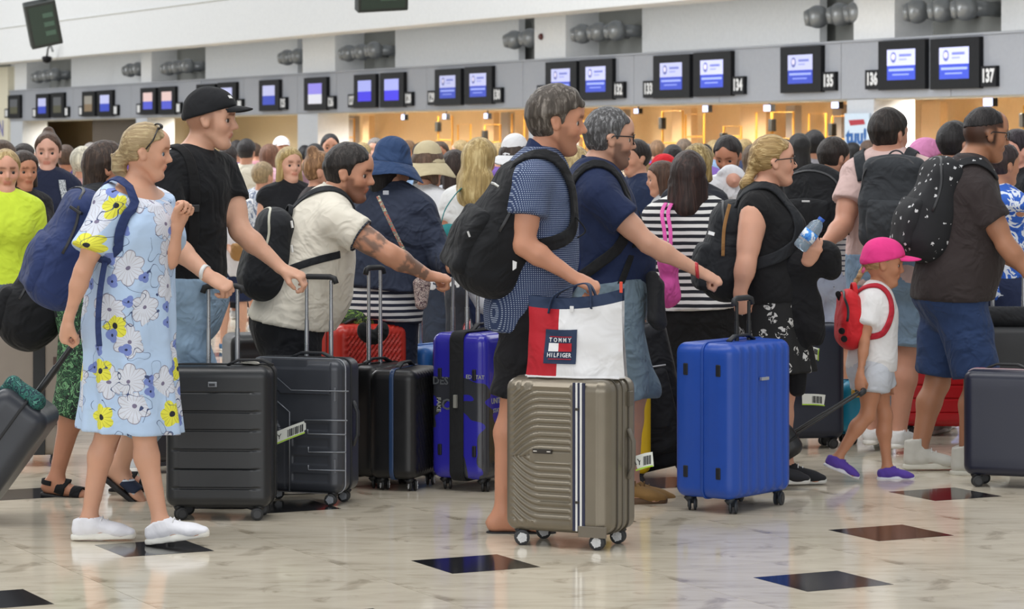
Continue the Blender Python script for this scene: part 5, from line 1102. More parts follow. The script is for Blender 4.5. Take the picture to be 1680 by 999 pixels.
# ------------------------------------------------------------------ suitcases
def smooth_sq(x, k=6.0): return math.tanh(k*math.sin(x))
class Case:
    def __init__(s, label, x, y, yaw, w, t, H, mat, rib=None, wh=0.055, rc=0.045, rz=0.045, tilt=0.0, tiltaxis='l', nz_=46, nw=40, nt=14, group='wheeled suitcases in the queue', zipm=None, wheel='#1c1d1f', hub=None, kind='spinner', name='suitcase', z0=0.0, zipw=0.012, wr=0.027):
        a = math.radians(yaw); f = np.array([math.cos(a), math.sin(a), 0]); l = np.array([-math.sin(a), math.cos(a), 0]); u = UP.copy()
        if tilt: f, u = (rotv(f, l, tilt), rotv(u, l, tilt)) if tiltaxis == 'l' else (f, rotv(u, f, tilt)); l = nz(np.cross(u, f)) if tiltaxis != 'l' else l
        s.f, s.l, s.u = f, l, u; s.o = np.array([x, y, z0]); s.w, s.t, s.H, s.wh = w, t, H, wh; s.yaw = yaw
        s.root = empty(name, s.o, label, 'suitcase', group); s.R = np.stack([f, l, u], 1)
        hw, ht = w/2, t/2; per = []
        def side(p0, p1, n, nrm, face):
            for i in range(n):
                k = i/n; per.append((p0[0]+(p1[0]-p0[0])*k, p0[1]+(p1[1]-p0[1])*k, nrm[0], nrm[1], face, -1+2*k))
        def corner(cf, cl, a0):
            for i in range(6):
                q = a0+math.pi/2*i/6; per.append((cf+rc*math.cos(q), cl+rc*math.sin(q), math.cos(q), math.sin(q), 'c', 0))
        side((ht, -hw+rc), (ht, hw-rc), nw, (1, 0), 'F'); corner(ht-rc, hw-rc, 0)
        side((ht-rc, hw), (-ht+rc, hw), nt, (0, 1), 'L'); corner(-ht+rc, hw-rc, math.pi/2)
        side((-ht, hw-rc), (-ht, -hw+rc), max(6, nw//4), (-1, 0), 'B'); corner(-ht+rc, -hw+rc, math.pi)
        side((-ht+rc, -hw), (ht-rc, -hw), nt, (0, -1), 'R'); corner(ht-rc, -hw+rc, 1.5*math.pi)
        N = len(per); lev = []
        hb = H-wh
        for i in range(6): q = math.pi/2*i/5; lev.append((rz*(1-math.sin(q)), rz*(1-math.cos(q)), 0))
        lev = [(rz*(1-math.sin(math.pi/2*i/5)), rz*(1-math.cos(math.pi/2*i/5))) for i in range(5, -1, -1)]   # placeholder
        L = [(rz*(1-math.cos(math.pi/2*i/5)), rz*(1-math.sin(math.pi/2*i/5))) for i in range(6)]              # (z, inset)
        L += [(rz+(hb-2*rz)*i/nz_, 0.0) for i in range(1, nz_)]
        L += [(hb-z, ins) for z, ins in L[5::-1]]
        V = []
        for z, ins in L:
            for pf, pl, nf, nl, face, uu in per:
                d = rib(face, uu, z/hb, z) if (rib and ins < rz*0.6) else 0.0
                V.append(s.o+f*(pf-nf*(ins-d))+l*(pl-nl*(ins-d))+u*(wh+z))
        F = [(i*N+k, i*N+(k+1) % N, (i+1)*N+(k+1) % N, (i+1)*N+k) for i in range(len(L)-1) for k in range(N)]
        F += [list(range(N))[::-1], [(len(L)-1)*N+k for k in range(N)]]
        s.shell = mesh_obj('shell', V, F, mat, s.root); s.shell.data.set_sharp_from_angle(angle=math.radians(50))
        if zipm is not None: s.ring(zipm, 0.0, zipw)
        s.wheels(wheel, hub, kind, wr)
    def q(s, f, l, z): return s.o+s.f*f+s.l*l+s.u*z
    def ring(s, mat, fpos=0.0, w=0.012, name='zip', th=0.003, proud=0.002):
        hw = s.w/2+proud; r = 0.045; z0 = s.wh-proud; z1 = s.H+proud; pts = []; sd = s.f
        for cl, cz, a0 in ((hw-r, z0+r, -math.pi/2), (hw-r, z1-r, 0), (-hw+r, z1-r, math.pi/2), (-hw+r, z0+r, math.pi)):
            for i in range(7): a = a0+math.pi/2*i/6; pts.append(s.q(fpos, cl+r*math.cos(a), cz+r*math.sin(a)))
        pts.append(pts[0]); mb = MB(); mb.tube(pts, 0.01, 8, flat=(w/2, th), side=sd, caps=False); return mb.obj(name, mat, s.root, True)
    def wheels(s, col, hub, kind, r=0.027):
        m = plastic(col, 0.5); hm = plastic(hub, 0.3) if hub else plastic('#2c2d30', 0.4)
        for i, (a, b) in enumerate(((1, 1), (1, -1), (-1, 1), (-1, -1))):
            if kind == 'two' and a > 0:
                mb = MB(); mb.box(s.q(s.t/2-0.03, b*(s.w/2-0.06), s.wh*0.5), (0.012, 0.02, s.wh*0.5), s.R, 0.004); mb.obj('foot', m, s.root); continue
            c0 = s.q(a*(s.t/2-0.048), b*(s.w/2-0.055), s.wh)
            off = s.f*0.012+s.l*(0.01 if i % 2 else -0.006); c = c0+off; c[2] = c0[2]-s.wh+r if abs(s.u[2]) > 0.99 else c0[2]-s.wh+r
            wr = empty('wheel', c-wloc(s.root)); wr.parent = s.root
            ax = nz(s.f*0.9+s.l*(0.5 if i % 2 else 0.15)); ax[2] = 0; ax = nz(ax)
            for g_ in (-1, 1):
                mb = MB(); mb.lathe(c+ax*(0.006 if g_ > 0 else -0.018), ax, [(0, r*0.8), (0.002, r), (0.01, r), (0.012, r*0.8)], 20); mb.obj('tyre', m, wr, 'auto')
                mb = MB(); e = ax*(0.0185 if g_ > 0 else -0.0205); mb.lathe(c+e, ax, [(0, r*0.62), (0.002, r*0.62)], 16); 
                if hub:
                    for k in range(5):
                        t1 = 2*math.pi*k/5; uu = nz(np.cross(ax, UP)); v = np.cross(ax, uu); dr = uu*math.cos(t1)+v*math.sin(t1); mb.box(c+e+ax*(0.003 if g_ > 0 else -0.001)+dr*r*0.4, (0.0016, r*0.09, r*0.3), np.stack([ax, np.cross(dr, ax), dr], 1))
                mb.obj('hub', hm, wr)
            mb = MB(); top = c0+s.u*0.004; mb.tube([top, top*0.55+c*0.45, c+UP*r*0.55], [0.026, 0.02, 0.012], 10); mb.box(c+UP*r*0.55, (0.006, 0.012, r*0.55), np.stack([ax, nz(np.cross(UP, ax)), UP], 1)); mb.obj('fork', m, wr, True)
    def pull(s, top, sp=0.13, fpos=None, lpos=0.0, metal='#b9bbbe', grip='#26282b', r=0.009, gripw=None, n=1, twin=True):
        """telescopic handle rising to height `top` along the case axis"""
        fpos = -s.t/2+0.035 if fpos is None else fpos; root = s.root
        h = empty('pull_handle', s.q(fpos, lpos, s.H)-wloc(root)); h.parent = root; mm = plastic(metal, 0.28, 0.5, 0.85) if metal != 'black' else plastic('#1d1e20', 0.35)
        for g_ in (-1, 1):
            mb = MB(); mb.cyl(s.q(fpos, lpos+g_*sp/2, s.H-0.01), s.q(fpos, lpos+g_*sp/2, s.H+(top-s.H)*0.45), r*1.15, 10); mb.cyl(s.q(fpos, lpos+g_*sp/2, s.H+(top-s.H)*0.45), s.q(fpos, lpos+g_*sp/2, top-0.015), r*0.9, 10); mb.obj('rod', mm, h, 'auto')
        mb = MB(); gw = gripw or sp/2+0.025
        mb.tube([s.q(fpos, lpos-gw, top-0.03), s.q(fpos, lpos-gw+0.008, top-0.006), s.q(fpos, lpos-gw+0.03, top), s.q(fpos, lpos+gw-0.03, top), s.q(fpos, lpos+gw-0.008, top-0.006), s.q(fpos, lpos+gw, top-0.03)], 0.013, 10); mb.obj('grip', plastic(grip, 0.55), h, True)
        return h
    def carry(s, where='top', col='#1d1e20', f0=0.0, c=0.0, L=0.2, lift=0.022):
        mb = MB(); pts = []
        for i in range(9):
            k = i/8; e = lift*min(1, 4*k, 4*(1-k))
            pts.append(s.q(f0, c-L/2+L*k, s.H+0.002+e) if where == 'top' else s.q(f0, (s.w/2+0.002+e)*(1 if where == 'L' else -1), c-L/2+L*k))
        mb.tube(pts, 0.01, 10, flat=(0.013, 0.006), side=s.f); return mb.obj('carry_handle', plastic(col, 0.55), s.root, True)
    def studs(s, faces, col='#15161a', size=(0.011, 0.03), lf=(0.5,), zs=(0.2, 0.8)):
        for face, lfs in faces:
            for x in lfs:
                for z in zs:
                    zz = s.wh+(s.H-s.wh)*z
                    c = {'F': s.q(s.t/2+0.002, x*s.w/2, zz), 'L': s.q(x*s.t/2, s.w/2+0.002, zz), 'R': s.q(x*s.t/2, -s.w/2-0.002, zz)}[face]
                    h = {'F': (0.006, size[0], size[1]), 'L': (size[0], 0.006, size[1]), 'R': (size[0], 0.006, size[1])}[face]
                    mb = MB(); mb.box(c, h, s.R, 0.004); mb.obj('side_foot', plastic(col, 0.5), s.root)
    def plate(s, face, x, z, hw, hh, col, name='logo_plate', th=0.003, parent=None, metal=0.0):
        c = {'F': s.q(s.t/2+th, x, z), 'L': s.q(x, s.w/2+th, z), 'R': s.q(x, -s.w/2-th, z)}[face]
        h = {'F': (th, hw, hh), 'L': (hw, th, hh), 'R': (hw, th, hh)}[face]
        mb = MB(); mb.box(c, h, s.R, 0.0015); return mb.obj(name, plastic(col, 0.35, 0.5, metal), parent or s.root)
def sx(px, d): return (px-CX)/FPX*d
def sz(py, d): return EYE-(py-HORIZ)/FPX*d
def bag_tag(parent, p, right, up, L=0.16, W=0.045, text=None, base='#d9dcd6'):
    """paper airline baggage tag: curved strip with bar code"""
    r = nz(right); u = nz(up); w = np.cross(r, u); root = empty('luggage_tag', p-wloc(parent)); root.parent = parent
    n = 10; pts = [p+r*L*i/n+w*0.012*math.sin(i/n*2.5)+u*0.02*math.sin(i/n*1.4) for i in range(n+1)]
    mb = MB(); mb.tube(pts, 0.01, 8, flat=(W/2, 0.0008), side=u); mb.obj('paper', paint(base, 0.5), root)
    e = MB(); e.tube([q-u*(W/2-0.003)+w*0.0015 for q in pts], 0.01, 8, flat=(0.003, 0.0008), side=u); e.obj('green_edge', paint('#a8cf3c', 0.5), root)
    b = MB()
    for i in range(9): k = 0.45+0.05*i; q = p+r*L*k+w*(0.012*math.sin(k*2.5)+0.0012)+u*0.02*math.sin(k*1.4); b.box(q, (L*0.012*(1+(i % 3)*0.5), W*0.3, 0.0006), np.stack([r, u, w], 1))
    b.obj('bar_code', paint('#3a3c3e', 0.5), root)
    if text: text_mesh(text, W*0.6, p+r*L*0.2+w*0.008+u*0.006, r, u, paint('#17181a'), root, 'lettering', 0.0006)
    return root
# S8 taupe suitcase with curved ribs ------------------------------------------------
def rib8(face, u, v, z):
    if face == 'F' and u < 0.36:
        e = max(0.0, -0.35-u)
        if 0.455 < v < 0.53 and u > -0.62: return 0.0
        return 0.0035*smooth_sq((z+(-0.15*e*e if v < 0.49 else 0.15*e*e))*2*math.pi/0.0275, 3) if 0.06 < v < 0.95 else 0
    if face == 'F' and 0.68 < u: return 0.004
    return 0.0
M_TAUPE = plastic('#7d7567', 0.32, 0.5, 0.45)
s = Case('taupe metallic hard-shell suitcase with curved ribs and striped strip under the tote bag', 0.238, 11.33, -116, 0.46, 0.30, 0.675, M_TAUPE, rib8, zipm=plastic('#6a645a', 0.5), wheel='#2b2c2f', hub='#d5d6d8', nz_=130, nw=110, wr=0.031, wh=0.06)
for k, (x, c_) in enumerate(((0.085, '#1f2440'), (0.097, '#dcdcda'), (0.106, '#1f2440'), (0.116, '#dcdcda'), (0.127, '#1f2440'))):
    s.plate('F', x, 0.37, 0.006 if c_ == '#1f2440' else 0.0045, 0.295, c_, 'zip_stripe', 0.0045 if k % 2 else 0.0035)
s.ring(plastic('#4c463d', 0.5), 0.06, 0.006); s.ring(plastic('#4c463d', 0.5), -0.05, 0.006)
lp = s.plate('F', -0.055, 0.385, 0.042, 0.009, '#2b251f', 'logo_plate', 0.004); s.plate('F', -0.085, 0.385, 0.008, 0.002, '#cfcac2', 'logo_mark', 0.0055, lp); s.plate('F', -0.025, 0.385, 0.008, 0.002, '#cfcac2', 'logo_mark', 0.0055, lp)
s.carry('R' if False else 'L', '#6a645a', -0.05, 0.37, 0.2); s.carry('R', '#6a645a', -0.06, 0.37, 0.2)
for zz in (0.19, 0.56): s.plate('F', 0.1, zz, 0.008, 0.005, '#3a352e', 'zip_pull', 0.007)
fr = s.plate('F', 0.165, 0.075, 0.06, 0.022, '#6e665a', 'corner_guard', 0.005)
lk = s.plate('L', -0.06, 0.59, 0.02, 0.03, '#5a544a', 'lock', 0.006)
bag_tag(s.root, s.q(-0.06, s.w/2+0.03, 0.33), s.f*(-0.3)+s.l*0.9, UP, 0.07, 0.06, 'AYT')
S_TAUPE = s
# S10 blue ribbed suitcase -----------------------------------------------------------
def rib10(face, u, v, z):
    if face in 'FB': return 0.005*smooth_sq((u+1)*math.pi*6.0+0.6, 2.5) if 0.04 < v < 0.97 else 0
    if face in 'LR' and 0.25 < abs(u) < 0.98: return 0.004
    return 0.0
M_BLUE = plastic('#1c4aa8', 0.38, 0.5)
s = Case('large bright blue hard-shell suitcase with vertical ribs', 0.985, 12.47, -37.5, 0.50, 0.31, 0.742, M_BLUE, rib10, zipm=plastic('#1d489f', 0.5), wheel='#2a2f36', nw=90, nz_=30, wr=0.03, wh=0.062)
s.studs((('R', (-0.55, 0.55)), ('L', (-0.55, 0.55))), '#14171f', (0.012, 0.026), zs=(0.17, 0.83))
s.plate('F', 0.0, 0.58, 0.03, 0.007, '#b8bcc4', 'logo_plate', 0.007, metal=0.7)
s.carry('top', '#1d2128', 0.04); s.pull(0.93, 0.10, metal='black', lpos=0.03, fpos=0.03)
S_BLUE = s
# S1 black ribbed ----------------------------------------------------------------------
def rib1(face, u, v, z):
    if face in 'FB' and 0.0 < v < 0.82: return 0.004*(1 if (z*1.0/0.082) % 1 > 0.09 else -0.6)
    return 0.0
s = Case('black hard-shell suitcase with horizontal grooves held by the capped man', -1.255, 12.14, -93, 0.455, 0.27, 0.66, plastic('#222427', 0.36, 0.5), rib1, zipm=plastic('#1a1b1d', 0.6), nz_=110, nw=16)
s.plate('F', -0.02, 0.585, 0.019, 0.011, '#8f9296', 'logo_plate', 0.003, metal=0.8); s.plate('F', -0.022, 0.584, 0.013, 0.006, '#2b2d31', 'logo_mark', 0.0045)
s.pull(0.995, 0.127, lpos=-0.012); s.carry('top', '#1c1d20', 0.05, 0.13)
sdf_obj('luggage_label', [Pr(s.q(0.02, 0.1, 0.672), s.q(0.02, 0.15, 0.668), 0.03, 0.03, s.f, 0.006, 0.006, k=0.005)], plastic('#d6d2c6', 0.5), s.root, 0.005)
# S2 dark grey with angular lines ----------------------------------------------------
def rib2(face, u, v, z):
    if face not in 'FB': return 0.0
    x = u
    a = 0.86+0.0*x; k = 0.74 if x > -0.35 else 0.74+(-0.35-x)*0.42
    up = 1 if v > k else 0
    low = 0
    if x < -0.25:
        lim = 0.60 if x < -0.55 else 0.60-(x+0.55)*0.7
        low = 1 if v < lim else 0
    else:
        for z0 in (0.50, 0.38, 0.25, 0.12):
            if abs(v-z0) < 0.03 and x > (-0.05 if z0 < 0.45 else -0.1): low = -0.5
    if x > 0.92: low = 0
    return 0.010*up+0.008*low
s = Case('dark grey hard-shell suitcase with angular ridges and a paper tag', -0.935, 12.66, -109, 0.45, 0.25, 0.652, plastic('#3f4249', 0.33, 0.5, 0.2), rib2, zipm=plastic('#24262a', 0.6), hub='#7e8288', nz_=110, nw=70)
s.ring(plastic('#9a9da3', 0.4, 0.5, 0.5), 0.07, 0.005)
s.pull(1.012, 0.12, lpos=0.03); s.carry('top', '#2b2d31', 0.03, 0.05); s.carry('L', '#2b2d31', -0.02, 0.36)
for zz in (0.18, 0.5): s.plate('F', 0.2, zz, 0.004, 0.03, '#6d7077', 'side_foot', 0.004)
def on_front(c, px, py, off):
    r_ = np.array([(px-CX)/FPX, 1.0, -(py-HORIZ)/FPX]); o_ = np.array([0, 0, EYE]); p0 = c.q(c.t/2+off, 0, 0); return o_+r_*((p0-o_)@c.f)/(r_@c.f)
for ln in ([(441, 607), (478, 640), (572, 642)], [(449, 653), (475, 676), (475, 806)], [(499, 689), (570, 690)], [(505, 704), (505, 712), (568, 713)], [(506, 733), (506, 742), (568, 742)], [(506, 763), (506, 771), (566, 772)]):
    mb = MB(); mb.tube([on_front(s, x_, y_, 0.008) for x_, y_ in ln], 0.0032, 6); mb.obj('ridge_highlight', plastic('#7c8087', 0.35, 0.5, 0.4), s.root, True)  # lighter tubes: the highlight on the ridge edges is put into the colour
bag_tag(s.root, P(446, 722, 12.52), np.array([0.95, 0.1, 0.25]), UP, 0.165, 0.055, 'AYT')
s.plate('F', -0.02, s.H-0.03, 0.085, 0.03, '#3a3d44', 'handle_recess', 0.004)
# S3, S4 black cabin cases --------------------------------------------------------------
s = Case('plain black cabin suitcase with tall handle between the grey and the ribbed ones', sx(618, 13.25), 13.3, -35, 0.36, 0.24, 0.575, plastic('#1b1c1e', 0.4), lambda f, u, v, z: 0.003*smooth_sq(u*9, 3) if f in 'FB' else 0, zipm=plastic('#101112', 0.6), nz_=10)
s.pull(1.03, 0.09, lpos=-0.02, fpos=0.0); s.carry('top')
def rib4(face, u, v, z): return 0.005*math.sin((u*0.17+z*0.55)*2*math.pi/0.042) if face in 'FB' and 0.08 < v < 0.95 else 0.0
s = Case('black cabin suitcase with slanting ribs, blue zip and white-spoked wheels', sx(664, 13.15), 13.2, -18, 0.37, 0.235, 0.565, plastic('#17181b', 0.36), rib4, zipm=plastic('#2c4368', 0.3), hub='#cfd0d2', nz_=60, nw=50, zipw=0.022)
s.carry('top')
# S5 printed purple-blue ------------------------------------------------------------------
def printed():
    t = NT('printed_shell'); co = t.coord(); x, y, z = t.sep(co); n = t.noise(co, 4.0, 2, 0.5, 0.6)
    m = t.math('GREATER_THAN', n, 0.5); zz = t.math('MULTIPLY', m, t.math('LESS_THAN', z, 0.53))
    t.base(t.mix(zz, srgb('#2e2ba0'), srgb('#34363c'))); t.rough(0.25); t.b.inputs['Coat Weight'].default_value = 0.3; return t.m
s = Case('glossy violet-blue suitcase with grey map and lettering print and a black luggage strap', -0.135, 13.24, -30, 0.48, 0.30, 0.735, printed(), rib10 if False else None, zipm=plastic('#1c1a5c', 0.5), nz_=12, nw=12)
s.ring(cloth('#1f2022', 0.8, 0.2), 0.0, 0.075, 'luggage_strap', 0.004, 0.006)
s.studs((('R', (-0.62, 0.62)),), '#14141c', (0.01, 0.026), zs=(0.2, 0.72)); s.carry('top', '#1a1a1e', 0.0, 0, 0.22, 0.03)
rt = s.f*0+s.l; tw = plastic('#9b9d96', 0.5); dk = plastic('#565a5e', 0.5); sR = -s.l
def let(txt, size, face, x, z, m=tw, rot=0):
    if face == 'R': o_, r_, nrm = s.q(x, -s.w/2-0.0015, z), s.f, -s.l
    else: o_, r_, nrm = s.q(s.t/2+0.0015, x, z), s.l, s.f
    uu = UP
    if rot: r_, uu = -UP, r_
    text_mesh(txt, size, o_, r_, uu, m, s.root, 'lettering', 0.001, bold=size*0.02)
let('DES', 0.05, 'R', -0.09, 0.51, dk); let('ED STAT', 0.026, 'R', 0.098, 0.535, tw); let('A', 0.065, 'F', -0.16, 0.5, dk); let('UNITED', 0.036, 'F', -0.12, 0.42, tw); let('STATE', 0.026, 'F', -0.13, 0.375, tw); let('FAKE', 0.03, 'R', -0.1, 0.4, tw, 1); let('C', 0.07, 'R', -0.06, 0.4, dk); let('X', 0.05, 'F', 0.0, 0.44, plastic('#c8c03a', 0.5))
s.pull(0.98, 0.10, fpos=-0.06, lpos=0.0)
s.plate('R', 0.0, 0.42, 0.008, 0.03, '#8a8a84', 'strap_lock', 0.012)
# S6 red, S7 light blue, others behind -----------------------------------------------------
def ribd(face, u, v, z): return 0.0035*smooth_sq((u*0.18-z)*2*math.pi/0.03, 3) if face in 'FB' else 0.0
s = Case('red hard-shell suitcase with diagonal grooves behind the black cabin cases', sx(593, 13.75), 13.75, -55, 0.40, 0.25, 0.735, plastic('#b82c20', 0.35), ribd, zipm=plastic('#7c1a14', 0.5), nz_=70, nw=60); s.carry('top')
s = Case('light blue hard-shell suitcase half hidden beside the violet printed one', sx(702, 14.2), 14.2, -35, 0.36, 0.24, 0.60, plastic('#3f7fd0', 0.35), lambda f, u, v, z: 0.003*smooth_sq(u*12, 3) if f in 'FB' else 0, zipm=plastic('#2c5fa6', 0.5), nz_=10); s.pull(0.94, 0.10, lpos=0.0); s.studs((('R', (-0.5, 0.5)),), '#14181f', zs=(0.2, 0.8))
s = Case('suitcase with bright blue grip on its tall silver handle behind the violet one', sx(782, 14.0), 14.0, -60, 0.40, 0.25, 0.62, plastic('#3a3c42', 0.4), None, zipm=plastic('#202226', 0.6), nz_=8); s.pull(1.02, 0.11, grip='#2a48b0', lpos=-0.03)
s = Case('red suitcase showing beyond the bearded man in checked shirt', sx(826, 14.6), 14.7, -90, 0.42, 0.26, 0.69, plastic('#b3242a', 0.35), lambda f, u, v, z: 0.003*smooth_sq(z*90, 3) if f in 'FB' else 0, zipm=plastic('#701418', 0.5), nz_=40)
s = Case('yellow suitcase showing as a sliver behind the taupe one', sx(1030, 13.25), 13.3, -80, 0.20, 0.2, 0.50, plastic('#d6b018', 0.4), None, zipm=plastic('#8a7210', 0.5), nz_=8)
# S9 big soft black case, tilted -----------------------------------------------------------
s = Case('large soft black suitcase tilted on its wheels behind the bearded man', sx(1076, 13.4), 13.5, -90, 0.42, 0.30, 0.74, cloth('#1e1f24', 0.8, 0.6), lambda f, u, v, z: 0.012*(1-u*u) if f in 'FB' else 0.008*(1-u*u) if f in 'LR' else 0, zipm=plastic('#0f1012', 0.6), nz_=14, nw=14, tilt=13, tiltaxis='f', kind='two')
s.plate('F', 0.0, 0.64, 0.02, 0.008, '#9a9ca0', 'logo_plate', 0.016, metal=0.7)
mb = MB(); mb.tube([s.q(s.t/2+0.014, -0.17+0.034*i, 0.54+0.01*math.sin(i/10*3.1)) for i in range(11)], 0.004, 6); mb.obj('pocket_zip', plastic('#a8aab0', 0.4), s.root, True)
mb = MB(); mb.box(s.q(s.t/2+0.012, 0, 0.33), (0.03, 0.17, 0.2), s.R, 0.025); mb.obj('front_pocket', cloth('#1b1c21', 0.8, 0.6), s.root, 'auto'); s.pull(0.99, 0.12, metal='black', lpos=0.06)
# S11-S16 right-hand side -------------------------------------------------------------------
s = Case('dark navy suitcase with white paper tags behind the blonde woman', sx(1318, 14.9), 14.95, -80, 0.40, 0.26, 0.66, plastic('#1c2233', 0.4), None, zipm=plastic('#0f131d', 0.6), nz_=8); bag_tag(s.root, P(1316, 655, 14.72), (0.93, 0, -0.2), UP, 0.12, 0.06); bag_tag(s.root, P(1338, 590, 14.7), (0.35, 0, 0.9), (-0.9, 0, 0.35), 0.06, 0.035)
gp = P(1416, 640, 13.28); gu = np.array([math.sin(math.radians(58)), 0, math.cos(math.radians(58))]); go = gp-gu*0.74
s = Case('small black trolley case towed by the girl, rods slanting up to her hand', go[0], 13.28, 0, 0.28, 0.16, 0.36, plastic('#202226', 0.4), None, zipm=plastic('#0f1012', 0.6), nz_=8, tilt=58, z0=float(go[2]), kind='two', wh=0.04); s.pull(0.74, 0.085, metal='black', r=0.006, fpos=0.0)
GIRLCASE = s
s = Case('turquoise ride-on children\'s case with yellow details behind the girl', sx(1418, 15.2), 15.2, -70, 0.34, 0.2, 0.34, plastic('#2a9fc4', 0.4), None, rc=0.08, rz=0.08, zipm=plastic('#1d7fa0', 0.5), nz_=8)
for x, z in ((-0.1, 0.28), (0.09, 0.1)): s.plate('F', x, z, 0.03, 0.025, '#d8a92a', 'yellow_trim', 0.01)
s = Case('red hard-shell suitcase with horizontal ribs between the two pairs of legs on the right', sx(1540, 15.6), 15.6, -92, 0.46, 0.27, 0.60, plastic('#c01f26', 0.33), lambda f, u, v, z: 0.004*(1 if (z/0.075) % 1 > 0.12 else -0.7) if f in 'FB' else 0, zipm=plastic('#7c1014', 0.5), nz_=80)
s = Case('navy cabin suitcase with red edge piping at the right border', sx(1656, 13.2), 13.25, -112, 0.38, 0.24, 0.55, plastic('#1f2233', 0.35), None, zipm=plastic('#8c2430', 0.4), nz_=8, zipw=0.02); s.ring(plastic('#b5a0a4', 0.4), 0.02, 0.006, 'piping'); s.carry('top')
s = Case('black suitcase with pale band and tall silver handle behind the brown-shirted man', sx(1662, 14.6), 14.7, -95, 0.42, 0.26, 0.66, plastic('#232427', 0.5), None, zipm=plastic('#101112', 0.6), nz_=8); s.pull(1.0, 0.16)
sdf_obj('rolled_blanket', [Pr(s.q(0.0, -0.22, s.H+0.05), s.q(0.0, 0.2, s.H+0.05), 0.055, 0.055, k=0.01)], cloth('#2a2b2e'), s.root, 0.012)
# S17, S18 left-hand side ----------------------------------------------------------------------
s = Case('brown-grey hard-shell suitcase at the left border with black band', sx(30, 14.05), 14.15, -82, 0.46, 0.27, 0.70, plastic('#867c72', 0.4), None, zipm=plastic('#1b1b1c', 0.5), nz_=8, zipw=0.03)
s.studs((('L', (-0.6, 0.6)),), '#3a2f28', (0.012, 0.025), zs=(0.25, 0.75)); s.plate('F', 0.09, 0.38, 0.03, 0.32, '#17181a', 'black_band', 0.004); s.plate('F', 0.17, 0.52, 0.01, 0.03, '#4a3a34', 'side_foot', 0.005); s.plate('F', 0.17, 0.24, 0.01, 0.03, '#4a3a34', 'side_foot', 0.005)
bo = P(-70, 812, 12.0); s = Case('dark grey suitcase tilted and towed by the woman in the floral dress', bo[0], 12.0, 0, 0.42, 0.26, 0.56, plastic('#33363d', 0.4), None, zipm=plastic('#1b1c20', 0.6), nz_=8, tilt=36, z0=0.075, rc=0.06, rz=0.06)
s.pull(0.93, 0.035, metal='black', r=0.012, fpos=0.0, gripw=0.05)
sdf_obj('scarf', [Pr(s.q(0.03, -0.15, s.H+0.02), s.q(-0.1, -0.1, s.H+0.015), 0.04, 0.03, k=0.02), Pr(s.q(-0.1, -0.1, s.H+0.015), s.q(-0.13, -0.05, s.H-0.1), 0.03, 0.02, k=0.02)], blotch(('#1d2b2c', '#2f6a60', '#1c3640', '#5a9a8a'), 25.0), s.root, 0.009)
s = Case('dark case with pink piping standing behind the capped man', sx(280, 13.8), 13.85, -75, 0.4, 0.25, 0.60, plastic('#26252c', 0.4), None, zipm=plastic('#a84860', 0.5), nz_=8); s.carry('top')
s = Case('black hard case behind the man in cream polo', sx(425, 14.2), 14.2, -70, 0.34, 0.25, 0.66, plastic('#232527', 0.4), lambda f, u, v, z: 0.003*smooth_sq(z*80, 3) if f in 'FB' else 0, nz_=40)
# ------------------------------------------------------------------ bags
def pack(label, c, R, size, mat, pocket=True, name='backpack', mat2=None, taper=0.12, h=0.0115, seed=0, loop=True, rnd=0.06, zipm=None, amp=0.004, cat='backpack', top=0.0, group='bags carried by people'):
    """R columns: outward (away from the wearer), left, up"""
    w, hh, t = size; f, l, u = R[:, 0], R[:, 1], R[:, 2]; c = np.asarray(c, float)
    root = empty(name, c-u*hh/2, label, cat, group)
    rr = min(rnd, t/2*0.95)
    o = [Pr(c, box=(t/2*0.8, w/2, hh/2, rr), R=R, k=0.04), Pr(c-u*hh*0.18, box=(t/2, w/2*1.02, hh*0.30, rr), R=R, k=0.07), Pr(c-u*hh*0.25, c+u*hh*0.30, w/2*0.96, w/2*(1-taper)*0.9, l, t/2*1.02, t/2*0.72, k=0.05)]
    sdf_obj('main_compartment', o, mat, root, h, post=folds(amp, 22, seed+40, (0.3, 0.2, 1)))
    if pocket:
        p = c+f*t*0.47-u*hh*0.2; q = [Pr(p, box=(t*0.14, w*0.40, hh*0.25, 0.03), R=R, k=0.03), Pr(p+f*0.01, None, w*0.36, None, l, t*0.18, k=0.05)]
        sdf_obj('front_pocket', q, mat2 or mat, root, h, post=folds(amp, 26, seed+41))
    if loop:
        b = c+u*hh*0.47-f*t*0.25; mb = MB(); mb.tube([b+l*0.045*math.cos(a)+u*0.05*math.sin(a) for a in np.linspace(0.0, math.pi, 11)], 0.008, 8, flat=(0.011, 0.004), side=f); mb.obj('carry_loop', mat2 or mat, root, True)
    zm = zipm or plastic('#2a2b2e', 0.5)
    mb = MB(); pts = [c+f*t*0.22+l*(w/2*0.99)*math.cos(a)*(1.0 if abs(math.cos(a)) > 0.3 else 1.0)+u*(hh*0.1+hh*0.40*math.sin(a)) for a in np.linspace(-0.35, math.pi+0.35, 23)]
    pp, gg = drape(o, pts, 0.002); T = np.gradient(pp, axis=0); mb.tube(list(pp), 0.004, 8, flat=(0.006, 0.0025), side=np.cross(gg, T)); mb.obj('zip', zm, root, True)
    return root
def wstrap(root, pts, w, mat, side, name='strap', th=0.006, n=26):
    p = np.array(pts, float); tt = np.linspace(0, len(p)-1, n); i = np.clip(tt.astype(int), 0, len(p)-2); fr = (tt-i)[:, None]
    p0, p1, p2, p3 = p[np.maximum(i-1, 0)], p[i], p[i+1], p[np.minimum(i+2, len(p)-1)]
    c = 0.5*((2*p1)+(-p0+p2)*fr+(2*p0-5*p1+4*p2-p3)*fr**2+(-p0+3*p1-3*p2+p3)*fr**3)
    mb = MB(); mb.tube(list(c), 0.01, 8, flat=(w/2, th/2), side=np.asarray(side)); return mb.obj(name, mat, root, True)
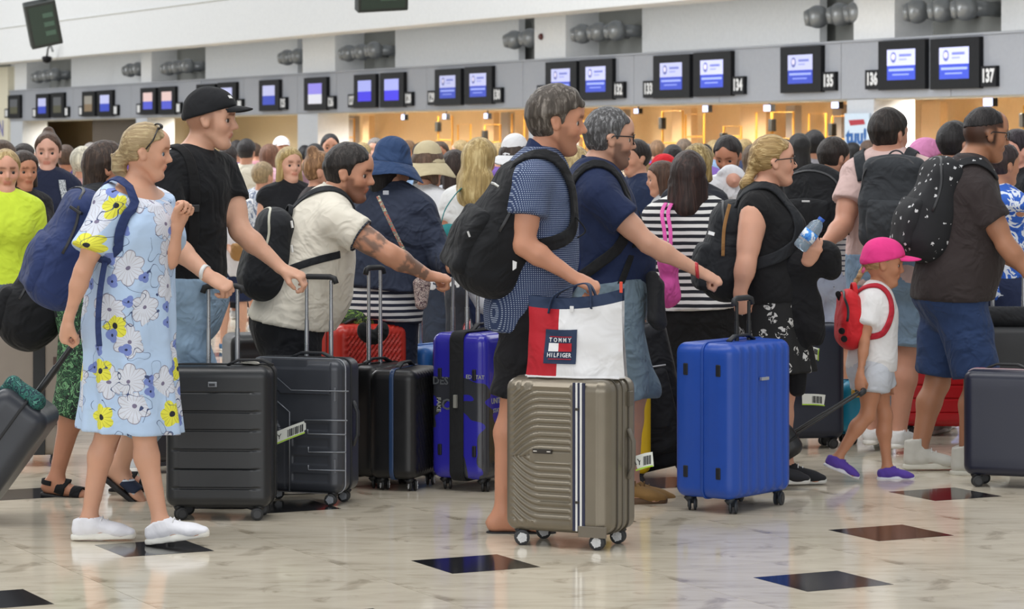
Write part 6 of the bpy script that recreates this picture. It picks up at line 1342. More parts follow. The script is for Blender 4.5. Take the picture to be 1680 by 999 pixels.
def shoulder_strap(H, root, side, mat, w=0.055, low=-0.36, prims=None, back=-0.12, lat=0.115, low_lat=0.15, front=0.16):
    """strap from the pack over the shoulder down the chest and under the arm"""
    g = 1 if side == 'L' else -1
    pts = [(back-0.08, g*lat*0.8, -0.06), (-0.06, g*lat, 0.03), (0.02, g*lat, 0.045), (0.08, g*lat, -0.04), (front*0.75, g*(lat+0.01), -0.14), (front*0.6, g*(lat+0.03), -0.22), (0.03, g*(low_lat+0.02), -0.28), (-0.05, g*low_lat, -0.31)]
    return H.strap(pts, mat, root, w, 0.012, 'shoulder_strap', off=0.006, n=34)
NAVYP = cloth('#2c3963', 0.8, 0.6); BLK = cloth('#1b1c1f', 0.85, 0.6); BLK2 = cloth('#232529', 0.8, 0.5)
def imgR(out, tilt):
    """pack frame from outward direction (in plan, degrees) and lean of its up axis in the picture plane (degrees, + to the right)"""
    a = math.radians(out); f = np.array([math.cos(a), math.sin(a), 0]); u = np.array([math.sin(math.radians(tilt)), 0, math.cos(math.radians(tilt))]); f = nz(f-u*(f@u)); return np.stack([f, np.cross(u, f), u], 1)
# woman's navy backpack
r = pack('navy blue backpack slung on the back of the woman in floral dress', P(112, 405, 11.62), imgR(200, 24), (0.31, 0.49, 0.2), NAVYP, pocket=True, seed=1, rnd=0.07)
W1.strap([(-0.13, -0.09, -0.05), (-0.07, -0.1, 0.02), (-0.01, -0.105, 0.03), (0.035, -0.12, -0.05), (0.05, -0.135, -0.13), (0.02, -0.155, -0.21), (-0.05, -0.165, -0.26)], NAVYP, r, 0.04, 0.008, 'shoulder_strap', off=0.006)
wstrap(r, [P(172, 430, 11.2), P(164, 480, 11.16), P(161, 530, 11.14), P(163, 568, 11.13)], 0.024, NAVYP, (1, 0, 0), 'loose_strap')
b_ = MB(); b_.box(P(125, 345, 11.45), (0.012, 0.03, 0.006), imgR(250, 30), 0.003); b_.obj('buckle', plastic('#15161a'), r)
sdf_obj('top_flap', [Pr(P(140, 335, 11.6), P(108, 372, 11.6), 0.07, 0.075, np.array([0, 1, 0]), 0.02, 0.03, k=0.03)], cloth('#27335a', 0.8, 0.5), r, 0.01)
# cream polo man's sling pack
r = pack('black sling backpack with pale zips on the back of the man in cream polo', P(440, 415, 12.95), imgR(195, 14), (0.27, 0.40, 0.19), BLK2, pocket=False, seed=2, rnd=0.07, zipm=plastic('#b9b8a8', 0.4))
W3.strap([(-0.14, 0.02, -0.13), (-0.12, -0.03, -0.03), (-0.02, -0.07, 0.03), (0.05, -0.05, -0.02)], BLK2, r, 0.05, 0.006, 'shoulder_strap', off=0.005)
W3.strap([(-0.17, -0.08, -0.40), (-0.1, -0.16, -0.33), (0.0, -0.2, -0.24), (0.08, -0.18, -0.19)], BLK2, r, 0.035, 0.005, 'lower_strap', off=0.005)
for y_ in (368, 408): wstrap(r, [P(478, y_-6, 12.78), P(480, y_+6, 12.78)], 0.012, plastic('#cfcfcb', 0.3, 0.5, 0.5), (1, 0, 0), 'zip_pull', 0.006)
# checked-shirt man's big backpack
r = pack('large black backpack on the grey-haired man in checked shirt', P(826, 372, 11.66), imgR(196, 27), (0.33, 0.56, 0.26), BLK, pocket=True, seed=3, rnd=0.09, loop=True)
W4.strap([(-0.14, -0.1, -0.08), (-0.08, -0.12, 0.0), (0.02, -0.125, 0.02), (0.1, -0.13, -0.07), (0.14, -0.14, -0.18), (0.11, -0.15, -0.26), (0.02, -0.17, -0.31), (-0.08, -0.17, -0.33), (-0.16, -0.12, -0.33)], BLK, r, 0.06, 0.014, 'shoulder_strap', off=0.008)
wstrap(r, [W4.t(0.13, -0.15, -0.2), W4.t(0.17, -0.16, -0.25), W4.t(0.14, -0.165, -0.28)], 0.02, BLK, (0, 1, 0), 'strap_tail')
mb = MB(); mb.prism([P(841, 427, 11.36), P(848, 430, 11.36), P(847, 440, 11.36), P(841, 444, 11.36)], np.array([0, -0.004, 0])); fix_normals(mb.obj('logo_patch', plastic('#d8d8d8', 0.5), r))
mb = MB(); mb.box(P(769, 384, 11.38), (0.003, 0.012, 0.004), imgR(-80, 70)); mb.obj('zip_pull', plastic('#c9c9c9', 0.3, 0.5, 0.5), r)
wstrap(r, [P(806, 300, 11.4), P(812, 302, 11.39), P(818, 306, 11.39)], 0.01, plastic('#cfcfcb', 0.3, 0.5, 0.6), (0, 0, 1), 'zip_pull')
# navy backpack of the navy polo man
r = pack('navy backpack with grey round badge on the bearded man in navy polo', P(944, 385, 12.75), imgR(186, 4), (0.31, 0.50, 0.2), cloth('#24315a', 0.8, 0.5), seed=4, mat2=cloth('#1f2a4c', 0.8, 0.5))
W5.strap([(-0.15, -0.1, -0.08), (-0.08, -0.11, 0.0), (0.01, -0.115, 0.03), (0.08, -0.13, -0.05), (0.1, -0.15, -0.18), (0.04, -0.17, -0.3), (-0.06, -0.17, -0.38), (-0.16, -0.12, -0.42)], BLK, r, 0.05, 0.012, 'shoulder_strap', off=0.008)
mb = MB(); mb.lathe(P(952, 326, 12.52), (0.05, -1, 0.1), [(0, 0.016), (0.004, 0.015)], 16); mb.obj('badge', plastic('#7f8a99', 0.4), r)
# waist bag
r = empty('waist_bag', P(1075, 540, 12.5), 'black waist pouch hanging beside the bearded man\'s shorts', 'bag'); sdf_obj('pouch', [Pr(P(1076, 495, 12.55), box=(0.03, 0.06, 0.10, 0.025), R=imgR(-10, 5), k=0.03), Pr(P(1070, 455, 12.55), P(1082, 530, 12.55), 0.03, 0.035, k=0.03)], cloth('#27282b', 0.7, 0.5), r, 0.009)
W5.strap([(0.12, -0.02, -0.2), (0.1, -0.12, -0.3), (0.05, -0.2, -0.42), (0.0, -0.2, -0.5)], BLK, r, 0.03, 0.005, 'strap', off=0.004)
# blonde woman's backpack
r = pack('black backpack with tan stripe on the blonde woman in black top', P(1196, 410, 13.2), imgR(184, 6), (0.30, 0.44, 0.24), BLK2, seed=5, rnd=0.09)
shoulder_strap(W6, r, 'R', BLK2, 0.055, low=-0.34)
wstrap(r, [P(1197, 335, 13.0), P(1188, 375, 12.99), P(1186, 420, 13.0)], 0.016, cloth('#9c7448'), (1, 0.2, 0), 'tan_stripe')
mb = MB(); mb.box(P(1167, 383, 13.0), (0.004, 0.016, 0.009), imgR(-100, 15), 0.002); mb.obj('metal_badge', plastic('#c9c9c9', 0.3, 0.5, 0.7), r)
# pink-shirt man's grey backpack
r = pack('dark grey backpack with loop handle on the man in pale pink t-shirt', P(1468, 332, 14.42), frame(-W7.F, UP), (0.33, 0.46, 0.18), cloth('#34373b', 0.75, 0.6), seed=6, mat2=cloth('#3b3e42', 0.75, 0.6))
for sd_ in 'LR': shoulder_strap(W7, r, sd_, cloth('#2f3236'), 0.06)
# brown-shirt man's printed backpack
PRT = spots('#17181c', '#c9c9cb', 22.0, 0.17)
r = pack('black drawstring backpack printed with small white marks on the brown-shirted man', P(1530, 342, 13.75), imgR(190, 17), (0.34, 0.50, 0.22), PRT, seed=7, rnd=0.09, mat2=PRT)
W8.strap([(-0.17, -0.1, -0.1), (-0.1, -0.12, -0.0), (0.0, -0.125, 0.03), (0.08, -0.13, -0.03)], PRT, r, 0.055, 0.008, 'shoulder_strap', off=0.006)
# girl's ladybird backpack
RED = cloth('#c5242c', 0.7, 0.4); r = pack('small red ladybird backpack with black spots on the girl', P(1394, 522, 13.44), imgR(184, -2), (0.21, 0.25, 0.10), RED, seed=8, rnd=0.045, pocket=False, h=0.007)
sdf_obj('pink_panel', [Pr(P(1379, 518, 13.44), P(1377, 530, 13.44), 0.075, 0.07, np.array([0, 1., 0]), 0.012, 0.012, k=0.01)], cloth('#d9a8a6'), r, 0.006)
for x_, y_ in ((1381, 543), (1385, 556), (1393, 548)): mb = MB(); mb.lathe(P(x_, y_, 13.33), (-0.3, -1, 0), [(0, 0.016), (0.006, 0.015)], 12); mb.obj('spot', cloth('#17171a'), r)
for x_ in (1378, 1392): sdf_obj('feeler', [Pr(P(x_, 490, 13.42), P(x_-3, 482, 13.42), 0.012, 0.014, k=0.01)], cloth('#17171a'), r, 0.005)
wstrap(r, [P(1402, 492, 13.36), P(1396, 515, 13.33), P(1398, 540, 13.33)], 0.014, cloth('#17171a'), (1, 0, 0), 'zip')
sdf_obj('mesh_pocket', [Pr(P(1401, 550, 13.36), box=(0.03, 0.012, 0.045, 0.01), R=imgR(0, -10), k=0.01)], cloth('#6f6c6e', 0.6), r, 0.006)
shoulder_strap(W9, r, 'R', cloth('#b02a38'), 0.03, low=-0.32, front=0.1, lat=0.125)
# tote bag -----------------------------------------------------------------------------
def tote():
    d0 = 11.28; zb = S_TAUPE.H; c = P(946, 0, d0); c[2] = 0
    root = empty('tote_bag', (c[0], d0, zb), 'red, white and navy tote bag with logo patch standing on taupe suitcase', 'bag')
    rt = nz(S_TAUPE.l*0.75+np.array([0.45, 0, 0])); fr = nz(np.cross(rt, UP)); fr = fr if fr[1] < 0 else -fr
    wb, wt_, hh = 0.205, 0.195, 0.34; n = 36; m = 22; Vp = []
    def pt(u, v, side):       # u -1..1 across, v 0..1 up, side +1 front -1 back
        bul = 0.07*(1-0.75*v)*math.sqrt(max(0, 1-u*u*0.96))+0.012; wd = (wb+(wt_-wb)*v)*(1-0.03*math.sin(v*3)); zt = hh*(1+0.045*u-0.07*(1-u*u)*1.0)
        wr = 0.004*math.sin(9*u+5*v)+0.003*math.sin(14*v+4*u)
        return np.array([c[0], d0, zb+0.006])+rt*u*wd+fr*side*(bul+wr)+UP*v*zt
    pm = [cloth('#b01f2c', 0.6, 0.3), cloth('#dcdcde', 0.6, 0.3), cloth('#26344f', 0.6, 0.3), cloth('#8c8c8e', 0.6, 0.3)]
    for nm, u0, u1, mat in (('red_panel', -1, -0.32, pm[0]), ('white_panel', -0.32, 1, pm[1])):
        V = []; F = []; a = 14 if nm == 'red_panel' else 26
        for sd_ in (1, -1):
            b0 = len(V)
            for j in range(m+1):
                for i in range(a+1): V.append(pt(u0+(u1-u0)*i/a, j/m*0.86, sd_))
            for j in range(m):
                for i in range(a):
                    q = b0+j*(a+1)+i; F.append((q, q+1, q+a+2, q+a+1) if sd_ > 0 else (q, q+a+1, q+a+2, q+1))
        mesh_obj(nm, V, F, mat, root)
    V = []; F = []; a = 40
    for sd_ in (1, -1):
        b0 = len(V)
        for j in range(5):
            for i in range(a+1): V.append(pt(-1+2*i/a, 0.86+0.14*j/4, sd_))
        for j in range(4):
            for i in range(a): q = b0+j*(a+1)+i; F.append((q, q+1, q+a+2, q+a+1) if sd_ > 0 else (q, q+a+1, q+a+2, q+1))
    mesh_obj('navy_top_band', V, F, pm[2], root)
    mb = MB(); mb.tube([pt(-1+2*i/12, 0.0, 1) for i in range(13)], 0.004, 6); mb.obj('base_piping', pm[1], root, True)
    mb = MB(); mb.box(np.array([c[0], d0, zb+0.005]), (0.19, 0.06, 0.003), np.stack([rt, np.cross(UP, rt), UP], 1)); mb.obj('base', pm[1], root)
    # logo patch
    def on(u, v, off): return pt(u, v, 1)+fr*off
    def patch(nm, u0, u1, v0, v1, off, mat, par, slope=0.0):
        V = []; k = 8
        for j in range(k+1):
            for i in range(k+1): V.append(on(u0+(u1-u0)*i/k, v0+(v1-v0)*j/k+slope*(i/k), off))
        F = [(j*(k+1)+i, j*(k+1)+i+1, (j+1)*(k+1)+i+1, (j+1)*(k+1)+i) for j in range(k) for i in range(k)]
        return mesh_obj(nm, V, F, mat, par)
    lp = patch('logo_patch', -0.60, 0.09, 0.17, 0.60, 0.005, pm[2], root)
    for nm, u0, u1, v0, v1, mat in (('red_border', -0.50, -0.01, 0.505, 0.515, pm[0]), ('red_border', -0.50, -0.01, 0.225, 0.235, pm[0]), ('white_flag', -0.51, -0.30, 0.325, 0.43, pm[1]), ('red_flag', -0.30, -0.01, 0.325, 0.43, pm[0])): patch(nm, u0, u1, v0, v1, 0.008, mat, lp)
    for txt, v in (('TOMMY', 0.468), ('HILFIGER', 0.278)):
        for i, ch in enumerate(txt):
            u = -0.5+0.47*(i+0.2)/(len(txt)-0.6) if txt == 'TOMMY' else -0.49+0.45*i/(len(txt)-1)
            p0, p1 = on(u-0.02, v, 0.01), on(u+0.02, v, 0.01); text_mesh(ch, 0.024, on(u, v, 0.0095), p1-p0, on(u, v+0.05, 0)-on(u, v-0.05, 0), pm[1], lp, 'letter', 0.001, xs=0.85, bold=0.0004)
    for sd_ in (1, -1):   # handles
        ub = 0.1; top = P(972, 474, 11.42) if False else None
        p = [pt(-0.55, 0.8, sd_)+fr*sd_*0.004, pt(-0.45, 1.02, sd_), pt(-0.1, 1.14, sd_*0.5), pt(0.22, 1.16, sd_*0.3), pt(0.35, 1.02, sd_), pt(0.38, 0.84, sd_)+fr*sd_*0.004]
        wstrap(root, p, 0.03, pm[2], fr, 'handle')
    mb = MB(); mb.box(on(-0.05, 0.86, 0.006), (0.003, 0.008, 0.012), np.stack([fr, rt, UP], 1), 0.001); mb.obj('white_tab', pm[1], root)
    mb = MB(); mb.box(on(0.98, 1.02, 0.006), (0.003, 0.006, 0.022), np.stack([fr, rt, UP], 1), 0.001); mb.obj('red_tab', plastic('#d8452c', 0.5), root)
tote()
# black jacket over the blonde woman's arm, bottle -----------------------------------------
r = empty('draped_jacket', P(1335, 610, 13.1), 'black jacket draped over the blonde woman\'s forearm', 'jacket')
xa = np.array([1., 0, 0]); o = [Pr(P(1312, 432, 13.05), P(1352, 420, 13.05), 0.06, 0.06, k=0.08), Pr(P(1352, 424, 13.05), P(1364, 444, 13.05), 0.07, 0.05, k=0.06), Pr(P(1306, 440, 13.05), P(1312, 520, 13.05), 0.085, 0.10, xa, 0.06, 0.04, k=0.06), Pr(P(1312, 500, 13.05), P(1322, 548, 13.05), 0.10, 0.085, xa, 0.035, 0.025, k=0.05), Pr(P(1306, 540, 13.05), P(1308, 640, 13.05), 0.06, 0.04, xa, 0.03, 0.025, k=0.05), Pr(P(1335, 545, 13.05), P(1343, 562, 13.05), 0.03, 0.01, k=0.04)]
sdf_obj('cloth', o, cloth('#17171a', 0.9, 0.7), r, 0.009, post=folds(0.007, 26, 77))
def bottle(label, a, b, d):
    A, B = P(*a, d), P(*b, d); ax = nz(B-A); L = np.linalg.norm(B-A); root = empty('water_bottle', A, label, 'bottle')
    t = NT('clear_plastic'); t.base(srgb('#c8dcec')); t.rough(0.08); t.b.inputs['Transmission Weight'].default_value = 0.75; t.b.inputs['IOR'].default_value = 1.3
    mb = MB(); R = 0.036; mb.lathe(A, ax, [(0, R*0.7), (0.006, R*0.95), (0.03, R), (L*0.2, R*0.94), (L*0.24, R), (L*0.6, R), (L*0.64, R*0.95), (L*0.72, R*0.95), (L*0.82, R*0.75), (L*0.9, R*0.42), (L*0.93, R*0.38)], 18); mb.obj('body', t.m, root, True)
    mb = MB(); mb.lathe(A, ax, [(L*0.3, R*1.015), (L*0.56, R*1.015)], 18); mb.obj('label', blotch(('#2a6fd0', '#4f97e4', '#dfe8f2', '#2a6fd0'), 30.0, 0.5), root, True)
    mb = MB(); mb.lathe(A, ax, [(L*0.92, R*0.46), (L, R*0.46)], 14); mb.obj('cap', plastic('#2458b8', 0.4), root)
bottle('clear water bottle with blue cap and label in the blonde woman\'s hand', (1311, 408), (1349, 358), 12.88)
# ------------------------------------------------------------------ people of the second row and the crowd
def stander(label, px, top, d, yaw, hair='#2a211d', style='short', shirt='#33363c', bottom='#23252b', skin='#c4937a', res=1.5, sex='m', hyaw=None, hpitch=0, sleeve=0.5, g=1.0, cap=None, hair2=None, legs='shorts', shirt_mat=None, bottom_mat=None, face=None, R=None, L=None, group='people waiting in the queue', long=False, lean=0, bust=None, hem=0.08, fr=0.95, shoes='#b9b9b9', RL=None, LL=None, hs=1.0, kid=False, extra=None, sw=None):
    res = res*1.18 if res < 1.6 else res
    k = FPX/d; ht = EYE+(HORIZ-top)/k; s = ht/1.75; hsz = hs
    if kid: hsz = hs*(1.0+0.35*max(0, 1-s)/0.35)
    hc = ht-0.124*s*hsz; nk = hc-0.178*s*hsz*(0.9 if kid else 1); pl = ht*0.525
    py = lambda z: HORIZ+(EYE-z)*k
    fx = math.cos(math.radians(yaw))*k
    f = dict(brow=(0.4, 0.33, 0.3), neck=0.84 if sex == 'f' else 1.0, jaw=0.92 if sex == 'f' else 1.0); f.update(face or {})
    h = Human('person', label, d, yaw, (px+0.02*fx, py(hc)), (px-0.02*fx, py(nk)), (px-(0.0+lean)*fx, py(pl)), s=s, hyaw=hyaw, hpitch=hpitch, hs=hsz, sw=sw or (0.185 if sex == 'm' else 0.168), hw=0.16 if sex == 'm' else 0.168, g=g, skin=skin, res=res, bust=(0.06 if sex == 'f' else 0) if bust is None else bust, face=f, group=group, R=R, L=L, RL=RL, LL=LL, lg=1.0 if sex == 'm' else 0.95, ag=1.0 if sex == 'm' else 0.88)
    h.body(skip='' if res < 1.85 else 'RL')
    h.tee(shirt_mat or cloth(shirt), sleeve=sleeve, hem=hem, e=0.018, es=0.024, seed=int(px), long=long)
    if legs == 'shorts': h.shorts(bottom_mat or cloth(bottom), fr=fr, top=0.07)
    elif legs == 'trousers': h.shorts(bottom_mat or cloth(bottom), fr=1.93, e=0.016, e2=0.03, top=0.07, name='trousers')
    else: h.skirt(bottom_mat or cloth(bottom), 0.5*s, top=0.1)
    hm = hair_mat(hair, hair2) if hair2 else hair_mat(hair)
    if cap: h.cap(cloth(cap)); 
    ex = list(extra or [])
    if style == 'short': h.hair(hm, th=0.014)
    elif style == 'long': h.hair(hm, th=0.018, side_low=-0.1, sideburn=0.02, ear=False, extra=ex+[((-0.05, 0, 0.0), (-0.075, 0, -0.19), 0.075, 0.06), ((-0.01, 0.07, 0.0), (-0.02, 0.085, -0.17), 0.03, 0.028), ((-0.01, -0.07, 0.0), (-0.02, -0.085, -0.17), 0.03, 0.028)])
    elif style == 'bun': h.hair(hm, th=0.014, ear=True, extra=ex+[((-0.05, 0, 0.125), (-0.055, 0, 0.14), 0.045, 0.04)])
    elif style == 'pony': h.hair(hm, th=0.014, extra=ex+[((-0.1, 0, 0.02), (-0.14, 0, -0.03), 0.03, 0.03), ((-0.14, 0, -0.03), (-0.14, 0, -0.14), 0.03, 0.014)])
    elif style == 'bob': h.hair(hm, th=0.02, side_low=-0.09, sideburn=0.03, ear=False, extra=ex+[((-0.02, 0.066, 0.02), (-0.01, 0.075, -0.08), 0.03, 0.028), ((-0.02, -0.066, 0.02), (-0.01, -0.075, -0.08), 0.03, 0.028)])
    elif style == 'capless': h.hair(hm, th=0.006, front=0.04)
    if res < 1.85:
        for kk in 'RL': h.sneaker(kk, shoes, '#dcdad4')
    else:
        for kk in 'RL':
            a = h.an[kk]; t = h.ft[kk]; sdf_obj('shoe', h.foot(kk, 0.012), cloth(shoes), h.root, 0.024)
    return h
def hat(h, mat, brim=0.075, drop=0.045, crown=0.125, name='hat', e=0.022):
    f, u, sd = h.hf, h.hu, h.hsd; W = h.hl; hs = h.hs
    o = [Pr(W(-0.01, 0, 0.045), W(-0.01, 0, crown-0.035), (0.078+e)*hs, (0.062+e)*hs, sd, (0.098+e)*hs, (0.08+e)*hs, k=0.02, cuts=[(W(0, 0, 0.03), -u)])]
    c = sdf_obj(name, o, mat, h.root, 0.008*max(1, h.res*0.8), post=folds(0.0015, 40, 5)); V = []; n = 40; m = 6
    for j in range(m):
        r = j/(m-1)
        for i in range(n):
            a = 2*math.pi*i/n; w = 0.012*math.sin(3*a+1)*r
            V.append(W(-0.01+(0.116+brim*r)*math.cos(a), (0.096+brim*r)*math.sin(a), 0.04-drop*r**1.3+w))
    N = len(V); V += [p-u*0.004 for p in V]; F = []
    for j in range(m-1):
        for i in range(n):
            a, b = j*n+i, j*n+(i+1) % n; F += [(a, a+n, b+n, b), (N+a, N+b, N+b+n, N+a+n)]
    for i in range(n): b = (i+1) % n; F += [(i, b, N+b, N+i), ((m-1)*n+b, (m-1)*n+i, N+(m-1)*n+i, N+(m-1)*n+b)]
    fix_normals(mesh_obj('brim', V, F, mat, c)); return c
# P10 woman with denim bucket hat
STR = stripes('#d9d9d8', '#23283a', 0.03, 0.5)
h = Human('person', 'woman in denim-blue bucket hat and dark blue jacket over striped shirt, from behind', 13.9, 62, (643, 280), (640, 330), (622, 490), s=0.95, hyaw=40, hpitch=-8, sw=0.18, hw=0.185, cw=0.185, g=1.1,
          R=dict(sh=(690, 352, -0.05), el=(722, 425, -0.05), wr=(742, 440, -0.3), hd=(760, 435, -0.35), pose='hold'), L=dict(el=(585, 430, 0.1), wr=(600, 480, 0.2)), skin='#b98a70', bust=0.06)
h.body(); h.tee(cloth('#31384a', 0.8, 0.7), long=True, sleeve=0.85, hem=-0.055, e=0.03, es=0.03, seed=40, name='jacket', folds_amp=0.008, loose=0.02)
h.tee(STR, sleeve=0, hem=0.1, e=0.02, name='striped_shirt', seed=41, loose=0.015); JK = h
h.shorts(cloth('#1f2638'), fr=1.9, e=0.02, e2=0.03, top=0.02, name='trousers')
h.hair(hair_mat('#191514'), th=0.012, ear=False, side_low=-0.1, extra=[((-0.07, 0, -0.02), (-0.06, 0.0, -0.15), 0.065, 0.045)]); hat(h, cloth('#2f4468', 0.8, 0.5), 0.07, 0.075)
W10 = h
mb = MB(); mb.box(P(633, 316, 13.62), (0.004, 0.014, 0.01), imgR(-90, 0)); mb.obj('hat_badge', plastic('#b8bcc4', 0.4), h.root)
for k in 'RL': h.sneaker(k, '#2b2d33', '#c8c8c4')
r = empty('patterned_bag', P(690, 500, 13.7), 'small floral crossbody bag with patterned strap on the woman in bucket hat', 'bag'); sdf_obj('pouch', [Pr(P(692, 465, 13.7), P(691, 500, 13.7), 0.045, 0.03, np.array([1., 0, 0]), 0.02, 0.02, k=0.02)], blotch(('#8f6a70', '#c9b8ae', '#5a4248', '#d8ccc4'), 60.0), r, 0.008)
wstrap(r, [P(620, 322, 13.66), P(640, 365, 13.6), P(665, 415, 13.58), P(690, 455, 13.62)], 0.018, blotch(('#8a8a6a', '#b4564a', '#6a7a70', '#c9c2a8'), 40.0), (1, 0, 0.3), 'strap')
# P11 striped shirt woman
h = Human('person', 'woman with long dark brown hair in striped shirt and black skirt, from behind', 14.7, 84, (1130, 291), (1132, 345), (1140, 498), s=0.96, hyaw=80, sw=0.19, hw=0.19, cw=0.19, g=1.1, L=dict(el=(1072, 430), wr=(1080, 500)), R=dict(el=(1205, 430), wr=(1200, 500)), skin='#c4937a')
h.body(); h.tee(stripes('#dedddb', '#1d1f28', 0.036, 0.5), sleeve=0.75, hem=0.03, e=0.022, es=0.03, seed=42, loose=0.02); h.skirt(cloth('#1a1a1c'), 0.35, top=0.08, flare=0.05)
h.hair(hair_mat('#2a1c19', '#4a332c', 50, 2), th=0.022, ear=False, side_low=-0.1, sideburn=0.03, extra=[((-0.05, 0, 0.02), (-0.07, 0, -0.17), 0.085, 0.085), ((-0.04, 0.06, -0.03), (-0.06, 0.07, -0.2), 0.05, 0.045), ((-0.04, -0.06, -0.03), (-0.06, -0.07, -0.2), 0.05, 0.045), ((-0.07, 0.03, -0.18), (-0.075, 0.03, -0.25), 0.035, 0.01), ((-0.07, -0.04, -0.18), (-0.08, -0.05, -0.26), 0.03, 0.01)])
for k in 'RL': h.sneaker(k, '#2b2d33', '#c8c8c4')
r = empty('pink_bag', P(1100, 505, 14.4), 'bright pink shoulder bag hanging on the striped-shirt woman\'s side', 'bag'); PK = cloth('#d256a2', 0.7, 0.6)
sdf_obj('pouch', [Pr(P(1096, 430, 14.35), P(1100, 485, 14.35), 0.05, 0.055, np.array([1., 0, 0]), 0.05, 0.045, k=0.04), Pr(P(1092, 470, 14.35), P(1094, 498, 14.35), 0.04, 0.02, k=0.04)], PK, r, 0.009, post=folds(0.006, 34, 9))
for dx in (0, 10): wstrap(r, [P(1094+dx*0.6, 425, 14.32), P(1090+dx, 380, 14.36), P(1086+dx, 350, 14.45), P(1092+dx, 334, 14.62), P(1094+dx, 334, 14.72)], 0.02, PK, (1, 0, 0), 'strap')
# P12 man in white striped tee with backpack
h = stander('man in white t-shirt with thin dark stripes and pale shorts, head bent', 1366, 229, 16.2, 68, '#241d1a', 'short', shirt_mat=stripes('#d8d8d6', '#3a4254', 0.03, 0.72), bottom='#b3bdd2', res=1.25, hyaw=40, hpitch=-14, g=1.05, shoes='#dcdcdc', face=dict(beard=(0.4, 0.35, 0.33)))
r = pack('black laptop backpack with pale logo on the man in striped white t-shirt', P(1338, 332, 15.9), frame(-h.F*0.8+np.array([-0.3, 0, 0]), UP), (0.40, 0.34, 0.2), BLK, seed=12, rnd=0.08); shoulder_strap(h, r, 'R', BLK, 0.06); shoulder_strap(h, r, 'L', BLK, 0.06)
mb = MB(); mb.box(P(1322, 330, 15.62), (0.003, 0.022, 0.005), frame(np.array([-0.2, -1, 0]), UP)); mb.obj('logo_mark', plastic('#c9c9c9', 0.5), r)
# left-hand group
h = stander('woman in lime yellow t-shirt with fair hair pinned up, facing us at left border', 8, 249, 15.0, -80, '#a58a5c', 'short', '#c3d83e', '#5a6470', skin='#cf9d86', res=1.2, sex='f', hyaw=-72, g=1.1, hair2='#d8c492', extra=[((0.03, 0.05, 0.1), (-0.03, 0.06, 0.09), 0.03, 0.03)])
r = pack('black backpack carried at the left border under the navy one', P(60, 490, 12.95), imgR(185, 20), (0.30, 0.42, 0.26), BLK, seed=13, rnd=0.1)
h = stander('woman in navy blouse with hair in a high bun and patterned shoulder strap', 78, 221, 17.8, -84, '#4a3426', 'bun', '#20263c', '#2a2c34', skin='#d3a592', res=1.25, sex='f', hyaw=-86, g=1.08)
h.strap([(0.1, 0.1, 0.0), (0.14, 0.115, -0.1), (0.15, 0.12, -0.25), (0.13, 0.12, -0.4)], blotch(('#8a9096', '#c8ccce', '#5a6068', '#d8dadc'), 50.0), h.root, 0.045, 0.005, 'bag_strap')
stander('woman in black t-shirt squeezed between the lime and the navy woman', 36, 252, 16.6, -55, '#33261f', 'bob', '#1d1d20', '#2a2a2e', skin='#b98468', res=1.4, sex='f')
h = Human('person', 'woman with long straight brown hair and leaf-print trousers behind the floral dress', 12.95, 0, (176, 278), (160, 322), (142, 492), s=0.93, hyaw=20, sw=0.165, hw=0.165, skin='#b8846a', R=dict(el=(135, 430, -0.2), wr=(150, 500, -0.2)), RL=dict(kn=(132, 650, -0.1), an=(92, 784, -0.1), toeyaw=-8, toepitch=-8), LL=dict(kn=(175, 655, 0.1), an=(200, 775, 0.1)), res=1.1)
h.body(); h.tee(cloth('#26282c'), sleeve=0.5, hem=0.1, seed=60); h.shorts(blotch(('#1d2a24', '#2f5a3c', '#16201c', '#6a9a6c', '#22352c'), 18.0, 3.0), fr=1.22, e=0.02, e2=0.045, top=0.05, name='leaf_print_trousers')
h.hair(hair_mat('#33261f', '#5a463a'), th=0.018, ear=False, side_low=-0.1, sideburn=0.0, extra=[((-0.05, 0, 0.0), (-0.07, 0, -0.2), 0.075, 0.055), ((-0.07, 0, -0.2), (-0.07, 0, -0.26), 0.055, 0.04)]); h.sandal('R', '#17181b', straps=((0.11, 0.05), (0.03, 0.05))); h.sandal('L', '#17181b', straps=((0.11, 0.05), (0.03, 0.05)))
# middle group
h = stander('blonde woman with long loose hair in black top facing us', 474, 245, 18.5, -75, '#a38a58', 'long', '#191a1e', '#2b2d36', skin='#d3a48e', res=1.3, sex='f', hyaw=-60, hair2='#d9c48c', hpitch=4, sleeve=0.12)
stander('fair-haired woman with sunglasses pushed into her wavy hair beside the cream polo', 521, 252, 16.6, 20, '#7d5a3c', 'bun', '#3a3436', '#2b2d36', res=1.4, sex='f', hair2='#b98f66', hyaw=10)
h = stander('blonde woman with very long hair and white off-shoulder top, from behind', 787, 232, 15.6, 78, '#b39a62', 'none', '#dedede', '#33363e', skin='#c98d74', res=1.2, sex='f', hyaw=60, sleeve=0.4)
h.hair(hair_mat('#a88f5c', '#dcc793', 55, 2), th=0.022, ear=False, side_low=-0.1, sideburn=0.03, extra=[((-0.05, 0, 0.02), (-0.08, 0, -0.2), 0.085, 0.1), ((-0.06, 0.05, -0.1), (-0.09, 0.06, -0.38), 0.07, 0.05), ((-0.06, -0.05, -0.1), (-0.09, -0.05, -0.34), 0.07, 0.045), ((-0.09, 0.07, -0.3), (-0.09, 0.08, -0.48), 0.05, 0.015)])
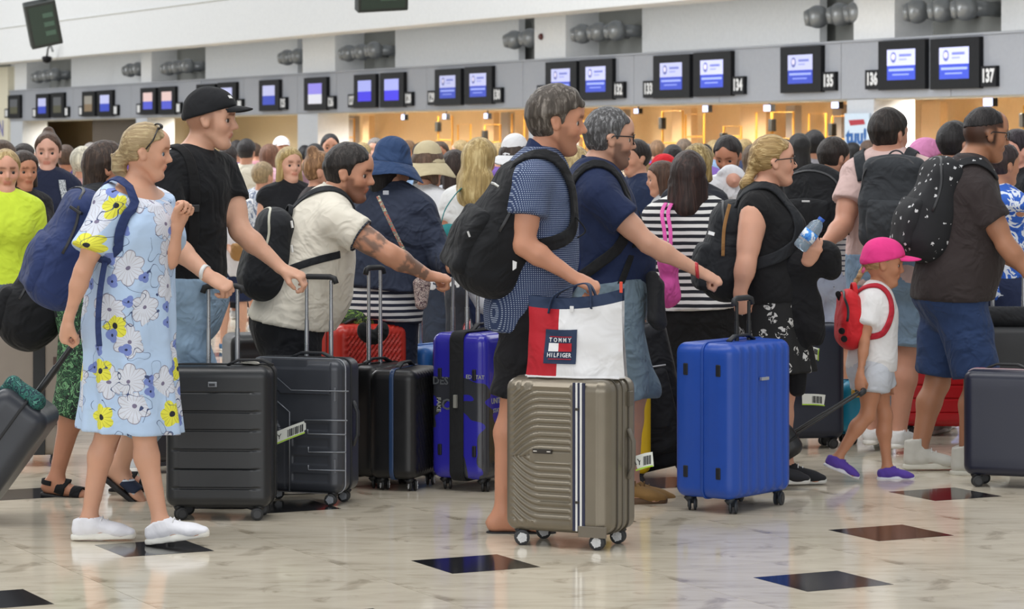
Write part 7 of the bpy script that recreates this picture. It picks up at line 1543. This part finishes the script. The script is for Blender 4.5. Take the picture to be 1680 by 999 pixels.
r = empty('teal_bag', P(738, 430, 15.2), 'teal shoulder bag between the blonde woman and the big black backpack', 'bag'); sdf_obj('pouch', [Pr(P(735, 385, 15.2), P(748, 425, 15.2), 0.07, 0.05, np.array([1., 0, 0.]), 0.05, 0.05, k=0.04)], cloth('#2a7a7c', 0.8, 0.6), r, 0.012, post=folds(0.006, 30, 4)); wstrap(r, [P(722, 375, 15.2), P(730, 345, 15.25), P(748, 318, 15.4), P(762, 305, 15.58)], 0.03, cloth('#2a7a7c'), (0, 1, 0), 'strap')
h = stander('person in pale straw hat standing beyond the denim bucket hat', 700, 245, 16.4, 50, '#5a4638', 'bob', '#d9dade', '#3a4252', res=1.4, sex='f', hyaw=40); hat(h, cloth('#c6b998', 0.9, 0.3), 0.075, 0.085)
stander('dark-haired woman in pale top with grey pack left of the long blonde hair', 745, 250, 17.5, 70, '#2b1f1a', 'long', '#cfd2da', '#3a3d48', res=1.5, sex='f')
h = stander('person in white bucket hat behind the large black backpack', 843, 233, 17.0, 60, '#3a302a', 'bob', '#d8d8da', '#44505c', res=1.5, sex='f'); hat(h, cloth('#e2e2e4', 0.9, 0.3), 0.05, 0.05)
stander('short-haired blonde woman glimpsed between the two grey-haired men', 938, 244, 14.1, 120, '#a08a60', 'bob', '#2a3352', '#2a2d38', res=1.3, sex='f', hair2='#d6c492', hyaw=150)
stander('fair child in white t-shirt and navy shorts with blue trainers in the gap', 382, 322, 22.0, -70, '#c2ab78', 'short', '#dcdce0', '#232c48', skin='#d3a58c', res=1.3, kid=True, shoes='#2c5a80', fr=0.8, R=dict(el=(366, 395, 0.0), wr=(383, 416, -0.22)), L=dict(el=(398, 395, 0.0), wr=(396, 416, -0.22)))
r = empty('plush_toy', P(392, 430, 21.7), 'brown plush toy held by the fair child', 'toy'); sdf_obj('toy_body', [Pr(P(390, 416, 21.7), None, 0.06, k=0.02), Pr(P(388, 408, 21.65), None, 0.045, k=0.02), Pr(P(382, 403, 21.65), None, 0.018, k=0.01), Pr(P(394, 403, 21.65), None, 0.018, k=0.01)], cloth('#9a7448'), r, 0.012)
stander('man in cream t-shirt and black trousers, from behind, near the capped man\'s face', 404, 230, 26.0, 80, '#1f1b1c', 'short', '#d2ccbb', '#1c1d20', res=1.7, legs='trousers')
stander('boy in grey and white camouflage t-shirt beside the cream t-shirt man', 430, 268, 24.0, 60, '#8a7658', 'short', '#c0c6d0', '#3a4252', res=1.7, kid=True, shirt_mat=blotch(('#8a96aa', '#d2d6de', '#6a7690', '#e2e4e8'), 10.0))
stander('woman in pink vest with bare arms beyond the camouflage boy', 441, 239, 28.0, 40, '#6a4a3a', 'long', '#c8a0ae', '#38404e', res=1.9, sex='f', sleeve=0.1, skin='#c98a72')
stander('man in white baseball cap and black t-shirt far behind', 461, 226, 30.0, -70, '#3a302a', 'capless', '#18191c', '#2a2c34', res=1.9, cap='#e4e4ea')
stander('person in magenta top by the capped man\'s chin', 374, 241, 27.0, 60, '#241d1c', 'long', '#a8327a', '#4a3a8a', res=1.9, sex='f')
stander('person in violet top deep in the crowd near the cream t-shirt man', 389, 232, 31.0, 100, '#201b1b', 'short', '#6a4a9a', '#33305a', res=1.9)
stander('dark-haired man in dark top just left of the white pier', 541, 222, 26.0, -80, '#18161a', 'short', '#2b2f3a', '#2a2c34', res=1.7)
stander('person with round black hair left of the pier', 517, 239, 25.0, 100, '#141316', 'bob', '#8a6a72', '#2a2c34', res=1.8, sex='f')
# right-hand group
h = stander('bearded man in navy jacket looking down at a baby in white cloth', 1196, 226, 17.2, -110, '#211b1b', 'short', '#232c40', '#2b2d36', skin='#b57f64', res=1.25, hyaw=-112, hpitch=-22, face=dict(beard=(0.35, 0.3, 0.28)), long=True, sleeve=0.9, R=dict(el=(1165, 330, -0.1), wr=(1185, 310, -0.3)), L=dict(el=(1232, 335, -0.1), wr=(1205, 320, -0.3)))
r = empty('wrapped_baby', P(1190, 330, 16.85), 'baby wrapped in white cloth with bunny-eared hood held by the bearded man', 'baby')
sdf_obj('wrap', [Pr(P(1178, 310, 16.85), P(1198, 320, 16.85), 0.09, 0.08, k=0.04), Pr(P(1200, 290, 16.85), None, 0.075, None, UP, 0.065, k=0.03), Pr(P(1192, 280, 16.82), P(1180, 284, 16.8), 0.03, 0.015, k=0.02), Pr(P(1212, 285, 16.82), P(1222, 292, 16.8), 0.03, 0.015, k=0.02)], cloth('#d8d8dc', 0.9, 0.7), r, 0.012, post=folds(0.006, 40, 6)); sdf_obj('face', [Pr(P(1203, 296, 16.79), None, 0.045, k=0.02), Pr(P(1205, 298, 16.745), None, 0.01, k=0.01)], cloth('#cf9a86', 0.5, 0.0), r, 0.01)
stander('person with two-tone blonde and black hair behind the dark brown hair', 1143, 241, 16.4, 60, '#8a7446', 'bob', '#2a2c34', '#2b2d36', res=1.4, sex='f', hair2='#d8c48e')
h = stander('woman in grey knitted cardigan seen in profile beyond the navy polo', 1090, 268, 17.5, 175, '#4a3428', 'long', '#b0b2b4', '#3a3d48', res=1.4, sex='f', long=True, sleeve=0.9)
stander('person in red cap behind the grey cardigan', 1092, 256, 21.0, 150, '#2b2320', 'capless', '#9aa0a8', '#3a3d48', res=1.6, cap='#c8202c')
stander('dark-haired man just past the glasses of the navy polo man', 1046, 232, 18.5, -150, '#231c1a', 'short', '#26324e', '#2b2d36', res=1.5)
stander('dark-haired person in black deep between counters and queue', 1104, 240, 22.0, 90, '#1d191a', 'short', '#202228', '#2b2d36', res=1.8)
stander('grey-brown haired man tall in the far crowd under the screens', 1122, 230, 27.0, 90, '#6a5a4c', 'short', '#5a5460', '#2b2d36', res=1.9)
stander('brown-haired woman behind the blonde ponytail', 1237, 240, 20.0, 60, '#5a4632', 'long', '#23262e', '#2b2d36', res=1.7, sex='f')
stander('woman with long black hair all in black by the pillar poster', 1312, 222, 24.0, 110, '#141214', 'long', '#161619', '#161619', res=1.6, sex='f', legs='skirt')
h = stander('dark-haired person in grey t-shirt with black crossbody strap', 1336, 217, 24.5, 100, '#161417', 'bob', '#a8a6ac', '#2b2d36', res=1.6)
h.strap([(-0.1, 0.12, 0.0), (-0.14, 0.05, -0.12), (-0.14, -0.08, -0.3)], BLK, h.root, 0.03, 0.005, 'bag_strap')
h = stander('girl in pale pink cap and pink t-shirt between the two backpacks', 1517, 231, 15.9, 60, '#b89a5e', 'capless', '#d6b4c4', '#8a90a8', res=1.25, sex='f', cap='#d68ab8', hyaw=30)
stander('dark-haired man just left of the brown-shirted man\'s head', 1565, 203, 15.6, 60, '#1b1819', 'short', '#2b2f38', '#2b2d36', res=1.25, hyaw=40)
stander('man in black t-shirt at the right border, face half in view', 1672, 216, 16.8, 190, '#2a2228', 'short', '#16181c', '#2b2d36', skin='#cf9a88', res=1.25, hyaw=200)
stander('person in bright blue and white top with folded arms beyond the brown t-shirt', 1641, 238, 15.2, 30, '#33292a', 'short', '#2f62c4', '#2a3350', skin='#bd8a6e', res=1.3, shirt_mat=blotch(('#2f62c4', '#2f62c4', '#dfe6f2', '#2f62c4', '#244fa8'), 7.0), R=dict(el=(1668, 345, -0.15), wr=(1690, 330, -0.2)))
# far crowd
HA = [('dark', '#1d191a'), ('brown', '#4a382c'), ('fair', '#a08a60'), ('grey', '#807a76'), ('black', '#131214'), ('light brown', '#7a5e46')]
TO = [('white', '#d4d6da'), ('black', '#1b1c20'), ('navy', '#27304a'), ('pink', '#c8929a'), ('red', '#a8323a'), ('teal', '#3a7a80'), ('grey', '#8a8c92'), ('violet', '#6a5094'), ('yellow', '#c8b048'), ('light blue', '#8aa6c8')]
rn = random.Random(21); ORD = ['first', 'second', 'third', 'fourth', 'fifth', 'sixth', 'seventh', 'eighth', 'ninth', 'tenth', 'eleventh', 'twelfth', 'thirteenth', 'fourteenth', 'fifteenth', 'sixteenth', 'seventeenth', 'eighteenth', 'nineteenth', 'twentieth']
FAR = [(5, 234, 20), (38, 238, 21.5), (108, 240, 24), (135, 244, 21), (150, 236, 30), (206, 232, 36), (300, 240, 24), (322, 244, 30), (418, 236, 36), (500, 240, 33), (568, 236, 34), (594, 236, 27), (616, 229, 29), (668, 232, 34), (690, 236, 29), (722, 234, 25), (758, 232, 30), (776, 238, 36), (818, 236, 28), (862, 240, 30), (1062, 238, 34), (1078, 232, 30), (1155, 238, 30), (1172, 232, 34), (1220, 230, 31), (1262, 234, 34), (1288, 230, 29), (1400, 236, 33), (1425, 232, 30), (1536, 236, 30), (1600, 234, 28), (720, 262, 20), (270, 250, 20), (1050, 262, 21), (865, 262, 19), (560, 255, 19)]
FAR.sort()
for i, (x, y, d) in enumerate(FAR):
    hn, hc = rn.choice(HA); tn, tc = rn.choice(TO); st = rn.choice(('short', 'short', 'long', 'bob', 'short'))
    if (x, y) == (135, 244): hn, hc, tn, tc, st = 'white', '#c2bcaa', 'pink', '#cf9e9a', 'bob'
    if (x, y) == (38, 238): hn, hc, tn, tc, st = 'dark', '#241c1a', 'black', '#1a1c22', 'short'
    if (x, y) == (108, 240): tn, tc = 'violet', '#5a4a8a'
    stander(f'{hn}-haired person in {tn} top, far crowd, {ORD[i] if i < 20 else ORD[i-20]} from left in the {"left" if i < 20 else "right"} part', x, y, d, rn.choice((-100, 60, 90, 120, 20, 160, 75)), hc, st, tc, rn.choice(('#23252b', '#3a4252', '#6a7080')), skin=rn.choice(('#c4937a', '#b07c62', '#d3a58f')), res=2.7, sex='f' if st != 'short' else 'm', group='far crowd')

# neck pillows on the red suitcase, tricolour jacket
r = empty('neck_pillow', P(582, 535, 13.8), 'green camouflage neck pillow lying on the red suitcase', 'pillow')
sdf_obj('cushion', [Pr(P(552+11*i, 523+4*math.sin(i/5*3.1), 13.78), P(552+11*(i+1), 523+4*math.sin((i+1)/5*3.1), 13.78), 0.05, k=0.03) for i in range(5)], blotch(('#1d2a1c', '#33502a', '#17201a', '#6a8a3a', '#26361f'), 22.0), r, 0.01)
r = empty('neck_pillow', P(612, 550, 13.5), 'black neck pillow hooked on the handle before the red suitcase', 'pillow')
sdf_obj('cushion', [Pr(P(612+16*math.cos(a), 540+14*math.sin(a), 13.5), P(612+16*math.cos(a+0.5), 540+14*math.sin(a+0.5), 13.5), 0.028, k=0.02) for a in np.arange(-0.2, 3.2, 0.5)], cloth('#1c1e20'), r, 0.01)
r = empty('tricolour_jacket', P(795, 545, 13.9), 'white, navy and red jacket draped over a suitcase handle behind the big backpack', 'jacket')
sdf_obj('white_part', [Pr(P(772, 455, 13.9), P(800, 500, 13.9), 0.04, 0.07, k=0.04)], cloth('#d4d6dc', 0.9, 0.6), r, 0.01, post=folds(0.006, 30, 3)); sdf_obj('navy_part', [Pr(P(785, 500, 13.92), P(808, 540, 13.92), 0.06, 0.08, k=0.04)], cloth('#2a3452', 0.9, 0.6), r, 0.01, post=folds(0.006, 30, 5)); sdf_obj('red_part', [Pr(P(822, 525, 13.92), P(826, 545, 13.92), 0.035, 0.04, k=0.04)], cloth('#b3202c', 0.9, 0.6), r, 0.01)
